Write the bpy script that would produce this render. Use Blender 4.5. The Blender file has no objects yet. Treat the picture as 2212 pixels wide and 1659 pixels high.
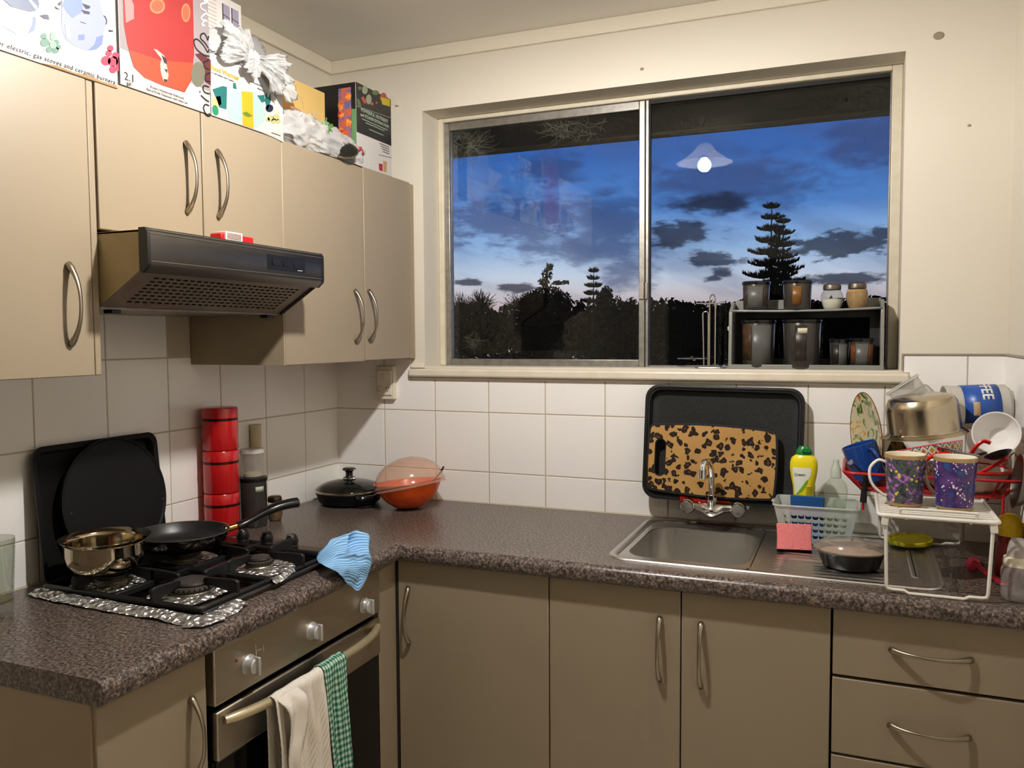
import bpy, bmesh, math, random
from mathutils import Vector, Matrix, Euler, noise
random.seed(7)
PI = math.pi
scene = bpy.context.scene
COL = scene.collection

# ---------------------------------------------------------------- camera
cam_d = bpy.data.cameras.new('camera')
cam_d.sensor_width = 36.0
cam_d.lens = 36.0 * 1785.46 / 2212.0
cam_d.clip_start = 0.02
cam_d.clip_end = 500
cam = bpy.data.objects.new('camera', cam_d)
COL.objects.link(cam)
yaw, pitch, roll = -0.3920, -0.0565, -0.0060
fwd = Vector((math.sin(yaw) * math.cos(pitch), math.cos(yaw) * math.cos(pitch), math.sin(pitch)))
r0 = Vector((math.cos(yaw), -math.sin(yaw), 0))
u0 = r0.cross(fwd)
rgt = math.cos(roll) * r0 + math.sin(roll) * u0
upv = -math.sin(roll) * r0 + math.cos(roll) * u0
cm = Matrix((rgt, upv, -fwd)).transposed().to_4x4()
cm.translation = (1.72098, -2.50612, 1.45498)
cam.matrix_world = cm
scene.camera = cam

# ---------------------------------------------------------------- view
scene.view_settings.view_transform = 'Standard'
scene.view_settings.look = 'None'
scene.view_settings.gamma = 1.0
scene.view_settings.use_curve_mapping = False
scene.view_settings.exposure = 0.0
try:
    scene.cycles.use_denoising = True
    scene.cycles.max_bounces = 8
    scene.cycles.diffuse_bounces = 5
    scene.cycles.glossy_bounces = 4
    scene.cycles.transparent_max_bounces = 16
    scene.cycles.use_adaptive_sampling = True
    scene.cycles.adaptive_threshold = 0.075
    scene.cycles.adaptive_min_samples = 12
    scene.cycles.caustics_reflective = False
    scene.cycles.caustics_refractive = False
    scene.cycles.sample_clamp_indirect = 6.0
except Exception:
    pass

BULB_POS = (1.07, -1.13, 2.243)
BULB_STRENGTH = 1980.0
BULB_COLOR = (1.0, 0.962, 0.918)


def lin(c):
    out = []
    for v in c[:3]:
        v = v / 255.0
        out.append(v / 12.92 if v <= 0.04045 else ((v + 0.055) / 1.055) ** 2.4)
    return (out[0], out[1], out[2], 1.0)


# ---------------------------------------------------------------- world: dusk sky with broken cloud
world = bpy.data.worlds.new('dusk_sky')
scene.world = world
world.use_nodes = True
try:
    world.cycles.sampling_method = 'NONE'      # the sky only shows through the window; no need to sample it as a lamp
except Exception:
    pass
wt = world.node_tree
wt.nodes.clear()


def wn(t, **k):
    n = wt.nodes.new(t)
    for a, b in k.items():
        setattr(n, a, b)
    return n


def wmath(op, a, b=None, c=None, clamp=False):
    n = wn('ShaderNodeMath', operation=op, use_clamp=clamp)
    for i, v in enumerate((a, b, c)):
        if v is None:
            continue
        if isinstance(v, (int, float)):
            n.inputs[i].default_value = v
        else:
            wt.links.new(v, n.inputs[i])
    return n.outputs[0]


tc = wn('ShaderNodeTexCoord')
sep = wn('ShaderNodeSeparateXYZ')
wt.links.new(tc.outputs['Generated'], sep.inputs[0])
az = wmath('ARCTAN2', sep.outputs[0], sep.outputs[1])      # 0 along +y, negative to the left
el = wmath('ARCSINE', sep.outputs[2])
ramp = wn('ShaderNodeValToRGB')
er = ramp.color_ramp
er.elements[0].position = 0.0
er.elements[0].color = lin((196, 176, 186))
er.elements[1].position = 1.0
er.elements[1].color = lin((30, 62, 132))
for p, c in ((0.07, (196, 172, 178)), (0.12, (216, 204, 210)), (0.17, (210, 218, 238)), (0.25, (158, 192, 238)), (0.36, (84, 138, 214)), (0.5, (52, 106, 190)), (0.66, (42, 90, 170))):
    e = er.elements.new(p)
    e.color = lin(c)
wt.links.new(wmath('DIVIDE', el, 0.42, clamp=True), ramp.inputs[0])
# ragged noise used to break up cloud outlines
comb = wn('ShaderNodeCombineXYZ')
wt.links.new(wmath('MULTIPLY', az, 34.0), comb.inputs[0])
wt.links.new(wmath('MULTIPLY', el, 88.0), comb.inputs[1])
nz = wn('ShaderNodeTexNoise')
nz.inputs['Scale'].default_value = 1.0
nz.inputs['Detail'].default_value = 7
nz.inputs['Roughness'].default_value = 0.62
wt.links.new(comb.outputs[0], nz.inputs['Vector'])
nz0 = wmath('SUBTRACT', nz.outputs[0], 0.5)
# broad soft cloud sheet, streaked and slanting
comb2 = wn('ShaderNodeCombineXYZ')
wt.links.new(wmath('MULTIPLY', az, 3.2), comb2.inputs[0])
wt.links.new(wmath('ADD', wmath('MULTIPLY', el, 13.0), wmath('MULTIPLY', az, 4.2)), comb2.inputs[1])
nb2 = wn('ShaderNodeTexNoise')
nb2.inputs['Scale'].default_value = 1.25
nb2.inputs['Detail'].default_value = 5
nb2.inputs['Roughness'].default_value = 0.55
wt.links.new(comb2.outputs[0], nb2.inputs['Vector'])
sheet = wn('ShaderNodeMapRange', interpolation_type='SMOOTHSTEP')
sheet.inputs['From Min'].default_value = 0.42
sheet.inputs['From Max'].default_value = 0.64
wt.links.new(nb2.outputs[0], sheet.inputs['Value'])


def cloud(a, e, ra, re, rag, soft):
    """coverage 0..1 of one cloud bank at azimuth a, elevation e (radians)"""
    dx = wmath('DIVIDE', wmath('SUBTRACT', az, a), ra)
    dy = wmath('DIVIDE', wmath('SUBTRACT', el, e), re)
    d = wmath('SQRT', wmath('ADD', wmath('MULTIPLY', dx, dx), wmath('MULTIPLY', dy, dy)))
    d = wmath('ADD', d, wmath('MULTIPLY', nz0, rag * 2.2))
    m = wn('ShaderNodeMapRange', interpolation_type='SMOOTHSTEP')
    m.inputs['From Min'].default_value = 1.0 + soft
    m.inputs['From Max'].default_value = 1.0 - soft
    wt.links.new(d, m.inputs['Value'])
    return m.outputs[0]


def mixcol(fac, c1, c2):
    n = wn('ShaderNodeMix', data_type='RGBA')
    wt.links.new(fac, n.inputs[0])
    for v, i in ((c1, 6), (c2, 7)):
        if isinstance(v, tuple):
            n.inputs[i].default_value = v
        else:
            wt.links.new(v, n.inputs[i])
    return n.outputs[2]


sky = mixcol(wmath('MULTIPLY', sheet.outputs[0], 0.42), ramp.outputs[0], lin((70, 88, 140)))
SOFT = [(-0.38, 0.138, 0.10, 0.024, 1.6, 0.5), (-0.277, 0.135, 0.045, 0.034, 1.2, 0.5), (-0.345, 0.198, 0.034, 0.018, 1.4, 0.45),
        (-0.14, 0.172, 0.09, 0.03, 1.2, 0.6), (-0.255, 0.075, 0.03, 0.022, 1.2, 0.6), (-0.30, 0.105, 0.08, 0.016, 1.4, 0.6), (0.02, 0.21, 0.05, 0.03, 1.4, 0.6)]
soft = None
for c in SOFT:
    k = cloud(*c)
    soft = k if soft is None else wmath('MAXIMUM', soft, k)
sky = mixcol(wmath('MULTIPLY', soft, 0.72), sky, lin((48, 68, 124)))
DARK = [(-0.192, 0.119, 0.036, 0.015, 1.3, 0.3), (-0.156, 0.089, 0.034, 0.0075, 1.5, 0.35), (-0.015, 0.101, 0.056, 0.0135, 1.4, 0.25),
        (-0.008, 0.063, 0.05, 0.0065, 1.2, 0.25), (-0.152, 0.153, 0.04, 0.0105, 1.0, 0.5), (-0.146, 0.074, 0.013, 0.006, 1.5, 0.35),
        (-0.385, 0.059, 0.021, 0.0055, 1.2, 0.25), (-0.447, 0.067, 0.014, 0.005, 1.5, 0.3), (0.027, 0.111, 0.012, 0.007, 1.3, 0.3), (-0.155, 0.067, 0.011, 0.004, 1.3, 0.35)]
dark = None
for c in DARK:
    k = cloud(*c)
    dark = k if dark is None else wmath('MAXIMUM', dark, k)
sky = mixcol(wmath('MULTIPLY', dark, 0.86), sky, lin((22, 30, 58)))
bg = wn('ShaderNodeBackground')
bg.inputs['Strength'].default_value = 1.0
wt.links.new(sky, bg.inputs['Color'])
wo = wn('ShaderNodeOutputWorld')
wt.links.new(bg.outputs[0], wo.inputs['Surface'])

# ---------------------------------------------------------------- materials
MATS = {}


def mat(name, rgb, rough=0.5, metal=0.0, spec=0.5, coat=0.0, noise_=None, bump=None, rgb2=None, trans=0.0, sss=0.0, emit=0.0, sheen=0.0):
    """principled material; noise_=(scale, contrast) blends rgb towards rgb2, bump=(scale, strength, distance)"""
    if name in MATS:
        return MATS[name]
    m = bpy.data.materials.new(name)
    m.use_nodes = True
    nt = m.node_tree
    b = nt.nodes['Principled BSDF']
    b.inputs['Base Color'].default_value = lin(rgb)
    b.inputs['Roughness'].default_value = rough
    b.inputs['Metallic'].default_value = metal
    b.inputs['Specular IOR Level'].default_value = spec
    b.inputs['Coat Weight'].default_value = coat
    b.inputs['Transmission Weight'].default_value = trans
    b.inputs['Sheen Weight'].default_value = sheen
    if emit:
        b.inputs['Emission Color'].default_value = lin(rgb)
        b.inputs['Emission Strength'].default_value = emit
    tcn = None
    if noise_ or bump:
        tcn = nt.nodes.new('ShaderNodeTexCoord')
    if noise_:
        n = nt.nodes.new('ShaderNodeTexNoise')
        n.inputs['Scale'].default_value = noise_[0]
        n.inputs['Detail'].default_value = 4
        nt.links.new(tcn.outputs['Object'], n.inputs['Vector'])
        mr = nt.nodes.new('ShaderNodeMapRange')
        mr.inputs['From Min'].default_value = 0.5 - noise_[1]
        mr.inputs['From Max'].default_value = 0.5 + noise_[1]
        nt.links.new(n.outputs[0], mr.inputs['Value'])
        mx = nt.nodes.new('ShaderNodeMix')
        mx.data_type = 'RGBA'
        mx.inputs[6].default_value = lin(rgb)
        mx.inputs[7].default_value = lin(rgb2 or tuple(int(v * 0.9) for v in rgb))
        nt.links.new(mr.outputs[0], mx.inputs[0])
        nt.links.new(mx.outputs[2], b.inputs['Base Color'])
    if bump:
        n = nt.nodes.new('ShaderNodeTexNoise')
        n.inputs['Scale'].default_value = bump[0]
        n.inputs['Detail'].default_value = 3
        nt.links.new(tcn.outputs['Object'], n.inputs['Vector'])
        bp = nt.nodes.new('ShaderNodeBump')
        bp.inputs['Strength'].default_value = bump[1]
        bp.inputs['Distance'].default_value = bump[2]
        nt.links.new(n.outputs[0], bp.inputs['Height'])
        nt.links.new(bp.outputs[0], b.inputs['Normal'])
    MATS[name] = m
    return m


def clear(name, tint=(250, 250, 250), body=(235, 235, 230), opacity=0.12, rough=0.08, refl=1.0):
    """thin clear plastic or glass wall: see-through, with a real surface reflection and a little body colour"""
    if name in MATS:
        return MATS[name]
    m = bpy.data.materials.new(name)
    m.use_nodes = True
    nt = m.node_tree
    nt.nodes.clear()
    out = nt.nodes.new('ShaderNodeOutputMaterial')
    tr = nt.nodes.new('ShaderNodeBsdfTransparent')
    tr.inputs[0].default_value = lin(tint)
    df = nt.nodes.new('ShaderNodeBsdfDiffuse')
    df.inputs[0].default_value = lin(body)
    gl = nt.nodes.new('ShaderNodeBsdfGlossy')
    gl.inputs['Roughness'].default_value = rough
    lw = nt.nodes.new('ShaderNodeLayerWeight')
    lw.inputs[0].default_value = 0.5
    pw = nt.nodes.new('ShaderNodeMath')
    pw.operation = 'POWER'
    pw.inputs[1].default_value = 5.0
    nt.links.new(lw.outputs['Facing'], pw.inputs[0])
    ma = nt.nodes.new('ShaderNodeMath')
    ma.operation = 'MULTIPLY_ADD'
    ma.inputs[1].default_value = 0.96 * refl
    ma.inputs[2].default_value = 0.04 * refl
    nt.links.new(pw.outputs[0], ma.inputs[0])
    m1 = nt.nodes.new('ShaderNodeMixShader')
    m1.inputs[0].default_value = opacity
    nt.links.new(tr.outputs[0], m1.inputs[1])
    nt.links.new(df.outputs[0], m1.inputs[2])
    m2 = nt.nodes.new('ShaderNodeMixShader')
    nt.links.new(ma.outputs[0], m2.inputs[0])
    nt.links.new(m1.outputs[0], m2.inputs[1])
    nt.links.new(gl.outputs[0], m2.inputs[2])
    nt.links.new(m2.outputs[0], out.inputs[0])
    MATS[name] = m
    return m


def tex_mat(name, rough=0.5, metal=0.0):
    """empty principled material plus a tiny node helper for custom patterns"""
    m = bpy.data.materials.new(name)
    m.use_nodes = True
    MATS[name] = m
    nt = m.node_tree
    b = nt.nodes['Principled BSDF']
    b.inputs['Roughness'].default_value = rough
    b.inputs['Metallic'].default_value = metal

    def N(t, ins=None, **k):
        n = nt.nodes.new(t)
        for a, v in k.items():
            setattr(n, a, v)
        for i, v in (ins or {}).items():
            if hasattr(v, 'is_linked'):
                nt.links.new(v, n.inputs[i])
            else:
                n.inputs[i].default_value = v
        return n
    return m, nt, b, N


# ---------------------------------------------------------------- geometry helpers: every shape is (verts, faces)
def box(lo, hi):
    x0, y0, z0 = lo
    x1, y1, z1 = hi
    v = [(x0, y0, z0), (x1, y0, z0), (x1, y1, z0), (x0, y1, z0), (x0, y0, z1), (x1, y0, z1), (x1, y1, z1), (x0, y1, z1)]
    return v, [(0, 3, 2, 1), (4, 5, 6, 7), (0, 1, 5, 4), (1, 2, 6, 5), (2, 3, 7, 6), (3, 0, 4, 7)]


def join(*vfs):
    V, F = [], []
    for v, f in vfs:
        o = len(V)
        V += [tuple(p) for p in v]
        F += [tuple(i + o for i in q) for q in f]
    return V, F


def xf(vf, M):
    return [tuple(M @ Vector(p)) for p in vf[0]], vf[1]


def mv(vf, d):
    return [(p[0] + d[0], p[1] + d[1], p[2] + d[2]) for p in vf[0]], vf[1]


def lathe(prof, n=32, a0=0.0, a1=2 * PI, sx=1.0, sy=1.0):
    """revolve [(r, z), ...] about z; r=0 ends are closed"""
    full = abs(a1 - a0 - 2 * PI) < 1e-6
    m = n if full else n + 1
    V, rows = [], []
    for r, z in prof:
        if r < 1e-7:
            rows.append([len(V)] * m)
            V.append((0, 0, z))
        else:
            row = []
            for i in range(m):
                a = a0 + (a1 - a0) * i / n
                row.append(len(V))
                V.append((r * math.cos(a) * sx, r * math.sin(a) * sy, z))
            rows.append(row)
    F = []
    for a, b in zip(rows, rows[1:]):
        for i in range(n):
            j = (i + 1) % m
            q = []
            for k in (a[i], a[j], b[j], b[i]):
                if k not in q:
                    q.append(k)
            if len(q) > 2:
                F.append(tuple(q))
    return V, F


def frames(pts, closed=False):
    P = [Vector(p) for p in pts]
    n = len(P)
    T = []
    for i in range(n):
        if closed:
            t = P[(i + 1) % n] - P[i - 1]
        else:
            t = P[min(i + 1, n - 1)] - P[max(i - 1, 0)]
        T.append(t.normalized() if t.length > 1e-9 else Vector((0, 0, 1)))
    ref = Vector((0, 0, 1)) if abs(T[0].z) < 0.9 else Vector((1, 0, 0))
    N0 = (ref - T[0] * ref.dot(T[0])).normalized()
    Ns = [N0]
    for i in range(1, n):
        v = Ns[-1] - T[i] * Ns[-1].dot(T[i])
        Ns.append(v.normalized() if v.length > 1e-9 else Ns[-1])
    return P, T, Ns


def tube(pts, r, n=8, closed=False, flat=1.0, caps=True):
    """sweep a circle (or ellipse: flat scales the normal direction) along pts; r may be a list"""
    P, T, Ns = frames(pts, closed)
    V, F = [], []
    m = len(P)
    for i in range(m):
        ri = r[i] if isinstance(r, (list, tuple)) else r
        B = T[i].cross(Ns[i])
        for k in range(n):
            a = 2 * PI * k / n
            V.append(tuple(P[i] + Ns[i] * (math.cos(a) * ri * flat) + B * (math.sin(a) * ri)))
    for i in range(m if closed else m - 1):
        for k in range(n):
            a, b = i * n + k, i * n + (k + 1) % n
            c, d = ((i + 1) % m) * n + (k + 1) % n, ((i + 1) % m) * n + k
            F.append((a, b, c, d))
    if not closed and caps:
        F.append(tuple(range(n - 1, -1, -1)))
        F.append(tuple((m - 1) * n + k for k in range(n)))
    return V, F


def prism(poly, z0, z1, M=None):
    """extrude a 2D outline (counter-clockwise) between z0 and z1"""
    n = len(poly)
    V = [(x, y, z0) for x, y in poly] + [(x, y, z1) for x, y in poly]
    F = [tuple(range(n - 1, -1, -1)), tuple(range(n, 2 * n))]
    F += [(i, (i + 1) % n, n + (i + 1) % n, n + i) for i in range(n)]
    return xf((V, F), M) if M else (V, F)


def grid(fn, nu, nv, wrap=False):
    V = [tuple(fn(i / nu, j / nv)) for j in range(nv + 1) for i in range(nu + (0 if wrap else 1))]
    w = nu if wrap else nu + 1
    F = []
    for j in range(nv):
        for i in range(nu):
            a, b = j * w + i, j * w + (i + 1) % w
            F.append((a, b, b + w, a + w))
    return V, F


def rrect(w, h, r, n=6, cx=0.0, cy=0.0):
    """rounded rectangle outline, counter-clockwise"""
    P = []
    for sx, sy, a in ((1, 1, 0), (-1, 1, PI / 2), (-1, -1, PI), (1, -1, 3 * PI / 2)):
        for k in range(n + 1):
            t = a + PI / 2 * k / n
            P.append((cx + sx * (w / 2 - r) + r * math.cos(t), cy + sy * (h / 2 - r) + r * math.sin(t)))
    return P


def loops(sections, cap0=True, cap1=True):
    """skin a stack of equal-length closed 3D outlines"""
    n = len(sections[0])
    V = [tuple(p) for s in sections for p in s]
    F = []
    for k in range(len(sections) - 1):
        for i in range(n):
            j = (i + 1) % n
            F.append((k * n + i, k * n + j, (k + 1) * n + j, (k + 1) * n + i))
    if cap0:
        F.append(tuple(range(n - 1, -1, -1)))
    if cap1:
        o = (len(sections) - 1) * n
        F.append(tuple(o + i for i in range(n)))
    return V, F


def arc(cx, cy, r, a0, a1, n=8):
    return [(cx + r * math.cos(a0 + (a1 - a0) * i / n), cy + r * math.sin(a0 + (a1 - a0) * i / n)) for i in range(n + 1)]


def ell(cx, cy, rx, ry, n=20, rot=0.0):
    c, s = math.cos(rot), math.sin(rot)
    return [(cx + rx * math.cos(2 * PI * i / n) * c - ry * math.sin(2 * PI * i / n) * s, cy + rx * math.cos(2 * PI * i / n) * s + ry * math.sin(2 * PI * i / n) * c) for i in range(n)]


def spline(pts, n=6, closed=False):
    """Catmull-Rom through pts"""
    P = [Vector(p) for p in pts]
    out = []
    m = len(P)
    for i in range(m if closed else m - 1):
        if closed:
            a, b, c, d = P[i - 1], P[i], P[(i + 1) % m], P[(i + 2) % m]
        else:
            a, b, c, d = P[max(i - 1, 0)], P[i], P[i + 1], P[min(i + 2, m - 1)]
        for k in range(n):
            t = k / n
            out.append(0.5 * (2 * b + (c - a) * t + (2 * a - 5 * b + 4 * c - d) * t * t + (3 * b - a - 3 * c + d) * t ** 3))
    if not closed:
        out.append(P[-1])
    return [tuple(p) for p in out]


def rot(axis, a):
    return Matrix.Rotation(a, 4, axis)


def tr(*d):
    return Matrix.Translation(Vector(d))


def mesh(name, vf):
    me = bpy.data.meshes.new(name)
    me.from_pydata([tuple(p) for p in vf[0]], [], vf[1])
    bm = bmesh.new()
    bm.from_mesh(me)
    bmesh.ops.recalc_face_normals(bm, faces=bm.faces)
    bm.to_mesh(me)
    bm.free()
    return me


def obj(name, vf, m, parent=None, world=False, bevel=0.0, seg=2, solid=0.0, smooth=35, sub=0, kind=None, label=None):
    """ONE mesh object; world=True: coordinates are world ones although it hangs under an unrotated parent"""
    if world and parent is not None:
        L = parent.location.copy()
        if parent.parent is not None:
            L += parent.parent.location
        vf = mv(vf, (-L.x, -L.y, -L.z))
    me = vf if isinstance(vf, bpy.types.Mesh) else mesh(name, vf)
    o = bpy.data.objects.new(name, me)
    COL.objects.link(o)
    if m is not None and not me.materials:
        me.materials.append(m)
    if smooth and len(me.polygons) and not isinstance(vf, bpy.types.Mesh):
        me.shade_smooth()
        me.set_sharp_from_angle(angle=math.radians(smooth))
    if solid:
        s = o.modifiers.new('solid', 'SOLIDIFY')
        s.thickness = solid
        s.offset = 0
    if bevel:
        b = o.modifiers.new('bevel', 'BEVEL')
        b.width = bevel
        b.segments = seg
        b.limit_method = 'ANGLE'
        b.angle_limit = math.radians(40)
    if sub:
        s = o.modifiers.new('sub', 'SUBSURF')
        s.levels = sub
        s.render_levels = sub
    if parent is not None:
        o.parent = parent
    if kind:
        o['kind'] = kind
    if label:
        o['label'] = label
    return o


def tag(o, label, cat, group=None, kind=None):
    o['label'] = label
    o['category'] = cat
    if group:
        o['group'] = group
    if kind:
        o['kind'] = kind
    return o


def thing(name, label, cat, loc=(0, 0, 0), rotz=0.0, group=None, kind=None, rot3=None):
    o = bpy.data.objects.new(name, None)
    o.empty_display_size = 0.05
    COL.objects.link(o)
    o.location = loc
    o.rotation_euler = rot3 if rot3 else (0, 0, rotz)
    return tag(o, label, cat, group, kind)


def copy_thing(src, loc, rotz=0.0, label=None, group=None):
    r = src.copy()
    COL.objects.link(r)
    r.location = loc
    r.rotation_euler = (0, 0, rotz)
    if label:
        r['label'] = label
    if group:
        r['group'] = group
    for ch in list(src.children):
        c = ch.copy()
        COL.objects.link(c)
        c.parent = r
        for g in list(ch.children):
            d = g.copy()
            COL.objects.link(d)
            d.parent = c
    return r


def frame_mat(o, u, v):
    """matrix taking (u, v, out) print coordinates to a face with origin o"""
    u, v = Vector(u).normalized(), Vector(v).normalized()
    n = u.cross(v)
    M = Matrix((u, v, n)).transposed().to_4x4()
    M.translation = o
    return M


def decal(parent, name, FM, polys, m, off=0.0006, thick=0.0004, world=False):
    for p in polys:         # one part per printed piece
        o = obj(name, xf(prism(p, off - thick, off), FM), m, parent, world=world, smooth=0)
    return o


def text(parent, s, FM, u, v, size, m, off=0.0008, shear=0.0, ang=0.0, align='LEFT', name='printed_text', sx=1.0, space=1.0, bold=0.0, world=False):
    cu = bpy.data.curves.new('txt', 'FONT')
    cu.body = s
    cu.size = size
    cu.align_x = align
    cu.shear = shear
    cu.space_character = space
    cu.offset = bold
    cu.resolution_u = 2
    cu.extrude = 0.0002
    to = bpy.data.objects.new('txt', cu)
    COL.objects.link(to)
    me = bpy.data.meshes.new_from_object(to)
    bpy.data.objects.remove(to)
    bpy.data.curves.remove(cu)
    me.name = name
    M = FM @ tr(u, v, off) @ rot('Z', ang) @ Matrix.Diagonal((sx, 1, 1, 1))
    if world and parent is not None:
        M = tr(*(-parent.location)) @ M
    me.transform(M)
    me.materials.clear()
    me.materials.append(m)
    o = bpy.data.objects.new(name, me)
    COL.objects.link(o)
    o.parent = parent
    return o

# ================================================================ the room
paint = mat('cream_wall_paint', (222, 215, 200), 0.55, noise_=(2.2, 0.3), rgb2=(217, 209, 193))
ceil_m = mat('white_ceiling_paint', (230, 226, 218), 0.8)
trim_m = mat('white_gloss_trim', (228, 220, 202), 0.35)
grout_m = mat('grout', (190, 177, 156), 0.9)
tile_m = mat('white_glazed_tile', (248, 246, 242), 0.16, noise_=(3.0, 0.35), rgb2=(243, 240, 235), bump=(9, 0.06, 0.002))
floor_m = mat('vinyl_floor', (212, 204, 190), 0.45, noise_=(14, 0.2), rgb2=(202, 192, 176))
grey_trim = mat('grey_tile_edging', (150, 142, 130), 0.45)
X1 = 2.095          # right wall
ZC = 2.425          # ceiling
YF = -4.2           # wall behind the camera
WX0, WX1, WZ0, WZ1 = 0.363, 1.838, 1.357, 2.218     # window opening


def struct(name, vf, m, label, cat, **k):
    o = obj(name, vf, m, smooth=k.pop('smooth', 0), **k)
    return tag(o, label, cat, kind='structure')


struct('floor', box((-0.1, YF, -0.06), (X1, 0.0, 0)), floor_m, 'pale vinyl kitchen floor below the cupboards', 'floor')
struct('ceiling', box((-0.1, YF, ZC), (X1 + 0.1, 0.15, ZC + 0.08)), ceil_m, 'plain off-white kitchen ceiling', 'ceiling')
wall_left = struct('wall_left', box((-0.1, YF, 0), (0, 0.15, ZC)), paint, 'cream left wall behind the hob, tiled at the bottom', 'wall')
wall_back = struct('wall_back', join(
    box((0, 0, 0), (X1, 0.15, WZ0)), box((0, 0, WZ1), (X1, 0.15, ZC)),
    box((0, 0, WZ0), (WX0, 0.15, WZ1)), box((WX1, 0, WZ0), (X1, 0.15, WZ1))), paint, 'cream back wall with the window opening and tiled splashback', 'wall')
wall_right = struct('wall_right', box((X1, YF, 0), (X1 + 0.1, 0.15, ZC)), paint, 'cream right wall at the edge of the picture', 'wall')
struct('wall_front', join(box((-0.1, YF - 0.1, 0), (0.25, YF, ZC)), box((1.95, YF - 0.1, 0), (X1 + 0.1, YF, ZC)), box((0.25, YF - 0.1, 2.08), (1.95, YF, ZC))), paint, 'cream wall at the far end of the kitchen, behind the viewer', 'wall')
added_hall_m = mat('added_hallway_dark_paint', (92, 84, 74), 0.8)  # dark colour put in to keep the reflection in the panes dark
struct('wall_added_hallway', join(box((0.15, YF - 2.2, 0), (0.25, YF - 0.1, 2.3)), box((1.95, YF - 2.2, 0), (2.05, YF - 0.1, 2.3)), box((0.15, YF - 2.3, 0), (2.05, YF - 2.2, 2.3)), box((0.15, YF - 2.3, 2.3), (2.05, YF - 0.1, 2.36)), box((0.15, YF - 2.3, -0.06), (2.05, YF - 0.1, 0))), added_hall_m, 'added dark hallway, unseen behind the viewer, that darkens the window reflection', 'hallway')  # unseen hallway and its doorway, added to darken the window reflection
struct('trim_1', box((0, -0.014, 2.381), (X1, 0, ZC)), trim_m, 'flat white cornice board along the window wall', 'trim', bevel=0.003)
struct('trim_2', box((0, YF, 2.381), (0.014, -0.0145, ZC)), trim_m, 'flat white cornice board along the left wall', 'trim', bevel=0.003)
struct('trim_3', box((1.847, -0.009, 1.399), (X1 - 0.009, 0, 1.404)), grey_trim, 'thin grey edging strip on top of the tiles right of the window', 'trim')
struct('trim_4', box((1.843, -0.009, 1.359), (1.847, 0, 1.404)), grey_trim, 'short upright grey edging strip beside the window sill', 'trim')
struct('trim_5', box((X1 - 0.009, -0.9, 1.399), (X1, 0, 1.404)), grey_trim, 'thin grey edging strip on top of the right wall tiles', 'trim')

_tiles = {}


def tile(parent, p0, p1, axis):
    """one glazed tile between corners p0, p1 (a, z) on a wall; axis: 'b' back, 'l' left, 'r' right"""
    g = 0.0017
    a0, z0, a1, z1 = p0[0] + g, p0[1] + g, p1[0] - g, p1[1] - g
    if a1 - a0 < 0.012 or z1 - z0 < 0.012:
        return
    key = (round(a1 - a0, 4), round(z1 - z0, 4), axis)
    if key not in _tiles:
        w, h = (a1 - a0) / 2, (z1 - z0) / 2
        t = 0.006
        c = 0.0012
        v = [(-w, 0, -h), (w, 0, -h), (w, 0, h), (-w, 0, h), (-w, -t + c, -h), (w, -t + c, -h), (w, -t + c, h), (-w, -t + c, h),
             (-w + c, -t, -h + c), (w - c, -t, -h + c), (w - c, -t, h - c), (-w + c, -t, h - c)]
        f = [(0, 1, 5, 4), (1, 2, 6, 5), (2, 3, 7, 6), (3, 0, 4, 7), (4, 5, 9, 8), (5, 6, 10, 9), (6, 7, 11, 10), (7, 4, 8, 11), (8, 9, 10, 11)]
        vf = (v, f)
        if axis == 'l':
            vf = xf(vf, rot('Z', PI / 2))
        elif axis == 'r':
            vf = xf(vf, rot('Z', -PI / 2))
        me = mesh('tile', vf)
        me.materials.append(tile_m)
        _tiles[key] = me
    o = bpy.data.objects.new('tile', _tiles[key])
    COL.objects.link(o)
    ca, cz = (a0 + a1) / 2, (z0 + z1) / 2
    o.location = {'b': (ca, -0.001, cz), 'l': (0.001, ca, cz), 'r': (X1 - 0.001, ca, cz)}[axis]
    o.parent = parent


def grout(parent, vf):
    obj('grout_bed', vf, grout_m, parent, smooth=0)


def cut_tile(poly):
    """tile notched round the end of the window sill; outline in x, z"""
    obj('tile', prism(poly, 0.001, 0.007, Matrix(((1, 0, 0, 0), (0, 0, -1, 0), (0, 1, 0, 0), (0, 0, 0, 1)))), tile_m, wall_back, bevel=0.0012, seg=1, smooth=0)


rows = [0.9, 1.005, 1.205, 1.405, 1.605]
colsb = [0.0] + [0.203 + 0.2 * k for k in range(10)] + [X1]
grout(wall_back, join(box((0, -0.0057, 0.9), (X1, 0, 1.322)), box((0, -0.0057, 1.322), (0.31, 0, 1.405)), box((1.847, -0.0057, 1.322), (X1, 0, 1.401))))
for c0, c1 in zip(colsb, colsb[1:]):
    tile(wall_back, (c0, 0.9), (c1, 1.005), 'b')
    tile(wall_back, (c0, 1.005), (c1, 1.205), 'b')
    if c1 < 0.3:
        tile(wall_back, (c0, 1.205), (c1, 1.386), 'b')
    elif c0 < 0.3:
        cut_tile([(c0 + .0017, 1.2067), (c1 - .0017, 1.2067), (c1 - .0017, 1.3183), (0.3093, 1.3183), (0.3093, 1.3843), (c0 + .0017, 1.3843)])
    elif c0 > 1.85:
        tile(wall_back, (c0, 1.205), (c1, 1.399), 'b')
    elif c1 > 1.85:
        cut_tile([(c0 + .0017, 1.2067), (c1 - .0017, 1.2067), (c1 - .0017, 1.3973), (1.849, 1.3973), (1.849, 1.3520), (1.864, 1.3520), (1.864, 1.3183), (c0 + .0017, 1.3183)])
    else:
        tile(wall_back, (c0, 1.205), (c1, 1.320), 'b')
colsl = [0.0] + [-(0.196 + 0.2 * k) for k in range(8)]
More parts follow.
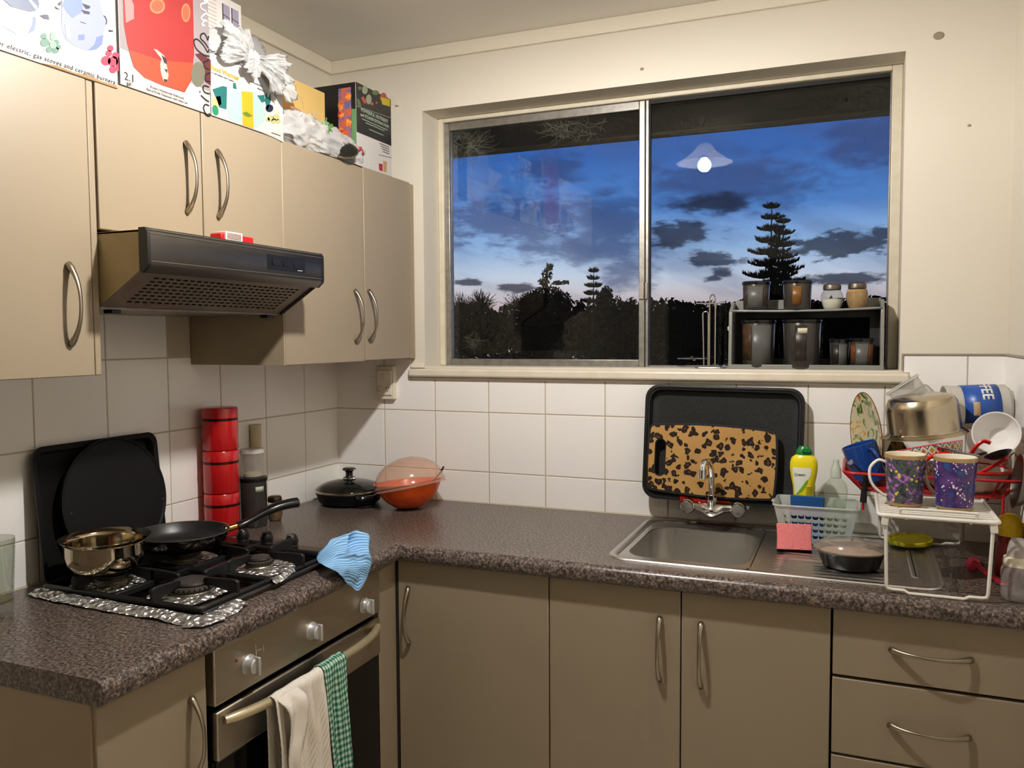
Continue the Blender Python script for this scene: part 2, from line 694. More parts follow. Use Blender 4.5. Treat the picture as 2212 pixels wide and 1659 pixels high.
grout(wall_left, join(box((0, -1.6, 0.9), (0.0057, -0.004, 1.386)), box((0, -1.285, 1.386), (0.0057, -0.708, 1.6))))
for c1, c0 in zip(colsl, colsl[1:]):
    for r0_, r1_ in zip(rows, rows[1:]):
        if r0_ > 1.4 and (c1 > -0.7 or c0 < -1.3):
            continue
        tile(wall_left, (c0, r0_), (c1, r1_ if r1_ < 1.5 else 1.6), 'l')
colsr = [0.0, -0.12, -0.32, -0.52, -0.72, -0.9]
grout(wall_right, box((X1 - 0.0057, -0.9, 0.9), (X1, -0.004, 1.4)))
for c1, c0 in zip(colsr, colsr[1:]):
    for r0_, r1_ in ((0.9, 1.005), (1.005, 1.205), (1.205, 1.399)):
        tile(wall_right, (c0, r0_), (c1, r1_), 'r')

# ---------------------------------------------------------------- window
wood_m = mat('cream_gloss_window_timber', (220, 211, 190), 0.35, noise_=(30, 0.25), rgb2=(206, 196, 174))
alu_m = mat('dull_aluminium', (176, 172, 164), 0.38, 0.85, noise_=(40, 0.2), rgb2=(150, 146, 138))
black_rub = mat('black_rubber', (24, 23, 22), 0.7)
pane_m = clear('window_glass', (246, 250, 250), (150, 150, 150), 0.006, 0.0)
win = thing('window_1', 'aluminium sliding window in a cream timber frame, dusk sky behind', 'window', (1.1, 0.12, 1.357), kind='structure')
for nm, lo, hi in (('jamb', (WX0, 0.11, WZ0), (0.384, 0.15, WZ1)), ('jamb', (1.810, 0.11, WZ0), (WX1, 0.15, WZ1)), ('head', (0.384, 0.11, 2.203), (1.81, 0.15, WZ1))):
    obj(nm, box(lo, hi), wood_m, win, world=True, bevel=0.003)
sash = obj('sliding_sash', join(
    box((0.384, 0.122, 1.357), (0.402, 0.146, 2.203)), box((1.078, 0.122, 1.357), (1.097, 0.146, 2.203)),
    box((0.402, 0.122, 1.357), (1.078, 0.146, 1.380)), box((0.402, 0.122, 2.176), (1.078, 0.146, 2.203))), alu_m, win, world=True, bevel=0.002)
obj('fixed_frame', join(
    box((1.099, 0.126, 1.357), (1.108, 0.15, 2.203)), box((1.108, 0.13, 1.357), (1.81, 0.15, 1.362)), box((1.806, 0.13, 1.362), (1.81, 0.15, 2.203))), alu_m, win, world=True, bevel=0.001)
obj('rubber_seal', join(box((1.0972, 0.124, 1.357), (1.0988, 0.146, 2.203)), box((1.108, 0.132, 2.192), (1.81, 0.149, 2.203)), box((1.108, 0.134, 1.362), (1.112, 0.149, 2.192))), black_rub, win, world=True)
obj('glass_pane', box((0.402, 0.132, 1.380), (1.078, 0.136, 2.176)), pane_m, win, world=True, smooth=0)
obj('glass_pane', box((1.112, 0.138, 1.362), (1.806, 0.142, 2.192)), pane_m, win, world=True, smooth=0)
lt = obj('latch', join(box((1.080, 0.114, 1.575), (1.096, 0.122, 1.628)), box((1.099, 0.118, 1.575), (1.106, 0.126, 1.628))), mat('latch_metal', (196, 190, 178), 0.3, 0.7), win, world=True, bevel=0.002)
sill = obj('window_sill', join(box((0.311, -0.03, 1.322), (1.862, -0.0, 1.350)), box((0.363, -0.0, 1.340), (1.838, 0.125, 1.3565))), mat('sill_gloss_paint', (228, 219, 200), 0.3, noise_=(20, 0.2), rgb2=(216, 206, 186)), win, world=True, bevel=0.007, seg=3)
obj('sill_moulding', box((0.320, -0.018, 1.314), (1.856, -0.006, 1.322)), trim_m, win, world=True, bevel=0.003)
struct('trim_6', join(box((0.311, -0.012, 1.352), (0.326, -0.0, 1.366)), box((0.326, -0.012, 1.352), (0.363, 0.0, 1.366))), trim_m, 'small cream block at the left end of the window sill', 'trim', bevel=0.002)
# dirt on the panes: cobweb tufts in the top corners, dried splashes low down
web_m = clear('cobweb', (255, 255, 255), (150, 140, 120), 0.5, 0.5, 0.0)
random.seed(3)


def web(x, z, n, s, y=0.150):
    vs = []
    for k in range(n):
        a = random.uniform(0, 2 * PI)
        p = [(x + random.gauss(0, s * .4), y, z + random.gauss(0, s * .3))]
        for i in range(4):
            a += random.uniform(-0.8, 0.8)
            q = p[-1]
            p.append((q[0] + math.cos(a) * s * .3, y + random.uniform(0, .01), q[2] + math.sin(a) * s * .22))
        vs.append(tube(p, 0.0005, 3))
    return join(*vs)


for x, z, n, s in ((0.46, 2.12, 90, 0.07), (0.80, 2.155, 70, 0.06), (0.89, 2.13, 25, 0.05), (0.47, 1.44, 30, 0.03)):
    obj('cobweb', web(x, z, n, s), web_m, win, world=True, kind='stuff')

# ---------------------------------------------------------------- wall fittings
sock = thing('power_socket', 'white wall socket with two switches under the right wall cupboard', 'socket', (0.2185, -0.006, 1.30))
swh = mat('switch_plastic', (222, 214, 196), 0.35)
obj('mounting_block', box((-0.0345, -0.022, -0.058), (0.0345, 0, 0.058)), swh, sock, bevel=0.003)
obj('face_plate', box((-0.029, -0.027, -0.043), (0.029, -0.022, 0.043)), mat('switch_face', (228, 221, 205), 0.3), sock, bevel=0.004)
swm = mat('switch_rocker', (205, 197, 178), 0.35)
for x, z in ((-0.002, 0.022), (-0.017, -0.020)):
    s = obj('switch', xf(lathe([(0.0095, 0), (0.0095, 0.003), (0.007, 0.0035), (0, 0.0035)], 20), tr(x, -0.027, z) @ rot('X', PI / 2)), swm, sock)
    obj('rocker', box((x - 0.0055, -0.0325, z - 0.0075), (x + 0.0055, -0.0305, z + 0.0065)), swm, s, bevel=0.001)
for x, z, a in ((0.008, -0.017, 0.5), (0.019, -0.017, -0.5), (0.0135, -0.028, 0)):
    obj('pin_slot', xf(box((-0.0009, -0.0003, -0.004), (0.0009, 0.0006, 0.004)), tr(x, -0.0274, z) @ rot('Y', a)), black_rub, sock)

hook_m = mat('painted_over_fixing', (214, 204, 182), 0.4)


def knob_fix(name, x, z, label, cat):
    t = thing(name, label, cat, (x, 0, z))
    obj('shank', xf(lathe([(0.004, 0), (0.003, 0.010)], 10), rot('X', PI / 2)), hook_m, t)
    obj('head', xf(lathe([(0, 0.016), (0.0045, 0.015), (0.006, 0.011), (0.004, 0.008)], 12), rot('X', PI / 2)), hook_m, t)


knob_fix('wall_hook', 0.274, 2.248, 'small cream painted knob on the wall left of the window', 'hook')
plug_m = mat('bare_plaster_plug', (150, 138, 118), 0.8)
for x, z, s, lb in ((1.9164, 2.247, 0.009, 'grey plugged screw hole high on the wall right of the window'), (1.116, 2.262, 0.004, 'tiny plugged nail hole above the middle of the window'), (1.993, 2.005, 0.003, 'tiny plugged nail hole halfway up the wall right of the window')):
    o = obj('wall_plug', xf(lathe([(0, 0.003), (s, 0.002), (s * 1.2, 0)], 10, sx=1.3), tr(x, 0, z) @ rot('X', PI / 2)), plug_m)
    tag(o, lb, 'screw hole')

# ---------------------------------------------------------------- ceiling lamp (its mirror image shows in the right pane)
bx_, by_, bz_ = BULB_POS
lamp = thing('pendant_lamp', 'white conical pendant lamp with one bare bulb hanging from the ceiling', 'lamp', (bx_, by_, ZC))
lw = mat('white_enamel_lampshade', (238, 236, 230), 0.3)
sh_m, nt, b, N = tex_mat('white_translucent_lampshade', 0.4)
b.inputs['Base Color'].default_value = lin((236, 234, 230))
trl = N('ShaderNodeBsdfTranslucent', {0: lin((240, 236, 228))})
mxs = N('ShaderNodeMixShader', {0: 0.62, 1: b.outputs[0], 2: trl.outputs[0]})
nt.links.new(mxs.outputs[0], nt.nodes['Material Output'].inputs[0])
zb = bz_ - ZC
obj('ceiling_rose', lathe([(0, 0), (0.045, 0), (0.04, -0.018), (0.02, -0.024), (0, -0.024)], 28), lw, lamp)
obj('cord', tube([(0, 0, -0.02), (0, 0, zb + 0.09)], 0.003, 8), mat('white_flex', (225, 222, 214), 0.5), lamp)
sh = obj('lamp_shade', lathe([(0.022, zb + 0.098), (0.03, zb + 0.090), (0.055, zb + 0.058), (0.10, zb + 0.026), (0.127, zb + 0.012), (0.126, zb + 0.010), (0.099, zb + 0.023), (0.054, zb + 0.055), (0.029, zb + 0.087), (0.022, zb + 0.095)], 40), sh_m, lamp)
obj('lamp_holder', lathe([(0, zb + 0.095), (0.022, zb + 0.092), (0.022, zb + 0.045), (0.018, zb + 0.032), (0, zb + 0.032)], 24), lw, lamp)
m = bpy.data.materials.new('lit_bulb')
m.use_nodes = True
nt = m.node_tree
nt.nodes.clear()
em = nt.nodes.new('ShaderNodeEmission')
em.inputs[0].default_value = (*BULB_COLOR, 1)
em.inputs[1].default_value = BULB_STRENGTH
ou = nt.nodes.new('ShaderNodeOutputMaterial')
nt.links.new(em.outputs[0], ou.inputs[0])
MATS['lit_bulb'] = m
obj('bulb', lathe([(0, -0.03), (0.014, -0.0265), (0.025, -0.017), (0.03, -0.003), (0.027, 0.012), (0.018, 0.024), (0.013, 0.032), (0, 0.033)], 16), m, lamp).location = (0, 0, zb)

# ================================================================ cupboards
lam_m = mat('beige_laminate', (154, 139, 117), 0.42, noise_=(1.6, 0.35), rgb2=(148, 133, 110))
car_m = mat('beige_carcass_board', (160, 142, 117), 0.5)
nick_m = mat('brushed_nickel', (170, 160, 142), 0.32, 1.0)
dark_gap = mat('dark_recess', (30, 25, 20), 0.8)


def handle_vf(L=0.156, h=0.03):
    """bow handle: along z, standing out along +x, wide at the feet, thin in the middle"""
    n, k = 22, 8
    secs = []
    for i in range(n + 1):
        t = -1 + 2 * i / n
        x = h * (1 - abs(t) ** 2.4)
        z = t * L / 2
        dx = -h * 2.4 * abs(t) ** 1.4 * (1 if t > 0 else -1) / (L / 2)
        T = Vector((dx, 0, 1)).normalized()
        N = Vector((T.z, 0, -T.x))
        w = 0.0042 + 0.0030 * abs(t) ** 2 + (0.0012 if abs(t) > 0.9 else 0)
        th = 0.0026 + 0.0034 * abs(t) ** 3
        if abs(t) > 0.99:
            w *= 0.75
        c = Vector((x + 0.002, 0, z))
        secs.append([c + N * (th * math.cos(2 * PI * j / k)) + Vector((0, 1, 0)) * (w * math.sin(2 * PI * j / k)) for j in range(k)])
    return loops(secs)


_h = {}


def add_handle(parent, p, facing):
    """p: world centre on the door face; facing: 'x' or '-y', or 'h' for a horizontal one facing -y"""
    if facing not in _h:
        vf = handle_vf()
        if facing == '-y':
            vf = xf(vf, rot('Z', -PI / 2))
        elif facing == 'h':
            vf = xf(vf, rot('Z', -PI / 2) @ rot('X', PI / 2))
        me = mesh('handle', vf)
        me.materials.append(nick_m)
        me.shade_smooth()
        _h[facing] = me
    o = bpy.data.objects.new('handle', _h[facing])
    COL.objects.link(o)
    o.parent = parent
    L = parent.location.copy()
    if parent.parent:
        L += parent.parent.location
    o.location = Vector(p) - L
    return o


def panel(name, lo, hi, parent, m=None, bev=0.002):
    return obj(name, box(lo, hi), m or lam_m, parent, world=True, bevel=bev)


XD = 0.328      # face of the wall-cupboard doors
# right wall cupboard
wc = thing('wall_cabinet', 'tall two-door beige wall cupboard between the range hood and the window', 'cupboard', (0.15, -0.35, 1.384))
panel('carcass', (0.012, -0.707, 1.386), (0.310, -0.009, 1.975), wc, car_m)
panel('end_panel', (0.008, -0.712, 1.384), (0.3265, -0.707, 1.975), wc, mat('dark_beige_end_panel', (160, 143, 118), 0.45), 0.0)
d = panel('door', (0.311, -0.7065, 1.3835), (XD, -0.3215, 1.974), wc)
add_handle(d, (XD, -0.374, 1.522), 'x')
d = panel('door', (0.311, -0.3185, 1.3865), (XD + 0.0015, -0.034, 1.977), wc)
add_handle(d, (XD + 0.0015, -0.300, 1.525), 'x')
panel('filler_strip', (0.305, -0.033, 1.384), (XD - 0.001, -0.002, 1.975), wc)
# middle one over the hood
wc = thing('wall_cabinet', 'short two-door beige wall cupboard directly above the range hood', 'cupboard', (0.15, -1.0, 1.675))
panel('carcass', (0.002, -1.2835, 1.678), (0.310, -0.7135, 1.975), wc, car_m)
d = panel('door', (0.311, -1.283, 1.676), (XD, -0.9975, 1.974), wc)
add_handle(d, (XD, -1.047, 1.8175), 'x')
d = panel('door', (0.311, -0.994, 1.676), (XD, -0.7095, 1.974), wc)
add_handle(d, (XD, -0.948, 1.8195), 'x')
# left one
wc = thing('wall_cabinet', 'beige wall cupboard at the left edge of the picture, one handle in view', 'cupboard', (0.15, -1.5, 1.384))
panel('carcass', (0.008, -1.79, 1.386), (0.310, -1.303, 1.9635), wc, car_m)
panel('end_panel', (0.008, -1.302, 1.384), (XD - 0.002, -1.287, 1.9635), wc)
d = panel('door', (0.311, -1.79, 1.384), (XD, -1.3045, 1.963), wc)
add_handle(d, (XD, -1.359, 1.523), 'x')

# ---------------------------------------------------------------- base units
XB, YB = 0.575, -0.575   # door faces: left run, window run
kick_m = mat('dark_kickboard', (60, 48, 38), 0.6)
bc = thing('base_cabinet', 'single-door beige base cupboard left of the oven, at the end of the worktop', 'cupboard', (0.3, -1.41, 0.0))
panel('carcass', (0.008, -1.528, 0.1), (0.556, -1.287, 0.855), bc, car_m)
panel('end_panel', (0.008, -1.544, 0.0), (XB - 0.008, -1.5285, 0.855), bc, mat('end_panel_laminate', (158, 139, 113), 0.45))
d = panel('door', (0.557, -1.540, 0.115), (XB, -1.290, 0.852), bc)
add_handle(d, (XB, -1.332, 0.7035), 'x')
panel('kickboard', (0.49, -1.528, 0.0), (0.505, -1.287, 0.1), bc, kick_m)
bc = thing('base_cabinet', 'corner base cupboard with the left-hand beige door under the window', 'cupboard', (0.8, -0.3, 0.0))
panel('carcass', (0.010, -0.558, 0.1), (1.018, -0.01, 0.855), bc, car_m)
panel('filler_panel', (0.50, -0.664, 0.0), (XB, -0.5745, 0.855), bc)
panel('corner_post', (XB, -0.5745, 0.1), (0.581, -0.559, 0.855), bc, dark_gap, 0.0)
d = panel('door', (0.583, YB, 0.115), (1.0185, -0.5575, 0.852), bc)
add_handle(d, (0.616, YB, 0.7035), '-y')
panel('kickboard', (0.6, -0.505, 0.0), (1.018, -0.49, 0.1), bc, kick_m)
bc = thing('base_cabinet', 'two-door beige base cupboard under the sink', 'cupboard', (1.35, -0.3, 0.0))
# open-topped carcass so that the sink bowl has room
obj('carcass', join(box((1.020, -0.556, 0.1), (1.036, -0.01, 0.855)), box((1.668, -0.556, 0.1), (1.684, -0.01, 0.855)), box((1.036, -0.556, 0.1), (1.668, -0.01, 0.116)), box((1.036, -0.026, 0.116), (1.668, -0.01, 0.855))), car_m, bc, world=True, bevel=0.001)
d = panel('door', (1.0215, YB, 0.115), (1.351, -0.5575, 0.852), bc)
add_handle(d, (1.3025, YB, 0.7075), '-y')
d = panel('door', (1.354, YB, 0.115), (1.6835, -0.5575, 0.852), bc)
add_handle(d, (1.400, YB, 0.7065), '-y')
panel('kickboard', (1.02, -0.505, 0.0), (1.684, -0.49, 0.1), bc, kick_m)
bc = thing('drawer_unit', 'beige drawer unit at the right end of the window run', 'drawers', (1.89, -0.3, 0.0))
panel('carcass', (1.690, -0.552, 0.1), (X1 - 0.002, -0.01, 0.855), bc, mat('dark_unit_inside', (40, 32, 26), 0.8))
for z0, z1 in ((0.704, 0.853), (0.526, 0.697), (0.34, 0.520), (0.115, 0.333)):
    d = panel('drawer_front', (1.6885, YB, z0), (X1 - 0.003, -0.5575, z1), bc)
    add_handle(d, (1.882, YB, (0.776 if z0 > 0.7 else (0.609 if z0 > 0.5 else (z0 + z1) / 2))), 'h')
panel('kickboard', (1.69, -0.505, 0.0), (X1 - 0.002, -0.49, 0.1), bc, kick_m)

# ---------------------------------------------------------------- worktop
m, nt, b, N = tex_mat('speckled_brown_laminate', 0.30)
t = N('ShaderNodeTexCoord')
n1 = N('ShaderNodeTexNoise', {'Vector': t.outputs['Object'], 'Scale': 150.0, 'Detail': 3.0, 'Roughness': 0.7})
r1 = N('ShaderNodeValToRGB', {0: n1.outputs[0]})
r1.color_ramp.elements[0].position = 0.36
r1.color_ramp.elements[0].color = lin((46, 38, 35))
r1.color_ramp.elements[1].position = 0.66
r1.color_ramp.elements[1].color = lin((150, 134, 122))
e = r1.color_ramp.elements.new(0.5)
e.color = lin((92, 80, 73))
n2 = N('ShaderNodeTexNoise', {'Vector': t.outputs['Object'], 'Scale': 320.0, 'Detail': 2.0})
r2 = N('ShaderNodeMapRange', {'Value': n2.outputs[0], 'From Min': 0.56, 'From Max': 0.72})
mx = N('ShaderNodeMix', {0: r2.outputs[0], 6: r1.outputs[0], 7: lin((30, 25, 24))}, data_type='RGBA')
nt.links.new(mx.outputs[2], b.inputs['Base Color'])
n3 = N('ShaderNodeTexNoise', {'Vector': t.outputs['Object'], 'Scale': 90.0, 'Detail': 2.0})
bp_ = N('ShaderNodeBump', {'Height': n3.outputs[0], 'Strength': 0.08, 'Distance': 0.002})
nt.links.new(bp_.outputs[0], b.inputs['Normal'])
ctop_m = m
ZT, ZU = 0.9, 0.856
SX0, SX1, SY0, SY1 = 1.172, 1.898, -0.502, -0.062     # sink cut-out
YE = -1.548
E_ = 0.578
nose = [(0.0, ZU)] + [(0.012 + 0.014 * math.sin(a), ZU + 0.014 - 0.014 * math.cos(a)) for a in [PI / 2 * k / 4 for k in range(5)]] + \
       [(0.006 + 0.020 * math.cos(a), ZT - 0.020 + 0.020 * math.sin(a)) for a in [PI / 2 * k / 6 for k in range(7)]] + [(0.0, ZT)]
sec = [[(E_ + a, YE, z) for a, z in nose], [(E_ + a, -E_ - a, z) for a, z in nose], [(X1 - 0.0105, -E_ - a, z) for a, z in nose]]
wt_vf = join(loops(sec),
             box((0.0078, YE, ZU), (E_, -E_, ZT)), box((0.0078, -E_, ZU), (SX0, -0.0078, ZT)),
             box((SX0, -E_, ZU), (SX1, SY0, ZT)), box((SX0, SY1, ZU), (SX1, -0.0078, ZT)), box((SX1, -E_, ZU), (X1 - 0.0105, -0.0078, ZT)))
wtp = obj('worktop', wt_vf, ctop_m, smooth=40)
tag(wtp, 'L-shaped dark speckled laminate worktop with rounded front edge', 'worktop')
obj('mitre_joint', xf(box((0.0, -0.0006, -0.0002), (0.034, 0.0006, 0.0005)), tr(0.578, -0.578, 0.9) @ rot('Z', -PI / 4)), mat('joint_strip', (172, 156, 138), 0.5), wtp)
obj('sealant_bead', join(tube([(0.009, -1.54, 0.9005), (0.009, -0.009, 0.9005), (X1 - 0.012, -0.009, 0.9005)], 0.0018, 6)), mat('yellowed_silicone', (214, 204, 176), 0.4), wtp)

# ---------------------------------------------------------------- oven
steel_m = mat('brushed_steel', (168, 156, 138), 0.30, 1.0, noise_=(6, 0.3), rgb2=(150, 138, 120))
ovm = mat('oven_steel', (196, 186, 170), 0.42, 1.0, noise_=(5, 0.3), rgb2=(176, 166, 150))
blk_glass = mat('black_oven_glass', (8, 8, 8), 0.09, spec=0.5)
blk = mat('black_enamel', (14, 13, 13), 0.3)
ov = thing('oven', 'built-in steel oven with three knobs, a bar handle and black glass door', 'oven', (0.3, -0.975, 0.1))
obj('body', box((0.03, -1.284, 0.1), (0.545, -0.668, 0.853)), blk, ov, world=True)
cp = obj('control_panel', box((0.546, -1.2765, 0.738), (0.583, -0.6685, 0.853)), ovm, ov, world=True, bevel=0.003)
dr = obj('oven_door', join(box((0.548, -1.272, 0.14), (0.579, -0.670, 0.624)), box((0.548, -1.27, 0.624), (0.57, -0.672, 0.722))), blk_glass, ov, world=True, bevel=0.002)
obj('steel_strip', box((0.571, -1.272, 0.626), (0.583, -0.670, 0.724)), ovm, dr, world=True, bevel=0.003)
obj('lower_steel_strip', box((0.5795, -1.272, 0.14), (0.584, -0.670, 0.235)), ovm, dr, world=True, bevel=0.002)
hb = []
for i in range(25):
    s = -1 + 2 * i / 24
    hb.append((0.586 + 0.034 * (1 - abs(s) ** 4), -0.969 + s * 0.285, 0.704))
obj('bar_handle', tube(hb, [0.0105 if abs(-1 + 2 * i / 24) < 0.95 else 0.008 for i in range(25)], 12), mat('satin_cream_bar', (205, 190, 156), 0.3, 0.6), dr, world=True)
kn_m = mat('silver_knob', (206, 204, 200), 0.34, 0.55)
for y, z, a in ((-1.179, 0.788, 0.0), (-0.966, 0.786, 0.0), (-0.747, 0.778, 0.0)):
    M = tr(0.583, y, z) @ rot('Y', PI / 2)
    k = obj('knob', xf(lathe([(0.0, 0), (0.021, 0), (0.021, 0.003), (0.0185, 0.006), (0.0165, 0.020), (0.014, 0.0225), (0, 0.0225)], 28), M), kn_m, cp, world=True)
    obj('knob_grip', xf(box((-0.019, -0.0035, 0.015), (0.019, 0.0035, 0.031)), tr(0.583, y, z) @ rot('Y', PI / 2)), kn_m, k, world=False, bevel=0.002).location = Vector((0, 0, 0)) - ov.location
for y, z, mm in ((-1.213, 0.805, 'r'), (-0.672, 0.8, 'r')):
    obj('indicator_light', xf(lathe([(0.003, 0), (0.003, 0.001), (0, 0.0012)], 12), tr(0.583, y if y < -1 else -0.715, z + 0.003) @ rot('Y', PI / 2)), mat('dull_red_lens', (150, 40, 28), 0.3), cp, world=True)
FMc = frame_mat((0.5832, 0, 0), (0, 1, 0), (0, 0, 1))
grime = mat('dried_splash', (196, 182, 156), 0.6)
decal(cp, 'dried_splash', FMc, [[(-1.158, 0.822), (-1.1565, 0.80), (-1.1555, 0.79), (-1.154, 0.80), (-1.1545, 0.82)], [(-1.133, 0.812), (-1.132, 0.798), (-1.1305, 0.80), (-1.131, 0.812)], [(-1.152, 0.806), (-1.137, 0.805), (-1.137, 0.806), (-1.152, 0.807)]], grime, world=True)

# ---------------------------------------------------------------- range hood
hood_side = mat('yellowed_enamel', (184, 168, 128), 0.4, noise_=(7, 0.25), rgb2=(164, 144, 100))
hood_front = mat('smoked_steel_fascia', (122, 117, 110), 0.34, 1.0, noise_=(6, 0.35), rgb2=(98, 94, 88))
hood_grey = mat('hood_filter_steel', (146, 137, 126), 0.42, 0.5, noise_=(5, 0.3), rgb2=(124, 114, 103))
hd = thing('range_hood', 'slim range hood with dark steel fascia and slotted filter over the hob', 'range hood', (0.3, -0.99, 1.52))
Y0, Y1 = -1.283, -0.7145
side = [(0.006, 1.520), (0.318, 1.520), (0.434, 1.592), (0.434, 1.668), (0.006, 1.668)]
Mx = Matrix(((1, 0, 0, 0), (0, 0, -1, 0), (0, 1, 0, 0), (0, 0, 0, 1)))      # (a, b, c) -> (a, -c, b)
body_s = join(prism(side, -Y0 - 0.003, -Y0, Mx), prism(side, -Y1, -Y1 + 0.003, Mx), box((0.006, Y0, 1.665), (0.434, Y1, 1.669)), box((0.006, Y0 + .003, 1.52), (0.02, Y1 - .003, 1.665)))
obj('body', body_s, hood_side, hd, world=True)
fas = [(0.434, 1.590), (0.440, 1.585), (0.4535, 1.597), (0.4555, 1.602), (0.4555, 1.664), (0.450, 1.6725), (0.434, 1.6725)]
fo = obj('fascia', prism(fas, -Y1 + 0.004, -Y0 - 0.004, Mx), hood_front, hd, world=True)
for y in (Y0, Y1):
    obj('end_cap', prism([(a + (0.001 if a > 0.44 else 0), z) for a, z in fas], -y - 0.004, -y + 0.004, Mx), mat('black_plastic_cap', (26, 24, 23), 0.4), hd, world=True)
for z in (1.6685, 1.6615, 1.6075):
    obj('trim_line', box((0.4550, Y0 + 0.004, z - 0.0006), (0.4565, Y1 - 0.004, z + 0.0006)), mat('bright_trim_line', (190, 178, 156), 0.3, 1.0), fo, world=True)
sw = obj('switch_panel', box((0.4555, -0.931, 1.617), (0.4568, -0.790, 1.652)), mat('black_switch_bezel', (12, 12, 12), 0.35), hd, world=True, bevel=0.0005)
for y in (-0.915, -0.875, -0.835):
    obj('slide_switch', box((0.4568, y, 1.627), (0.4585, y + 0.028, 1.643)), blk, sw, world=True, bevel=0.001)
obj('switch_mark', box((0.4568, -0.82, 1.621), (0.4572, -0.802, 1.6222)), mat('white_print', (210, 208, 200), 0.5), sw, world=True)
# underside filter: a real slotted plate on the slope
u0_, v0_ = 0.57, math.hypot(0.434 - 0.322, 1.590 - 1.5215)


def slot_plate(W, H, nx, ny, mx_, my_, fill, t=0.0012):
    """plate with nx x ny rounded-off rectangular slots as real openings"""
    V, F = [], []
    xs, ys = [0], [0]
    px_, py_ = (W - 2 * mx_) / nx, (H - 2 * my_) / ny
    for i in range(nx):
        xs += [mx_ + i * px_ + px_ * (1 - fill[0]) / 2, mx_ + i * px_ + px_ * (1 + fill[0]) / 2]
    for j in range(ny):
        ys += [my_ + j * py_ + py_ * (1 - fill[1]) / 2, my_ + j * py_ + py_ * (1 + fill[1]) / 2]
    xs.append(W)
    ys.append(H)
    idx = {}
    for j, y in enumerate(ys):
        for i, x in enumerate(xs):
            idx[i, j] = len(V)
            V.append((x, y, 0))
    for j in range(len(ys) - 1):
        for i in range(len(xs) - 1):
            if i % 2 == 1 and j % 2 == 1:
                continue
            F.append((idx[i, j], idx[i + 1, j], idx[i + 1, j + 1], idx[i, j + 1]))
    return V, F


Mf = Matrix.Identity(4)
sl = Vector((0.434 - 0.322, 0, 1.590 - 1.5215)).normalized()
Mf = Matrix((Vector((0, 1, 0)), sl, Vector((0, 1, 0)).cross(sl))).transposed().to_4x4()
Mf.translation = Vector((0.322, -1.282, 1.5215))
obj('filter_grille', xf(slot_plate(0.5665, v0_, 24, 8, 0.045, 0.016, (0.68, 0.46)), Mf), hood_grey, hd, world=True, solid=0.0012, smooth=0)
obj('filter_lining', xf(box((0.01, 0.003, -0.009), (0.557, v0_ - 0.003, -0.007)), Mf), mat('black_filter_mat', (16, 14, 12), 0.9), hd, world=True)
obj('bottom_flange', box((0.012, -1.283, 1.5165), (0.322, Y1, 1.5205)), hood_grey, hd, world=True)
for y in (-1.245, -0.762):
    obj('filter_clip', box((0.30, y - 0.012, 1.508), (0.325, y + 0.012, 1.5165)), blk, hd, world=True, bevel=0.002)
obj('side_runner', join(tube([(0.434, -0.722, 1.587), (0.326, -0.722, 1.519)], 0.004, 8)), blk, hd, world=True)
# lying on the hood
rb = thing('red_box', 'flat red packet with a white-framed silver panel lying on the range hood', 'packet', (0.425, -1.0, 1.6725))
red_p = mat('glossy_red_card', (206, 24, 26), 0.35)
obj('packet_body', box((-0.02, -0.062, 0.0), (0.012, 0.045, 0.0155)), red_p, rb, bevel=0.003)
obj('packet_panel', box((-0.024, -0.052, 0.0), (0.0165, 0.002, 0.0195)), mat('white_packet_sleeve', (232, 228, 222), 0.4), rb, bevel=0.001)
obj('silver_patch', box((0.0165, -0.048, 0.003), (0.0172, -0.003, 0.0165)), mat('speckled_silver', (186, 166, 158), 0.4, 0.3, noise_=(400, 0.1), rgb2=(140, 120, 112)), rb)

# ================================================================ gas hob
iron_m = mat('black_cast_iron', (17, 16, 16), 0.45, bump=(120, 0.25, 0.001))
hob = thing('gas_hob', 'four-burner steel gas hob with black cast-iron pan supports', 'hob', (0.29, -0.98, 0.9))
hob_m = mat('dull_bronze_steel', (120, 106, 92), 0.22, 1.0, noise_=(9, 0.3), rgb2=(98, 86, 74))
HX0, HX1, HY0, HY1 = 0.066, 0.537, -1.262, -0.722


def rloop(x0, y0, x1, y1, r, z, n=5):
    return [(x, y, z) for x, y in rrect(x1 - x0, y1 - y0, r, n, (x0 + x1) / 2, (y0 + y1) / 2)]


ml = -0.790       # the sunken burner pan ends here, the knob strip follows
obj('hob_plate', join(
    loops([rloop(HX0, HY0, HX1, HY1, 0.012, 0.9005), rloop(HX0, HY0, HX1, HY1, 0.012, 0.906), rloop(HX0 + .004, HY0 + .004, HX1 - .004, HY1 - .004, 0.010, 0.909),
           rloop(HX0 + .016, HY0 + .016, HX1 - .016, ml, 0.010, 0.909), rloop(HX0 + .022, HY0 + .022, HX1 - .022, ml - .006, 0.008, 0.9035)])), hob_m, hob, world=True)
obj('front_rim', tube([(HX1 - 0.004, HY0 + 0.012, 0.9085), (HX1 - 0.004, HY1 - 0.012, 0.9085)], 0.0045, 8), mat('blue_grey_rim', (110, 112, 116), 0.3, 0.9), hob, world=True)
obj('raised_edge', tube([(HX0 + 0.03, ml + 0.002, 0.9105), (HX1 - 0.03, ml + 0.002, 0.9105)], 0.0028, 8), mat('polished_edge', (180, 164, 150), 0.15, 1.0), hob, world=True)
foil_m = None
m, nt, b, N = tex_mat('aluminium_foil', 0.3, 0.9)
b.inputs['Base Color'].default_value = lin((232, 230, 226))
t = N('ShaderNodeTexCoord')
v1 = N('ShaderNodeTexVoronoi', {'Vector': t.outputs['Object'], 'Scale': 70.0})
n1 = N('ShaderNodeTexNoise', {'Vector': t.outputs['Object'], 'Scale': 45.0, 'Detail': 4.0})
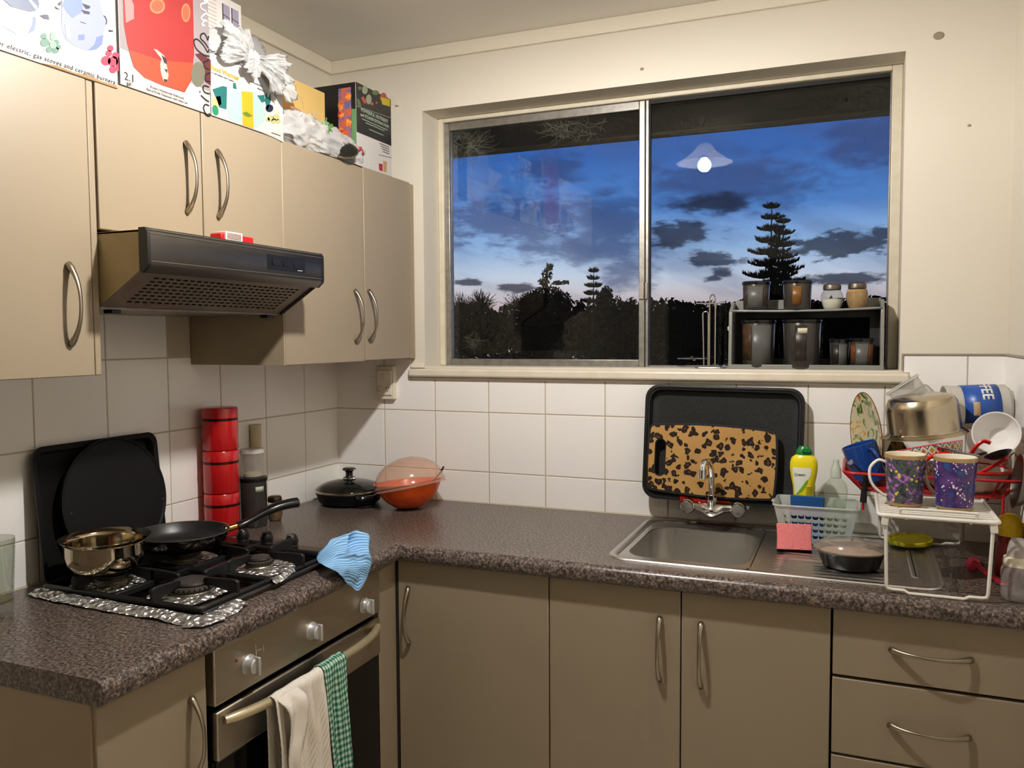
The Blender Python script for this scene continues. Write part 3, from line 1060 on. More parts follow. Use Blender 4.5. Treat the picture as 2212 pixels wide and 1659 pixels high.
ad = N('ShaderNodeMath', {0: v1.outputs['Distance'], 1: n1.outputs[0]}, operation='ADD')
bp_ = N('ShaderNodeBump', {'Height': ad.outputs[0], 'Strength': 1.0, 'Distance': 0.012})
nt.links.new(bp_.outputs[0], b.inputs['Normal'])
foil_m = m
BURN = [(0.400, -1.140, 0.043, True), (0.412, -0.932, 0.029, False), (0.175, -1.145, 0.033, False), (0.180, -0.935, 0.037, False)]
cap_m = mat('grey_black_burner_cap', (58, 53, 52), 0.35)
ring_m = mat('alloy_burner_ring', (150, 140, 124), 0.4, 0.7)
for x, y, r, big in BURN:
    T = tr(x, y, 0)
    bu = obj('burner', xf(lathe([(0, 0.9036), (r * 1.12, 0.9036), (r * 1.12, 0.913), (r * 1.02, 0.9165), (r * 1.02, 0.918)], 32), T), ring_m, hob, world=True)
    obj('flame_ring', xf(lathe([(r * 1.10, 0.918), (r * 1.14, 0.921), (r * 1.10, 0.926), (r * 0.7, 0.9275), (0, 0.9275)], 32), T), mat('burner_ring_dark', (70, 62, 56), 0.45), bu).location = -hob.location
    nt_ = []
    for k in range(28):
        a = 2 * PI * k / 28
        nt_.append(xf(box((r * 1.08, -0.0012, 0.9195), (r * 1.15, 0.0012, 0.9245)), tr(x, y, 0) @ rot('Z', a)))
    obj('flame_slots', join(*nt_), blk, bu, smooth=0, kind='stuff').location = -hob.location
    obj('burner_cap', xf(lathe([(r * 0.86, 0.9275), (r * 0.90, 0.930), (r * 0.84, 0.9345), (r * 0.5, 0.936), (0, 0.936)], 32), T), cap_m, bu).location = -hob.location
# pan supports: two frames side by side, each with corner posts and fingers for two burners
for gy0, gy1 in ((-1.246, -1.030), (-1.024, -0.802)):
    gx0, gx1 = 0.084, 0.522
    g = [tube([(x, y, 0.9145) for x, y in rrect(gx1 - gx0, gy1 - gy0, 0.012, 4, (gx0 + gx1) / 2, (gy0 + gy1) / 2)], 0.0075, 6, closed=True),
         box((0.285, gy0, 0.909), (0.297, gy1, 0.922))]
    sup = obj('pan_support', join(*g), iron_m, hob, world=True, bevel=0.0015)
    cy = (gy0 + gy1) / 2
    for bx, by in ((0.400, None), (0.178, None)):
        for dx, dy in ((1, 0), (-1, 0), (0, 1), (0, -1)):
            if dx:
                tip = (bx + dx * 0.035, cy)
                root = ((gx1 if dx > 0 else 0.291) if bx > 0.29 else (0.291 if dx > 0 else gx0), cy)
            else:
                tip = (bx, cy + dy * 0.035)
                root = (bx, gy1 if dy > 0 else gy0)
            L = math.hypot(root[0] - tip[0], root[1] - tip[1])
            prof = [(0, 0.934), (0.004, 0.930), (L - 0.022, 0.921), (L - 0.012, 0.908), (L + 0.006, 0.908), (L + 0.006, 0.942), (L + 0.001, 0.9465), (L - 0.012, 0.9468), (0.008, 0.9445), (0.0, 0.941)]
            a = math.atan2(root[1] - tip[1], root[0] - tip[0])
            M = tr(tip[0], tip[1], 0) @ rot('Z', a) @ Matrix(((1, 0, 0, 0), (0, 0, -1, 0), (0, 1, 0, 0), (0, 0, 0, 1)))
            obj('finger', xf(prism(prof, -0.0045, 0.0045), M), iron_m, sup, bevel=0.002).location = -hob.location
kk = mat('black_hob_knob', (16, 15, 15), 0.4)
for x in (0.120, 0.203, 0.283, 0.364):
    k = obj('knob', xf(lathe([(0, 0.909), (0.0165, 0.909), (0.0165, 0.913), (0.0155, 0.915), (0.0175, 0.925), (0.0125, 0.9395), (0.011, 0.941), (0, 0.941)], 22), tr(x, -0.745, 0)), kk, hob, world=True)
    obj('knob_pointer', box((x - 0.001, -0.757, 0.9408), (x + 0.001, -0.746, 0.9414)), mat('white_print', (210, 208, 200), 0.5), k).location = -hob.location


# ---- crumpled kitchen foil lining the burner pan and folded over its left and front edges
def foil_sheet(fn, nu, nv, amp, seed, sc=30):
    def f(u, v):
        p = Vector(fn(u, v))
        q = p * sc + Vector((seed, seed * 2, 0))
        return p + Vector((noise.noise(q), noise.noise(q + Vector((9, 0, 0))), noise.noise(q + Vector((0, 9, 0))))) * amp
    return grid(f, nu, nv)


for (x, y, r, big), lb in zip(BURN, ('crumpled foil liner round the large front left burner', 'crumpled foil liner round the small front right burner', 'crumpled foil liner under the saucepan', 'crumpled foil liner under the frying pan')):
    R0, R1 = r * 1.16, 0.072

    def liner(u, v):
        a = 2 * PI * u
        q = 1.0 + 0.25 * abs(math.sin(2 * a)) ** 3
        rr = R0 + (R1 * q - R0) * v
        return (x + rr * math.cos(a), y + rr * math.sin(a), 0.9062 + 0.004 * (1 - v) + 0.003 * math.sin(9 * a) * v * v * 0.3)
    o = obj('foil_liner', foil_sheet(liner, 56, 8, 0.0022, x * 10 + y), foil_m, smooth=20)
    tag(o, lb, 'foil', 'foil liners on the hob')
# long folded strip along the left edge of the hob, turning the front corner
path = [(0.075, -1.262), (0.14, -1.272), (0.22, -1.276), (0.30, -1.277), (0.38, -1.28), (0.46, -1.279), (0.52, -1.283), (0.557, -1.275), (0.562, -1.24), (0.556, -1.19), (0.549, -1.155)]
sp = spline([(a, b_, 0) for a, b_ in path], 10)


def strip(u, v):
    i = min(int(u * (len(sp) - 1)), len(sp) - 2)
    f = u * (len(sp) - 1) - i
    p = Vector(sp[i]).lerp(Vector(sp[i + 1]), f)
    t_ = (Vector(sp[i + 1]) - Vector(sp[i])).normalized()
    nn = Vector((t_.y, -t_.x, 0))        # outwards
    wv = 0.5 + 0.5 * noise.noise(Vector((u * 14, 3.1, 0)))
    w = 0.010 + 0.012 * wv + (0.010 if 0.62 < u < 0.80 else 0)
    off = -0.016 + v * (0.016 + w)
    z = 0.9125 - (0.0085 - 0.005 * noise.noise(Vector((u * 9, 7.0, 0)))) * max(0, (v - 0.35)) / 0.65
    return (p.x + nn.x * off, p.y + nn.y * off, z)


o = obj('foil_strip', foil_sheet(strip, 110, 8, 0.0022, 4.0, 60), foil_m, smooth=20)
tag(o, 'long crumpled foil strip folded over the left edge of the hob', 'foil')


def scrap(u, v):
    return (0.522 + 0.034 * v * (1 - 0.5 * u) - 0.01 * u, -1.045 + 0.10 * u + 0.006 * math.sin(6 * v), 0.9135 + 0.008 * math.sin(PI * v) + 0.006 * u * (1 - v))


o = obj('foil_scrap', foil_sheet(scrap, 26, 10, 0.0045, 11.0, 55), foil_m, smooth=20)
tag(o, 'small torn foil scrap at the front edge of the hob', 'foil')
# thin shiny blade of a slice lying by the front right corner
bl = thing('cake_knife', 'flat steel blade lying at the front right corner of the hob under the blue cloth', 'knife', (0.52, -0.84, 0.915))
obj('blade', xf(prism([(-0.045, 0.0), (0.055, -0.006), (0.075, 0.0), (0.075, 0.014), (0.05, 0.018)], 0, 0.0012), rot('Z', 1.45)), mat('mirror_steel', (206, 206, 208), 0.1, 1.0), bl)
obj('blade_handle', xf(box((0.07, 0.0, -0.002), (0.12, 0.014, 0.006)), rot('Z', 1.45)), blk, bl, bevel=0.002)

# ================================================================ sink
ss_m = mat('stainless_sink', (214, 211, 205), 0.33, 1.0, noise_=(12, 0.3), rgb2=(196, 193, 187))
sk = thing('kitchen_sink', 'single-bowl stainless steel sink with ribbed drainer on the right', 'sink', (1.53, -0.28, 0.9))
ox0, ox1, oy0, oy1 = 1.150, 1.918, -0.528, -0.040
# outer rim ring down to the pressed deck, then the deck with the bowl hole on the left and the drainer on the right
BX0, BX1, BY0, BY1 = 1.188, 1.492, -0.476, -0.128
RIM = [rloop(ox0, oy0, ox1, oy1, 0.055, 0.9004, 8), rloop(ox0 + .002, oy0 + .002, ox1 - .002, oy1 - .002, 0.054, 0.9035, 8), rloop(ox0 + .012, oy0 + .012, ox1 - .012, oy1 - .012, 0.046, 0.9042, 8), rloop(ox0 + .022, oy0 + .022, ox1 - .022, oy1 - .022, 0.04, 0.8985, 8)]
obj('rim', loops(RIM, False, False), ss_m, sk, world=True)
# deck: grid of quads, skipping the bowl
ix0, ix1, iy0, iy1 = ox0 + .020, ox1 - .020, oy0 + .020, oy1 - .020
outer = rloop(ix0, iy0, 1.50, iy1, 0.04, 0.8985, 8)
bowl_l = rloop(BX0, BY0, BX1, BY1, 0.06, 0.8985, 8)
obj('bowl_surround', loops([outer, bowl_l], False, False), ss_m, sk, world=True)
secs = []
for k in range(9):
    f = k / 8
    ins = 0.004 + 0.016 * f ** 2 + (0.03 if k == 8 else 0)
    z = 0.8985 - 0.002 - 0.135 * math.sin(f * PI / 2) ** 0.9 if k < 8 else 0.760
    secs.append(rloop(BX0 + ins, BY0 + ins, BX1 - ins, BY1 - ins, 0.058, z, 8))
obj('bowl', loops([bowl_l] + secs, False, True), ss_m, sk, world=True)
obj('waste_outlet', xf(lathe([(0.04, 0.7615), (0.036, 0.763), (0.03, 0.7605), (0.0, 0.7605)], 24), tr(1.34, -0.30, 0)), mat('chrome', (225, 225, 225), 0.06, 1.0), sk, world=True)


def drain(u, v):
    x = 1.498 + (ix1 - 1.498) * u
    y = iy0 + (iy1 - iy0) * v
    z = 0.8985
    if 0.14 < u < 0.80 and y < -0.16:
        k = min(1, (u - 0.14) / 0.04, (0.80 - u) / 0.04)
        z += 0.0035 * k * max(0, math.sin((y + 0.5) * 2 * PI / 0.0265)) + 0.001 * k
    cx, cy = ix1 - 0.04, None
    if x > cx:
        for yc, s in ((iy0 + 0.04, -1), (iy1 - 0.04, 1)):
            if (y - yc) * s > 0:
                d_ = math.hypot(x - cx, y - yc)
                if d_ > 0.04:
                    x = cx + (x - cx) * 0.04 / d_
                    y = yc + (y - yc) * 0.04 / d_
    return (x, y, z)


obj('drainer', grid(drain, 48, 150), ss_m, sk, world=True)
# pressed groove at the right end of the drainer
obj('drainer_ridge', xf(loops([[(x, y, z) for x, y in rrect(w_, h_, 0.007, 4)] for w_, h_, z in ((0.020, 0.26, 0), (0.016, 0.256, 0.0022), (0.012, 0.25, 0.0028))], False, True), tr(1.862, -0.30, 0.8986)), ss_m, sk, world=True)

# ---------------------------------------------------------------- mixer tap on the wall
chr_m = mat('chrome', (225, 225, 225), 0.06, 1.0)
tp = thing('mixer_tap', 'chrome wall-mounted mixer tap with two round handles above the sink', 'tap', (1.352, -0.006, 0.966))
obj('tap_body', join(tube(spline([(-0.078, -0.062, -0.004), (-0.05, -0.095, -0.004), (-0.02, -0.113, -0.006), (0, -0.118, -0.012), (0.02, -0.113, -0.006), (0.05, -0.095, -0.004), (0.078, -0.062, -0.004)], 5), [0.0115] * 8 + [0.013, 0.015, 0.016, 0.0165, 0.017, 0.0175, 0.018, 0.018, 0.018, 0.0175, 0.017, 0.0165, 0.016, 0.015, 0.013] + [0.0115] * 8, 14),
                     tube([(0, -0.118, -0.02), (0, -0.118, 0.022)], 0.0135, 16)), chr_m, tp)
for s in (-1, 1):
    obj('wall_pipe', join(tube([(s * 0.072, 0.0, -0.004), (s * 0.072, -0.066, -0.004)], 0.0125, 16), tube([(s * 0.072, 0.0, -0.004), (s * 0.072, -0.010, -0.004)], 0.024, 20)), chr_m, tp)
    h = obj('tap_handle', xf(lathe([(0.010, 0.0), (0.014, 0.006), (0.019, 0.012), (0.0225, 0.018), (0.0225, 0.036), (0.0195, 0.0425), (0.008, 0.0445), (0, 0.0445)], 12), tr(s * 0.072, -0.066, -0.006) @ rot('X', PI / 2)), mat('worn_chrome', (198, 194, 188), 0.2, 1.0), tp, smooth=20)
    obj('handle_cap', xf(lathe([(0.0165, 0.0445), (0.016, 0.0465), (0, 0.047)], 24), tr(s * 0.072, -0.066, -0.006) @ rot('X', PI / 2)), mat('cloudy_handle_cap', (150, 144, 138), 0.25, 0.8), h)
obj('swivel_nut', tube([(0, -0.118, 0.016), (0, -0.118, 0.036)], 0.0145, 6), chr_m, tp, bevel=0.001)
spt = spline([(0, -0.118, 0.03), (0, -0.120, 0.072), (0.0, -0.134, 0.110), (-0.002, -0.164, 0.136), (-0.005, -0.200, 0.143), (-0.008, -0.216, 0.136), (-0.009, -0.224, 0.120)], 6)
obj('spout', tube(spt, 0.0088, 14), chr_m, tp)
obj('aerator', tube([(-0.009, -0.223, 0.124), (-0.009, -0.226, 0.098)], 0.0125, 18), chr_m, tp, bevel=0.001)

# ================================================================ things on and around the hob
blk_pan = mat('black_nonstick', (12, 12, 12), 0.6, spec=0.25, bump=(200, 0.1, 0.0005))
blk_gloss = mat('black_gloss_enamel', (16, 15, 15), 0.12)
mir = mat('polished_stainless', (196, 182, 156), 0.10, 1.0)
brs = mat('brushed_stainless', (190, 176, 150), 0.22, 1.0)

# baking tray leaning on the tiles
LEAN = 0.10
bt = thing('baking_tray', 'large black rectangular baking tray leaning on the tiles behind the hob', 'baking tray', (0.038, -1.046, 0.9008), rot3=(0, -LEAN, 0))


def tray_vf(w, h, r, depth, lip, th=0.0015, cx=0.0):
    """open tray lying in the local yz plane, opening towards +x, bottom edge at z=0"""
    def L(w_, h_, r_, x):
        return [(x, a, b_ + h / 2) for a, b_ in rrect(w_, h_, r_, 6)]
    S = [L(w, h, r, depth), L(w - .002, h - .002, r, depth + 0.002), L(w - 2 * lip, h - 2 * lip, r - lip * .5, depth), L(w - 2 * lip - .012, h - 2 * lip - .012, r - lip * .6, 0.004), L(w - 2 * lip - .03, h - 2 * lip - .03, r - lip * .8, 0.0015)]
    S2 = [L(w - 2 * lip - .028, h - 2 * lip - .028, r - lip * .8, 0.0), L(w - 2 * lip - .008, h - 2 * lip - .008, r - lip * .6, 0.003), L(w - 2 * lip + .003, h - 2 * lip + .003, r - lip * .5, depth - 0.002), L(w, h, r, depth - 0.001)]
    return join(loops(S, False, True), loops(S2, True, False), loops([S2[-1], S[0]], False, False))


obj('tray_shell', tray_vf(0.358, 0.312, 0.028, 0.022, 0.012), blk_pan, bt)
obj('tray_rim_wire', tube([(0.0225, a, b_ + 0.156) for a, b_ in rrect(0.357, 0.311, 0.028, 6)], 0.0018, 6, closed=True), mat('worn_dark_rim', (52, 50, 47), 0.3, 0.6), bt)
gr = thing('flat_griddle', 'round flat black griddle plate leaning inside the baking tray', 'griddle', (0.070, -1.020, 0.9100), rot3=(0, -0.125, 0))
obj('griddle_plate', xf(lathe([(0, 0.004), (0.146, 0.0045), (0.150, 0.0075), (0.1535, 0.0075), (0.1535, 0.001), (0.150, 0), (0, 0)], 64), tr(0, 0, 0.1538) @ rot('Y', PI / 2)), blk_pan, gr)
for a, r_ in ((-0.13, 0.1), (0.14, 0.14)):
    obj('rivet', xf(lathe([(0.003, 0.0045), (0.0025, 0.006), (0, 0.0065)], 10), tr(0, a, 0.13 if a > 0 else 0.145) @ rot('Y', PI / 2)), mat('worn_rivet', (90, 70, 60), 0.4, 0.7), gr)

# saucepan
sp_ = thing('saucepan', 'small shiny stainless steel pot with a flared rim on the back left burner', 'saucepan', (0.193, -1.178, 0.9472))
R = 0.083
prof = [(0, 0.0), (R * 0.70, 0.0), (R * 0.86, 0.006), (R * 0.96, 0.020), (R, 0.038), (R, 0.060), (R * 1.01, 0.0625), (R * 1.05, 0.066), (R * 1.13, 0.0715), (R * 1.135, 0.0725), (R * 1.05, 0.0685), (R * 1.0, 0.0645), (R * 0.985, 0.060), (R * 0.985, 0.037), (R * 0.945, 0.021), (R * 0.84, 0.008), (R * 0.68, 0.0025), (0, 0.0025)]
obj('pot_body', lathe(prof, 56), mir, sp_)
obj('pot_bead', lathe([(R * 1.005, 0.0610), (R * 1.02, 0.0618), (R * 1.005, 0.0626)], 56), brs, sp_)

# frying pan, handle towards the corner
fp = thing('frying_pan', 'black non-stick frying pan with a long plastic handle on the back right burner', 'frying pan', (0.203, -0.963, 0.9472))
R = 0.112
obj('pan_outside', lathe([(0, 0), (R * 0.74, 0), (R * 0.80, 0.002), (R * 0.93, 0.016), (R * 1.0, 0.036), (R * 1.0, 0.0375)], 56), blk_gloss, fp)
obj('pan_inside', lathe([(R * 1.0, 0.0375), (R * 0.985, 0.0375), (R * 0.91, 0.017), (R * 0.79, 0.0045), (R * 0.73, 0.003), (0, 0.003)], 56), mat('grey_nonstick_lining', (38, 36, 34), 0.38), fp)
obj('pan_rim', tube([(R * math.cos(2 * PI * k / 48), R * math.sin(2 * PI * k / 48), 0.0376) for k in range(48)], 0.0012, 6, closed=True), mat('bare_rim', (150, 142, 128), 0.3, 0.9), fp)
ha = 1.03          # handle direction in plan
c_, s_ = math.cos(ha), math.sin(ha)
ferr = mat('gold_ferrule', (196, 138, 52), 0.15, 1.0)
hd_ = obj('handle_bracket', tube([(c_ * (R - 0.006), s_ * (R - 0.006), 0.026), (c_ * (R + 0.034), s_ * (R + 0.034), 0.033)], [0.0085, 0.0078], 14), ferr, fp)
hp = spline([(c_ * (R + d_), s_ * (R + d_), z) for d_, z in ((0.026, 0.030), (0.05, 0.038), (0.09, 0.0545), (0.13, 0.0665), (0.165, 0.071), (0.188, 0.0715))], 5)
nn = len(hp)
hr = [0.0165 - 0.0040 * math.sin(PI * min(1, i / nn / 0.5)) + 0.004 * max(0, i / nn - 0.4) for i in range(nn)]
hr[-1] = 0.012
obj('pan_handle', tube(hp, hr, 14, flat=0.72), mat('black_bakelite', (18, 18, 18), 0.28), hd_)

# stack of three red storage tins
rd = mat('red_lacquer_tin', (188, 22, 26), 0.22, coat=0.3)
band = mat('dark_chrome_band', (66, 52, 48), 0.18, 0.9)
for k, lb in enumerate(('red round storage tin at the bottom of the stack of three, behind the frying pan', 'red round storage tin in the middle of the stack of three', 'red round storage tin on top of the stack of three')):
    t = thing('storage_tin', lb, 'tin', (0.068, -0.671, 0.9006 + 0.1212 * k), group='stacked red storage tins')
    r = 0.0488
    obj('tin_body', lathe([(0, 0), (r - 0.003, 0), (r - 0.001, 0.002), (r, 0.004), (r, 0.083), (r - 0.002, 0.084), (0, 0.084)], 48), rd, t)
    obj('tin_lid', lathe([(0, 0.089), (r - 0.0015, 0.089), (r, 0.0905), (r, 0.117), (r - 0.0015, 0.1195), (r - 0.005, 0.1208), (0, 0.1208)], 48), rd, t)
    obj('chrome_band', lathe([(r - 0.001, 0.0835), (r + 0.0006, 0.084), (r + 0.0006, 0.0885), (r - 0.001, 0.0895)], 48), band, t)
    obj('rubber_gasket', lathe([(r - 0.001, 0.0855), (r + 0.0012, 0.0862), (r - 0.001, 0.087)], 48), black_rub, t)

# smoked canister with a clear pot standing on it
smoke = clear('smoked_plastic', (150, 142, 132), (54, 50, 47), 0.62, 0.12)
blk_lid = mat('black_plastic_lid', (20, 19, 20), 0.25)
sticker = mat('cream_paper_label', (206, 200, 176), 0.6)


def lathe_patch(r, z0, z1, a0, a1, n=8, t=0.0005):
    return grid(lambda u, v: ((r + t) * math.cos(a0 + (a1 - a0) * u), (r + t) * math.sin(a0 + (a1 - a0) * u), z0 + (z1 - z0) * v), n, 1)


t = thing('storage_canister', 'tall smoked grey plastic canister with black lid beside the red tins', 'canister', (0.080, -0.5525, 0.9006))
obj('canister_body', lathe([(0, 0), (0.037, 0), (0.0395, 0.004), (0.0395, 0.134), (0.038, 0.134), (0.038, 0.004), (0, 0.002)], 40), mat('dark_smoked_plastic', (58, 54, 52), 0.2), t)
obj('canister_lid', lathe([(0, 0.147), (0.036, 0.147), (0.042, 0.1455), (0.0425, 0.140), (0.0405, 0.135), (0, 0.135)], 40), blk_lid, t)
obj('paper_label', lathe_patch(0.0395, 0.105, 0.121, -0.72, -0.05), mat('pale_green_label', (176, 186, 166), 0.5), t, solid=0.0006)
clr = clear('clear_plastic', (246, 246, 244), (226, 224, 216), 0.16, 0.1)
t = thing('plastic_pot', 'clear plastic pot with white lid and pale grains, on top of the smoked canister', 'pot', (0.080, -0.5525, 1.0482))
obj('pot_wall', lathe([(0, 0.0005), (0.031, 0.0005), (0.0335, 0.0725), (0.0325, 0.0725), (0.030, 0.002), (0, 0.002)], 40), clr, t)
obj('grains', lathe([(0, 0.0025), (0.0295, 0.0025), (0.0298, 0.0095), (0.015, 0.0125), (0, 0.0115)], 32), mat('pale_rice_grains', (214, 196, 152), 0.8, noise_=(300, 0.2), rgb2=(190, 168, 120)), t, kind='stuff')
obj('pot_lid', lathe([(0, 0.0825), (0.033, 0.0825), (0.0355, 0.081), (0.0358, 0.0705), (0.0342, 0.0705), (0.0342, 0.079), (0, 0.079)], 40), clear('milky_plastic', (250, 250, 250), (236, 234, 226), 0.55, 0.25), t)
tb = thing('cardboard_tube', 'upright pale cardboard tube behind the canisters', 'tube', (0.026, -0.470, 0.9006))
obj('tube_wall', lathe([(0.0165, 0), (0.0165, 0.292), (0.0150, 0.292), (0.0150, 0), (0.0165, 0)], 32), mat('pale_cardboard', (206, 194, 160), 0.75), tb)
jr = thing('spice_jar', 'small glass spice jar with brown spice and dark metal lid behind the pan handle', 'jar', (0.092, -0.4705, 0.9006))
glass_m = clear('jar_glass', (238, 240, 236), (200, 200, 190), 0.05, 0.03)
jprof = [(0.019, 0.0), (0.0215, 0.004), (0.0235, 0.02), (0.0235, 0.042), (0.0215, 0.053), (0.0185, 0.058)]
obj('glass', lathe([(0, 0)] + jprof, 32), glass_m, jr)
obj('spice', lathe([(0, 0.002), (0.018, 0.002), (0.0215, 0.02), (0.0215, 0.036), (0, 0.037)], 28), mat('brown_spice', (122, 84, 40), 0.8, noise_=(120, 0.2), rgb2=(96, 62, 28)), jr, kind='stuff')
obj('lid', lathe([(0.0185, 0.056), (0.0205, 0.057), (0.0215, 0.060), (0.0215, 0.067), (0.0195, 0.0735), (0.017, 0.075), (0, 0.0752)], 32), mat('bronzed_lid', (92, 72, 56), 0.25, 0.9), jr)

# lidded electric skillet in the corner
sk_ = thing('lidded_skillet', 'round black skillet with domed glass lid in the corner of the worktop', 'skillet', (0.157, -0.163, 0.9006))
R = 0.112
obj('skillet_body', lathe([(0, 0.004), (R * 0.82, 0.004), (R * 0.90, 0.010), (R * 0.985, 0.036), (R * 1.02, 0.043), (R * 1.02, 0.045), (R * 0.97, 0.045), (R * 0.88, 0.013), (R * 0.8, 0.008), (0, 0.008)], 56), blk_pan, sk_)
for a in (2.6, 5.74):
    ca, sa = math.cos(a), math.sin(a)
    o = obj('side_handle', tube(spline([(R * ca - 0.030 * sa, R * sa + 0.030 * ca, 0.036), ((R + .026) * ca - 0.026 * sa, (R + .026) * sa + 0.026 * ca, 0.038), ((R + .03) * ca, (R + .03) * sa, 0.039), ((R + .026) * ca + 0.026 * sa, (R + .026) * sa - 0.026 * ca, 0.038), (R * ca + 0.030 * sa, R * sa - 0.030 * ca, 0.036)], 5), 0.0075, 8), blk_lid, sk_)
for a in (0.8, 2.37, 3.94, 5.5):
    obj('foot', xf(lathe([(0, 0), (0.008, 0), (0.010, 0.010), (0, 0.010)], 12), tr(R * 0.7 * math.cos(a), R * 0.7 * math.sin(a), 0)), black_rub, sk_)
ld = obj('glass_lid', lathe([(R * 1.0, 0.0455)] + [(R * 1.0 * math.cos(a), 0.0455 + 0.036 * math.sin(a)) for a in [PI / 2 * k / 10 for k in range(1, 10)]] + [(0, 0.0815)], 56), clear('smoky_lid_glass', (120, 122, 116), (60, 62, 60), 0.25, 0.03, 1.4), sk_)
obj('lid_band', lathe([(R * 0.985, 0.047), (R * 1.025, 0.0445), (R * 1.03, 0.0475), (R * 0.995, 0.051)], 56), brs, ld)
obj('lid_knob', lathe([(0, 0.080), (0.020, 0.080), (0.021, 0.084), (0.014, 0.088), (0.012, 0.092), (0.012, 0.106), (0.016, 0.109), (0.0225, 0.112), (0.0225, 0.1155), (0.019, 0.119), (0, 0.1195)], 32), blk_lid, ld)
for z0, r_ in ((0.0835, 0.0225), (0.1135, 0.0232)):
    obj('knob_ring', lathe([(r_ - 0.004, z0 - 0.003), (r_, z0), (r_ - 0.003, z0 + 0.004)], 32), chr_m, ld)
obj('bowl_rest', lathe([(R * 0.9, 0.0405), (R * 1.0, 0.0445)], 40), blk_lid, sk_)

# orange bowl under a tilted clear dome
TB = (-0.06, 0.16, 0)
org = mat('orange_plastic', (236, 92, 26), 0.3, sss=0.0, spec=0.5)
ob = thing('mixing_bowl', 'orange plastic bowl tilted on the worktop under a clear dome lid', 'bowl', (0.392, -0.168, 0.9053), rot3=(0.0, -0.10, -0.25))
R = 0.108
obj('bowl_shell', lathe([(0, 0.0), (0.04, 0.0), (0.05, 0.004), (0.075, 0.022), (0.095, 0.048), (R, 0.078), (R + 0.004, 0.0815), (R + 0.0035, 0.083), (R - 0.002, 0.0825), (0.0925, 0.050), (0.0725, 0.0245), (0.047, 0.0065), (0, 0.003)], 56), org, ob)
obj('food', lathe([(0, 0.0062), (0.045, 0.0065), (0.07, 0.025), (0.089, 0.046), (0.06, 0.050), (0.02, 0.047), (0, 0.048)], 40), mat('orange_food', (198, 84, 26), 0.6, noise_=(40, 0.2), rgb2=(150, 66, 30)), ob, kind='stuff')
dm = thing('dome_lid', 'clear plastic dome lid resting askew on the orange bowl', 'lid', (0.392, -0.170, 0.9895), rot3=(0.02, -0.22, -0.25))
R = 0.1145
dome = [(R * 1.03, -0.016), (R * 1.03, -0.013), (R, -0.012), (R * 0.995, 0.0)]
obj('dome', lathe([(R, -0.020), (R * 1.025, -0.018), (R * 1.0, -0.012), (R * 1.02, -0.007), (R * 0.99, 0.0)] + [(R * 0.98 * math.cos(a), 0.078 * math.sin(a)) for a in [PI / 2 * k / 12 for k in range(1, 11)]] + [(R * 0.2, 0.078), (0, 0.078)], 64), clear('peach_clear_plastic', (252, 240, 230), (232, 200, 176), 0.24, 0.12), dm)
spn = thing('spoon', 'dark spoon handle sticking out to the right of the orange bowl', 'spoon', (0.470, -0.130, 0.985), rot3=(0, 0, 0))
obj('spoon_handle', tube(spline([(-0.055, -0.006, -0.032), (-0.02, 0.0, -0.004), (0.012, 0.004, 0.030), (0.024, 0.006, 0.052)], 5), [0.0035] * 8 + [0.0042, 0.0048, 0.0055, 0.0062, 0.0066, 0.0066, 0.006, 0.004], 8, flat=0.5), mat('dark_plastic_handle', (46, 34, 38), 0.35), spn)
obj('spoon_bowl', xf(lathe([(0, -0.008), (0.011, -0.006), (0.017, 0.0), (0.011, -0.004), (0, -0.006)], 16, sx=1.5), tr(-0.07, -0.008, -0.036)), mat('dark_plastic_handle', (46, 34, 38), 0.35), spn)

# glass tumbler at the left edge
tg = thing('glass_tumbler', 'ribbed clear glass tumbler cut off by the left edge of the picture', 'glass', (0.100, -1.3705, 0.9006))
rib = []
for k in range(25):
    z = 0.016 + 0.13 * k / 24
    rib.append((0.0325 + 0.008 * (z / 0.15) + (0.0007 if k % 2 else 0), z))
obj('tumbler_wall', lathe([(0, 0.0), (0.031, 0.0), (0.0325, 0.004)] + rib + [(0.0405, 0.15), (0.0395, 0.15), (0.031, 0.018), (0, 0.014)], 40), glass_m, tg)
obj('leftover_drink', lathe([(0, 0.0145), (0.0305, 0.0185), (0.031, 0.024), (0, 0.024)], 32), mat('murky_drink', (120, 104, 60), 0.4), tg, kind='stuff')

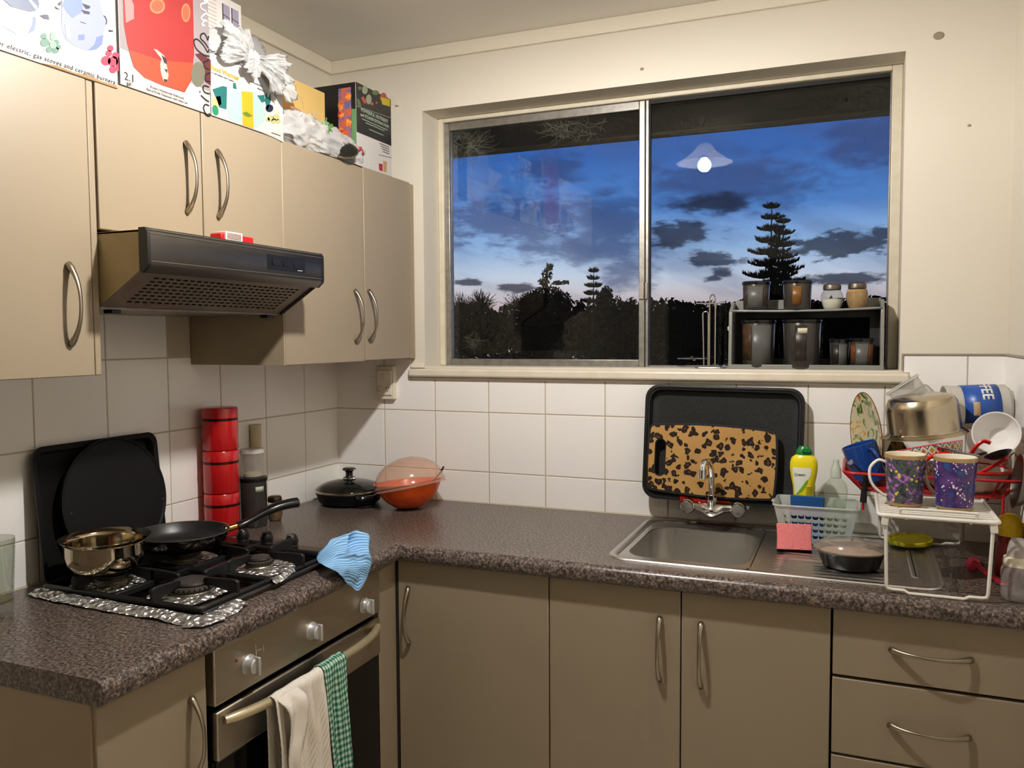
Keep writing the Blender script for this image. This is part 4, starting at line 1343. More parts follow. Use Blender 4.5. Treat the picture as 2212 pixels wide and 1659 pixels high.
# ---------------------------------------------------------------- cloths
m, nt, b, N = tex_mat('blue_wave_cloth', 0.85)
t = N('ShaderNodeTexCoord')
wv = N('ShaderNodeTexWave', {'Vector': t.outputs['UV'], 'Scale': 7.0, 'Distortion': 5.0, 'Detail': 0.0, 'Detail Scale': 0.55}, wave_type='BANDS', bands_direction='Y')
cr = N('ShaderNodeValToRGB', {0: wv.outputs[0]})
cr.color_ramp.elements[0].position = 0.22
cr.color_ramp.elements[0].color = lin((92, 146, 204))
cr.color_ramp.elements[1].position = 0.5
cr.color_ramp.elements[1].color = lin((158, 204, 240))
nt.links.new(cr.outputs[0], b.inputs['Base Color'])
bp_ = N('ShaderNodeBump', {'Height': wv.outputs[0], 'Strength': 0.3, 'Distance': 0.002})
nt.links.new(bp_.outputs[0], b.inputs['Normal'])
blue_cl = m
net = [[(0.535, -0.862, 0.94), (0.545, -0.826, 0.962), (0.55, -0.761, 0.962), (0.555, -0.727, 0.966), (0.57, -0.69, 0.933)],
       [(0.53, -0.867, 0.922), (0.56, -0.856, 0.943), (0.58, -0.815, 0.946), (0.575, -0.752, 0.94), (0.585, -0.719, 0.917)],
       [(0.555, -0.891, 0.923), (0.585, -0.886, 0.936), (0.598, -0.842, 0.932), (0.6, -0.789, 0.921), (0.606, -0.75, 0.906)],
       [(0.598, -0.929, 0.93), (0.609, -0.904, 0.924), (0.616, -0.858, 0.912), (0.616, -0.807, 0.899), (0.615, -0.764, 0.881)],
       [(0.615, -0.906, 0.909), (0.617, -0.881, 0.899), (0.619, -0.851, 0.889), (0.619, -0.814, 0.875), (0.617, -0.778, 0.865)],
       [(0.616, -0.857, 0.867), (0.617, -0.847, 0.858), (0.618, -0.833, 0.845), (0.618, -0.815, 0.846), (0.617, -0.792, 0.855)]]


def cr1(p, t_):
    n = len(p)
    f = t_ * (n - 1)
    i = min(int(f), n - 2)
    t_ = f - i
    a, b_, c, d_ = (Vector(p[max(i - 1, 0)]), Vector(p[i]), Vector(p[i + 1]), Vector(p[min(i + 2, n - 1)]))
    return 0.5 * (2 * b_ + (c - a) * t_ + (2 * a - 5 * b_ + 4 * c - d_) * t_ * t_ + (3 * b_ - a - 3 * c + d_) * t_ ** 3)


def cloth_pt(u, v):
    p = cr1([cr1(row, u) for row in net], v)
    q = p * 34
    f = Vector((noise.noise(q) * 0.006, noise.noise(q + Vector((5, 0, 0))) * 0.003, noise.noise(q + Vector((0, 5, 0))) * 0.004))
    fold = 0.014 * math.exp(-((u - 0.45) / 0.09) ** 2) * math.exp(-((v - 0.20) / 0.16) ** 2) - 0.030 * math.exp(-((u - 0.66) / 0.13) ** 2) * math.exp(-((v - 0.17) / 0.11) ** 2) + 0.012 * math.exp(-((u - 0.88) / 0.05) ** 2) * math.exp(-((v - 0.15) / 0.2) ** 2)
    ridge = 0.006 * math.exp(-((v - 0.36 - 0.1 * u) / 0.03) ** 2) * (0.3 < u < 0.95)
    return p + f + Vector((fold + ridge, 0, fold * 0.5 + ridge))


def uv_grid(o, nu, nv):
    uvl = o.data.uv_layers.new(name='UVMap')
    w = nu + 1
    for lp in o.data.loops:
        i = lp.vertex_index
        uvl.data[lp.index].uv = ((i % w) / nu, (i // w) / nv)


o = obj('blue_cloth', grid(cloth_pt, 44, 52), blue_cl, solid=0.0012, smooth=60)
uv_grid(o, 44, 52)
tag(o, 'crumpled blue wave-patterned wiping cloth hanging over the worktop edge above the oven', 'cloth')

# tea towels over the oven handle (bar centre x 0.620, z 0.704)
BXC, BZC = 0.6195, 0.704


def drape(u, v, y0, y1, yb0, yb1, front, back, rr, folds, amp, seed, lean=0.0):
    """v 0..1 runs from the back hem over the bar to the front hem"""
    Lb, La, Lf = back, PI * rr, front
    s = v * (Lb + La + Lf)
    if s < Lb:
        x, z, hang = BXC - rr, BZC - (Lb - s), (Lb - s)
    elif s < Lb + La:
        a = PI - (s - Lb) / rr
        x, z, hang = BXC + rr * math.cos(a), BZC + rr * math.sin(a), 0.0
    else:
        x, z, hang = BXC + rr, BZC - (s - Lb - La), s - Lb - La
    k = min(1.0, hang / max(front, 0.01))
    y = (y0 + (y1 - y0) * u) * (1 - k) + (yb0 + (yb1 - yb0) * u) * k
    w = amp * min(1.0, hang / 0.10)
    f = w * (math.sin(2 * PI * folds * u + seed) + 0.45 * math.sin(2 * PI * folds * 2.3 * u + 1.7 * seed + 4 * k))
    if s < Lb:
        x = min(x, BXC - rr) - 0.0 + 0.2 * f
        x = max(x, 0.592)
    else:
        x += max(-0.006, f) + lean * k
    z += 0.003 * noise.noise(Vector((u * 5, v * 9, seed)))
    return (x + 0.002 * noise.noise(Vector((u * 7, v * 13, seed + 3))), y, z)


m, nt, b, N = tex_mat('white_ribbed_towel', 0.9)
t = N('ShaderNodeTexCoord')
wv = N('ShaderNodeTexWave', {'Vector': t.outputs['UV'], 'Scale': 24.0, 'Distortion': 0.6, 'Detail': 1.0}, wave_type='BANDS', bands_direction='DIAGONAL')
n1 = N('ShaderNodeTexNoise', {'Vector': t.outputs['UV'], 'Scale': 3.0, 'Detail': 3.0})
r1 = N('ShaderNodeMapRange', {'Value': n1.outputs[0], 'From Min': 0.54, 'From Max': 0.78})
mx = N('ShaderNodeMix', {0: r1.outputs[0], 6: lin((246, 240, 231)), 7: lin((226, 204, 164))}, data_type='RGBA')
mx2 = N('ShaderNodeMix', {0: wv.outputs[0], 6: lin((222, 211, 196)), 7: mx.outputs[2]}, data_type='RGBA')
nt.links.new(mx2.outputs[2], b.inputs['Base Color'])
bp_ = N('ShaderNodeBump', {'Height': wv.outputs[0], 'Strength': 0.35, 'Distance': 0.002})
nt.links.new(bp_.outputs[0], b.inputs['Normal'])
wtow = m
tw = thing('tea_towel', 'off-white ribbed tea towel hanging from the oven handle', 'towel', (BXC, -1.07, BZC))
o = obj('towel_sheet', grid(lambda u, v: drape(u, v, -1.156, -0.992, -1.150, -0.968, 0.40, 0.20, 0.0125, 3.2, 0.0085, 0.6, 0.01), 56, 70), wtow, tw, world=True, solid=0.002, smooth=60)
uv_grid(o, 56, 70)


def flap(u, v):
    # folded-over corner hanging in front, narrowing to a point
    z = 0.713 - 0.19 * v
    w = 1.0 - 0.1 * v if v < 0.5 else 0.95 - 1.35 * (v - 0.5)
    y = -1.153 + 0.018 * v + (0.070 * w + 0.012 * v) * u + 0.006 * math.sin(7 * v)
    x = BXC + 0.016 + 0.017 * math.sin(min(1, v * 5) * PI / 2) + 0.006 * math.sin(9 * u + 4 * v)
    if v < 0.08:
        x = BXC + 0.006 + 0.02 * v / 0.08
    return (x, y, z)


o = obj('folded_corner', grid(flap, 16, 34), wtow, tw, world=True, solid=0.002, smooth=60)
uv_grid(o, 16, 34)
m, nt, b, N = tex_mat('green_check_towel', 0.9)
t = N('ShaderNodeTexCoord')
mp = N('ShaderNodeSeparateXYZ', {0: t.outputs['UV']})


def stripes(src, freq):
    a = N('ShaderNodeMath', {0: src, 1: freq}, operation='MULTIPLY')
    f = N('ShaderNodeMath', {0: a.outputs[0]}, operation='FRACT')
    return N('ShaderNodeMath', {0: f.outputs[0], 1: 0.5}, operation='GREATER_THAN').outputs[0]


sx_, sy_ = stripes(mp.outputs[0], 9.0), stripes(mp.outputs[1], 46.0)
sm = N('ShaderNodeMath', {0: sx_, 1: sy_}, operation='ADD')
cr = N('ShaderNodeValToRGB', {0: N('ShaderNodeMath', {0: sm.outputs[0], 1: 0.5}, operation='MULTIPLY').outputs[0]})
cr.color_ramp.interpolation = 'CONSTANT'
cr.color_ramp.elements[0].color = lin((204, 214, 196))
cr.color_ramp.elements[1].position = 0.75
cr.color_ramp.elements[1].color = lin((24, 92, 72))
e = cr.color_ramp.elements.new(0.25)
e.color = lin((104, 160, 136))
nt.links.new(cr.outputs[0], b.inputs['Base Color'])
tw = thing('tea_towel', 'narrow folded green and white checked tea towel hanging from the oven handle', 'towel', (BXC, -0.95, BZC))
o = obj('towel_sheet', grid(lambda u, v: drape(u, v, -0.990, -0.905, -0.960, -0.878, 0.42, 0.22, 0.0155, 1.3, 0.006, 2.2, 0.012), 40, 76), m, tw, world=True, solid=0.003, smooth=60)
uv_grid(o, 40, 76)

# ================================================================ behind the tap
def on_back(w, h):
    return rot('Z', -PI / 2)


rt = thing('roasting_tray', 'big black roasting tray propped on the tap against the tiles under the window', 'roasting tray', (1.366, -0.056, 0.9655), rot3=(0.115, 0.012, -PI / 2))
rt.rotation_mode = 'XYZ'
rt.rotation_euler = (0, 0, 0)
rt.matrix_world = tr(1.366, -0.054, 0.9655) @ rot('X', -0.10) @ rot('Y', 0.012) @ rot('Z', -PI / 2)
tray_in = mat('speckled_black_enamel', (13, 14, 14), 0.6, noise_=(160, 0.08), rgb2=(28, 29, 29), bump=(120, 0.3, 0.001))
obj('tray_shell', tray_vf(0.456, 0.342, 0.042, 0.026, 0.014), tray_in, rt)
obj('tray_lip', tube([(0.0265, a, b_ + 0.171) for a, b_ in rrect(0.444, 0.330, 0.040, 6)], 0.0055, 8, closed=True, flat=0.5), mat('smooth_black_lip', (22, 22, 23), 0.35), rt)
m, nt, b, N = tex_mat('leopard_print', 0.35)
t = N('ShaderNodeTexCoord')
n0 = N('ShaderNodeTexNoise', {'Vector': t.outputs['Object'], 'Scale': 55.0, 'Detail': 1.0})
mxv = N('ShaderNodeMix', {0: 0.018, 4: t.outputs['Object'], 5: n0.outputs['Color']}, data_type='VECTOR')
v1 = N('ShaderNodeTexVoronoi', {'Vector': mxv.outputs[1], 'Scale': 46.0, 'Randomness': 0.8})
v2 = N('ShaderNodeTexVoronoi', {'Vector': mxv.outputs[1], 'Scale': 26.0, 'Randomness': 0.9})
n2 = N('ShaderNodeTexNoise', {'Vector': t.outputs['Object'], 'Scale': 70.0, 'Detail': 1.0})
a1 = N('ShaderNodeMath', {0: v1.outputs['Distance'], 1: N('ShaderNodeMath', {0: n2.outputs[0], 1: 0.35}, operation='MULTIPLY').outputs[0]}, operation='ADD')
sp1 = N('ShaderNodeMapRange', {'Value': a1.outputs[0], 'From Min': 0.60, 'From Max': 0.64, 'To Min': 1.0, 'To Max': 0.0})
n3 = N('ShaderNodeTexNoise', {'Vector': t.outputs['Object'], 'Scale': 14.0, 'Detail': 2.0})
base = N('ShaderNodeMix', {0: n3.outputs[0], 6: lin((200, 160, 98)), 7: lin((170, 124, 66))}, data_type='RGBA')
core = N('ShaderNodeMapRange', {'Value': a1.outputs[0], 'From Min': 0.26, 'From Max': 0.38, 'To Min': 0.2, 'To Max': 1.0})
dk = N('ShaderNodeMix', {0: core.outputs[0], 6: lin((112, 74, 40)), 7: lin((34, 24, 20))}, data_type='RGBA')
mx = N('ShaderNodeMix', {0: sp1.outputs[0], 6: base.outputs[2], 7: dk.outputs[2]}, data_type='RGBA')
nt.links.new(mx.outputs[2], b.inputs['Base Color'])
leo = m
cb = thing('cutting_board', 'leopard-print cutting board with black rim and slot handle, in front of the roasting tray', 'cutting board', (1.338, -0.093, 0.984))
cb.matrix_world = tr(1.338, -0.087, 0.9835) @ rot('X', -0.10) @ rot('Y', 0.025)


def barrel(w, h, bow, r):
    """board outline in x,z with bowed long and short sides"""
    P = []
    for x, z in rrect(w, h, r, 5):
        P.append((x * (1 - 0.0) + (bow * 0.5) * (1 - (z / (h / 2)) ** 2) * (1 if x > 0 else -1) * (abs(x) > w * 0.3), z + bow * (1 - (x / (w / 2)) ** 2) * (1 if z > 0 else -1)))
    out = []
    n = len(P)
    for i in range(n):
        a, b_ = P[i], P[(i + 1) % n]
        L = math.hypot(b_[0] - a[0], b_[1] - a[1])
        k = max(1, int(L / 0.02))
        for j in range(k):
            f = j / k
            x, z = a[0] + (b_[0] - a[0]) * f, a[1] + (b_[1] - a[1]) * f
            if L > 0.05:
                if abs(b_[0] - a[0]) > abs(b_[1] - a[1]):
                    z = (h / 2 + bow * (1 - (x / (w / 2)) ** 2)) * (1 if z > 0 else -1)
                else:
                    x = (w / 2 + bow * .5 * (1 - (z / (h / 2)) ** 2)) * (1 if x > 0 else -1)
            out.append((x, z))
    return out


Mxz = Matrix(((1, 0, 0, 0), (0, 0, -1, 0), (0, 1, 0, 0), (0, 0, 0, 1)))   # (a, b, c) -> (a, -c, b)
Wb, Hb = 0.366, 0.196
zc = Hb / 2 + 0.011
outl = barrel(Wb, Hb, 0.009, 0.014)
hol = [(-0.147 + x, z) for x, z in rrect(0.028, 0.106, 0.0138, 10)]


def holed_plate(outl, hol, y0, y1, zc):
    """plate with a hole: triangulated by bmesh from two outlines"""
    bm = bmesh.new()
    ed = []
    for ring in (outl, hol):
        vs = [bm.verts.new((x, 0, z)) for x, z in ring]
        ed += [bm.edges.new((vs[i], vs[(i + 1) % len(vs)])) for i in range(len(vs))]
    bmesh.ops.triangle_fill(bm, use_beauty=True, edges=ed)
    bm.verts.index_update()
    V = [tuple(v.co) for v in bm.verts]
    F = [tuple(v.index for v in f.verts) for f in bm.faces]
    bm.free()
    n = len(V)
    a, b_ = len(outl), len(hol)
    V2 = [(x, y0, z + zc) for x, y, z in V] + [(x, y1, z + zc) for x, y, z in V]
    F2 = [f for f in F] + [tuple(i + n for i in reversed(f)) for f in F]
    F2 += [(i, (i + 1) % a, n + (i + 1) % a, n + i) for i in range(a)]
    F2 += [(a + i, a + (i + 1) % b_, n + a + (i + 1) % b_, n + a + i) for i in range(b_)]
    return V2, F2


obj('board_core', holed_plate(outl, hol, -0.006, 0.003, zc), mat('black_board_rubber', (18, 17, 17), 0.5), cb, bevel=0.0015)
inl = barrel(Wb - 0.012, Hb - 0.012, 0.009, 0.010)
hol2 = [(-0.147 + x, z) for x, z in rrect(0.034, 0.112, 0.0168, 10)]
obj('printed_face', holed_plate(inl, hol2, -0.0072, -0.0058, zc), leo, cb, smooth=0)
red_pl = mat('red_plastic', (206, 26, 24), 0.3)
rb_ = thing('dish_brush', 'ribbed red plastic handle lying behind the tap below the cutting board', 'brush', (1.30, -0.080, 0.9755))
obj('brush_grip', xf(prism([(-0.045, -0.010), (0.02, -0.006), (0.10, -0.003), (0.10, 0.003), (0.02, 0.004), (-0.047, 0.010)], -0.004, 0.004), Mxz), red_pl, rb_, bevel=0.0015)
for k in range(7):
    obj('grip_rib', box((-0.044 + 0.009 * k, -0.0055, -0.008 + 0.0006 * k), (-0.0405 + 0.009 * k, -0.003, 0.0085 - 0.0006 * k)), red_pl, rb_, bevel=0.0006)

# ================================================================ basket with bottles and sponges
frost = clear('frosted_plastic', (244, 248, 246), (242, 246, 242), 0.42, 0.3)
bk = thing('plastic_basket', 'frosted plastic basket with cat-shaped holes, behind the drainer', 'basket', (1.635, -0.150, 0.9045))


def cat(cx, cy, s):
    return [(cx - s, cy - s * 0.35), (cx - s * 0.6, cy - s * 0.8), (cx, cy - s * 0.95), (cx + s * 0.6, cy - s * 0.8), (cx + s, cy - s * 0.35), (cx + s, cy + s * 0.3),
            (cx + s * 0.92, cy + s * 0.95), (cx + s * 0.45, cy + s * 0.5), (cx, cy + s * 0.45), (cx - s * 0.45, cy + s * 0.5), (cx - s * 0.92, cy + s * 0.95), (cx - s, cy + s * 0.3)]


def cell(x0, y0, x1, y1):
    mx_, my_ = (x0 + x1) / 2, (y0 + y1) / 2
    return [(x0, y0 + (y1 - y0) * .3), (x0, y0), (mx_, y0), (x1, y0), (x1, y0 + (y1 - y0) * .3), (x1, my_), (x1, y1), (mx_ + (x1 - x0) * .2, y1), (mx_, y1), (mx_ - (x1 - x0) * .2, y1), (x0, y1), (x0, my_)]


def wall_sheet(P00, P10, P01, P11, nx, ny, u0, u1, v0, v1, s):
    """bilinear wall patch with nx x ny cat-head openings between u0..u1, v0..v1"""
    A, B, C_, D = map(Vector, (P00, P10, P01, P11))

    def P(u, v):
        return A * (1 - u) * (1 - v) + B * u * (1 - v) + C_ * (1 - u) * v + D * u * v
    V, F = [], []

    def quad(a, b_, c, d_):
        i = len(V)
        V.extend([P(*a), P(*b_), P(*c), P(*d_)])
        F.append((i, i + 1, i + 2, i + 3))
    quad((0, 0), (1, 0), (1, v0), (0, v0))
    quad((0, v1), (1, v1), (1, 1), (0, 1))
    quad((0, v0), (u0, v0), (u0, v1), (0, v1))
    quad((u1, v0), (1, v0), (1, v1), (u1, v1))
    du, dv = (u1 - u0) / nx, (v1 - v0) / ny
    asp = (B - A).length / (C_ - A).length
    for j in range(ny):
        for i in range(nx):
            x0, y0 = u0 + du * i, v0 + dv * j
            o_ = cell(x0, y0, x0 + du, y0 + dv)
            h_ = [((x - 0.5) * 1.0 + 0.5, y) for x, y in [(x0 + du / 2 + (px - 0) * 1.0, y0 + dv / 2 + py * asp) for px, py in cat(0, 0, s)]]
            k = len(V)
            V.extend([P(*q) for q in o_] + [P(*q) for q in h_])
            for n_ in range(12):
                F.append((k + n_, k + (n_ + 1) % 12, k + 12 + (n_ + 1) % 12, k + 12 + n_))
    return [tuple(v) for v in V], F


bw, bd, tw_, td, bh = 0.082, 0.056, 0.104, 0.072, 0.100
c = {}
for nm, (hw, hd2, z) in {'b': (bw, bd, 0.0), 't': (tw_, td, bh)}.items():
    c[nm] = [(-hw, -hd2, z), (hw, -hd2, z), (hw, hd2, z), (-hw, hd2, z)]
walls = []
for i, (nx, s) in enumerate(((9, 0.038), (6, 0.055), (9, 0.038), (6, 0.055))):
    j = (i + 1) % 4
    walls.append(wall_sheet(c['b'][i], c['b'][j], c['t'][i], c['t'][j], nx, 4, 0.09, 0.91, 0.10, 0.80, s))
obj('basket_wall', join(*walls), frost, bk, solid=0.0014, smooth=0)
obj('basket_floor', box((-bw, -bd, 0), (bw, bd, 0.002)), frost, bk)
obj('basket_rim', tube([(x, y, bh) for x, y in rrect(2 * tw_ + 0.006, 2 * td + 0.006, 0.012, 4)], 0.0026, 8, closed=True), frost, bk)
obj('handle_lug', box((-tw_ - 0.012, -0.016, bh - 0.004), (-tw_ - 0.001, 0.016, bh + 0.001)), frost, bk, bevel=0.002)


def sponge_vf(w, d, h, n=10, puff=0.06):
    def f(s):
        return 1 - puff * (2 * s - 1) ** 2
    return loops([[(x * (1 - 0.03 * math.sin(PI * k / n)), y * (1 - 0.04 * math.sin(PI * k / n)), h * k / n) for x, y in rrect(w, d, 0.003, 3)] for k in range(n + 1)])


def sponge(name, rgb, label, M, w, d, h):
    o = obj(name, sponge_vf(w, d, h), mat(name + '_foam', rgb, 0.95, noise_=(500, 0.15), rgb2=tuple(int(v * 0.86) for v in rgb), bump=(500, 0.5, 0.001)), bevel=0.0015)
    o.matrix_world = M
    return tag(o, label, 'sponge')


sponge('blue_sponge', (26, 86, 150), 'blue kitchen sponge standing in the plastic basket', tr(1.612, -0.196, 0.9075) @ rot('Y', 0.015), 0.086, 0.012, 0.121)
sponge('pink_sponge', (255, 142, 144), 'pink kitchen sponge standing on the drainer in front of the basket', tr(1.588, -0.292, 0.9040) @ rot('Z', 0.10) @ rot('X', -0.30) @ rot('Y', -0.02), 0.086, 0.034, 0.066)


def flat_bottle(secs, n=24):
    """bottle from (z, half-width, half-depth) sections with elliptical outline"""
    return loops([[(w * math.copysign(abs(math.cos(2 * PI * k / n)) ** 0.8, math.cos(2 * PI * k / n)), d_ * math.copysign(abs(math.sin(2 * PI * k / n)) ** 0.8, math.sin(2 * PI * k / n)), z) for k in range(n)] for z, w, d_ in secs])


yb = thing('cleaner_bottle', 'yellow cream cleaner bottle with green cap standing in the plastic basket', 'bottle', (1.600, -0.128, 0.9070))
ysec = [(z_ * 1.09, w_, d_2) for z_, w_, d_2 in [(0, 0.024, 0.016), (0.004, 0.027, 0.019), (0.05, 0.027, 0.019), (0.10, 0.026, 0.019), (0.125, 0.028, 0.020), (0.15, 0.0335, 0.022), (0.17, 0.0365, 0.0225), (0.185, 0.036, 0.022), (0.197, 0.032, 0.020), (0.203, 0.024, 0.017), (0.206, 0.0185, 0.015)]]
obj('bottle_body', flat_bottle(ysec), mat('bright_yellow_plastic', (240, 222, 30), 0.28), yb)
obj('cap', join(lathe([(0.0185, 0.2225), (0.022, 0.2245), (0.021, 0.2325), (0.0155, 0.2425), (0.013, 0.246), (0, 0.2465)], 28, sy=0.8), box((-0.004, -0.022, 0.2325), (0.016, -0.010, 0.2405))), mat('green_cap', (18, 120, 52), 0.3), yb)


def front_patch(secs, pts, off):
    """print that follows the bottle front; pts are (u in -1..1, z)"""
    def at(u, z):
        for (z0, w0, d0), (z1, w1, d1) in zip(secs, secs[1:]):
            if z0 <= z <= z1:
                f = (z - z0) / (z1 - z0)
                w, d_ = w0 + (w1 - w0) * f, d0 + (d1 - d0) * f
                break
        x = u * w
        a = max(0.0, 1 - abs(u) ** 2.5)
        return (x, -d_ * a ** 0.4 - off, z)
    return at


at = front_patch(ysec, None, 0.0006)


def patch(poly_rows, off, nu=8):
    """rows of (z, u0, u1)"""
    a_ = front_patch(ysec, None, off)
    rows_ = [[a_(u0 + (u1 - u0) * i / nu, z) for i in range(nu + 1)] for z, u0, u1 in poly_rows]
    V = [p for r in rows_ for p in r]
    F = [(j * (nu + 1) + i, j * (nu + 1) + i + 1, (j + 1) * (nu + 1) + i + 1, (j + 1) * (nu + 1) + i) for j in range(len(rows_) - 1) for i in range(nu)]
    return V, F


obj('front_label', patch([(0.112, -0.75, -0.70), (0.125, -0.78, -0.2), (0.14, -0.8, 0.12), (0.155, -0.8, 0.35), (0.17, -0.8, 0.55), (0.182, -0.78, 0.6), (0.19, -0.7, 0.5)], 0.0006), mat('white_label_print', (236, 238, 228), 0.4), yb)
obj('leaf_print', patch([(0.116, -0.7, -0.5), (0.126, -0.4, -0.12), (0.138, -0.1, 0.16), (0.15, 0.15, 0.34), (0.157, 0.30, 0.40)], 0.0010), mat('leaf_green_print', (120, 178, 40), 0.4), yb)
obj('hazard_panel', patch([(0.048, -0.55, 0.75), (0.075, -0.55, 0.75), (0.0915, -0.55, 0.75)], 0.0006), mat('white_label_print', (236, 238, 228), 0.4), yb)
a_ = front_patch(ysec, None, 0.0012)
cx, cz = 0.28, 0.079
dia = [a_(cx, cz - 0.0095), a_(cx + 0.34, cz), a_(cx, cz + 0.0095), a_(cx - 0.34, cz)]
obj('hazard_diamond', tube(dia, 0.0009, 4, closed=True), mat('warning_red', (206, 44, 36), 0.4), yb)
obj('hazard_mark', join(tube([a_(cx, cz - 0.001), a_(cx, cz + 0.005)], 0.0008, 4), tube([a_(cx, cz - 0.0045), a_(cx, cz - 0.0035)], 0.0008, 4)), black_rub, yb)
FMy = frame_mat((0, -0.0236, 0), (1, 0, 0), (0, 0, 1))
text(yb, 'Cream', FMy, -0.024, 0.168, 0.0105, mat('dark_green_print', (30, 60, 40), 0.5), off=0.0)
obj('small_print', join(*[patch([(0.136 - 0.0045 * k, 0.28, 0.82), (0.1375 - 0.0045 * k, 0.28, 0.82)], 0.0010) for k in range(6)]), mat('grey_green_print', (150, 146, 40), 0.5), yb, kind='stuff')

dt = thing('detergent_bottle', 'clear detergent bottle with side grip and pale liquid in the plastic basket', 'bottle', (1.682, -0.128, 0.9070))
dsec = [(0, 0.024, 0.018), (0.004, 0.028, 0.021), (0.04, 0.029, 0.021), (0.08, 0.026, 0.020), (0.105, 0.028, 0.021), (0.13, 0.031, 0.022), (0.148, 0.027, 0.020), (0.160, 0.017, 0.015), (0.166, 0.0125, 0.0125)]
obj('bottle_wall', flat_bottle(dsec), clear('clear_bottle', (246, 250, 244), (226, 232, 220), 0.12, 0.08), dt)
obj('liquid', flat_bottle([(z + 0.001, w * 0.94, d_ * 0.94) for z, w, d_ in dsec[:4]]), clear('pale_green_liquid', (226, 240, 224), (214, 228, 206), 0.3, 0.05), dt, kind='stuff')
obj('side_grip', tube(spline([(-0.026, 0, 0.135), (-0.044, 0, 0.128), (-0.046, 0, 0.10), (-0.038, 0, 0.07), (-0.044, 0, 0.04), (-0.028, 0, 0.028)], 6), 0.004, 10, flat=0.8), clear('clear_bottle'), dt)
obj('cap', lathe([(0.013, 0.164), (0.0145, 0.166), (0.0135, 0.188), (0.010, 0.196), (0.008, 0.2), (0.0075, 0.213), (0, 0.214)], 24), clear('milky_green_plastic', (246, 250, 246), (222, 234, 216), 0.55, 0.2), dt)

# ================================================================ takeaway bowl on the drainer
tk = thing('takeaway_bowl', 'black ribbed takeaway bowl with clear lid on the drainer', 'container', (1.722, -0.400, 0.9042))
nr = 64
secs = []
for z, r_ in ((0.0, 0.058), (0.002, 0.061), (0.034, 0.073), (0.038, 0.078), (0.041, 0.0815), (0.043, 0.082)):
    secs.append([((r_ + (0.0016 * (k % 2) if 0.001 < z < 0.036 else 0)) * math.cos(2 * PI * k / nr), (r_ + (0.0016 * (k % 2) if 0.001 < z < 0.036 else 0)) * 0.86 * math.sin(2 * PI * k / nr), z) for k in range(nr)])
obj('bowl', loops(secs, True, False), mat('black_pp_plastic', (12, 12, 12), 0.32, spec=0.3), tk)
obj('food', lathe([(0, 0.037), (0.04, 0.037), (0.068, 0.034), (0.07, 0.032)], 40, sy=0.86), mat('pale_leftover_food', (186, 162, 136), 0.7, noise_=(30, 0.2), rgb2=(158, 132, 106)), tk, kind='stuff')
obj('lid', lathe([(0.083, 0.0405), (0.084, 0.0445), (0.079, 0.046), (0.072, 0.051), (0.067, 0.0585), (0.060, 0.0605), (0.052, 0.0600), (0.048, 0.0625), (0.0, 0.064)], 56, sy=0.86), clear('takeaway_lid_plastic', (246, 240, 234), (206, 190, 174), 0.34, 0.15), tk)
obj('lid_crumb', xf(lathe([(0, 0), (0.003, 0.001), (0.002, 0.003), (0, 0.004)], 8), tr(0.002, -0.004, 0.0635)), mat('brown_crumb', (130, 92, 50), 0.8), tk)

# ================================================================ white wire shelf
wire_w = mat('white_coated_wire', (226, 222, 212), 0.35)
ws = thing('wire_shelf', 'white wire shelf riser standing over the right end of the drainer', 'shelf', (1.892, -0.34, 0.9))
wx0, wx1, wy0, wy1, wz = 1.776, 2.002, -0.592, -0.080, 1.071
fr_ = rrect(wx1 - wx0, wy1 - wy0, 0.014, 5, (wx0 + wx1) / 2, (wy0 + wy1) / 2)
obj('top_frame', tube([(x, y, wz) for x, y in fr_], 0.0042, 8, closed=True), wire_w, ws, world=True)
for k in range(26):
    y = wy0 + 0.016 + (wy1 - wy0 - 0.032) * k / 25
    obj('wire', tube([(wx0 + 0.001, y, wz + 0.0005), (wx1 - 0.001, y, wz + 0.0005)], 0.0021, 6), wire_w, ws, world=True)
for x in (1.83, 1.95):
    obj('cross_wire', tube([(x, wy0, wz - 0.0040), (x, wy1, wz - 0.0040)], 0.003, 8), wire_w, ws, world=True)
gx = ((1.815, 1.962))
obj('front_guard', tube(spline([(1.818, -0.578, wz), (1.818, -0.580, wz + 0.010), (1.822, -0.581, wz + 0.0145), (1.89, -0.581, wz + 0.0155), (1.957, -0.581, wz + 0.0145), (1.962, -0.580, wz + 0.010), (1.962, -0.578, wz)], 4), 0.0028, 8), wire_w, ws, world=True)
for yf, s in ((-0.586, -1), (-0.086, 1)):
    p = [(1.790, yf, wz - 0.004), (1.794, yf, 0.918), (1.797, yf, 0.911), (1.806, yf, 0.909), (1.828, yf, 0.909), (1.838, yf + s * 0.0, 0.9035), (1.942, yf, 0.9035), (1.952, yf, 0.909), (1.974, yf, 0.909), (1.983, yf, 0.911), (1.986, yf, 0.918), (1.991, yf, wz - 0.004)]
    p = [(a, b_ if z > 0.95 else b_ - s * 0.008, z) for a, b_, z in p]
    lg = obj('leg_loop', tube(p, 0.0036, 8), wire_w, ws, world=True)
    for x in (1.790, 1.991):
        obj('leg_clip', xf(box((-0.007, -0.007, -0.018), (0.007, 0.007, 0.003)), tr(x, yf, wz - 0.004) @ rot('Y', 0.12 if x < 1.9 else -0.12)), mat('white_clip_plastic', (222, 218, 208), 0.4), lg, bevel=0.002).location = -ws.location

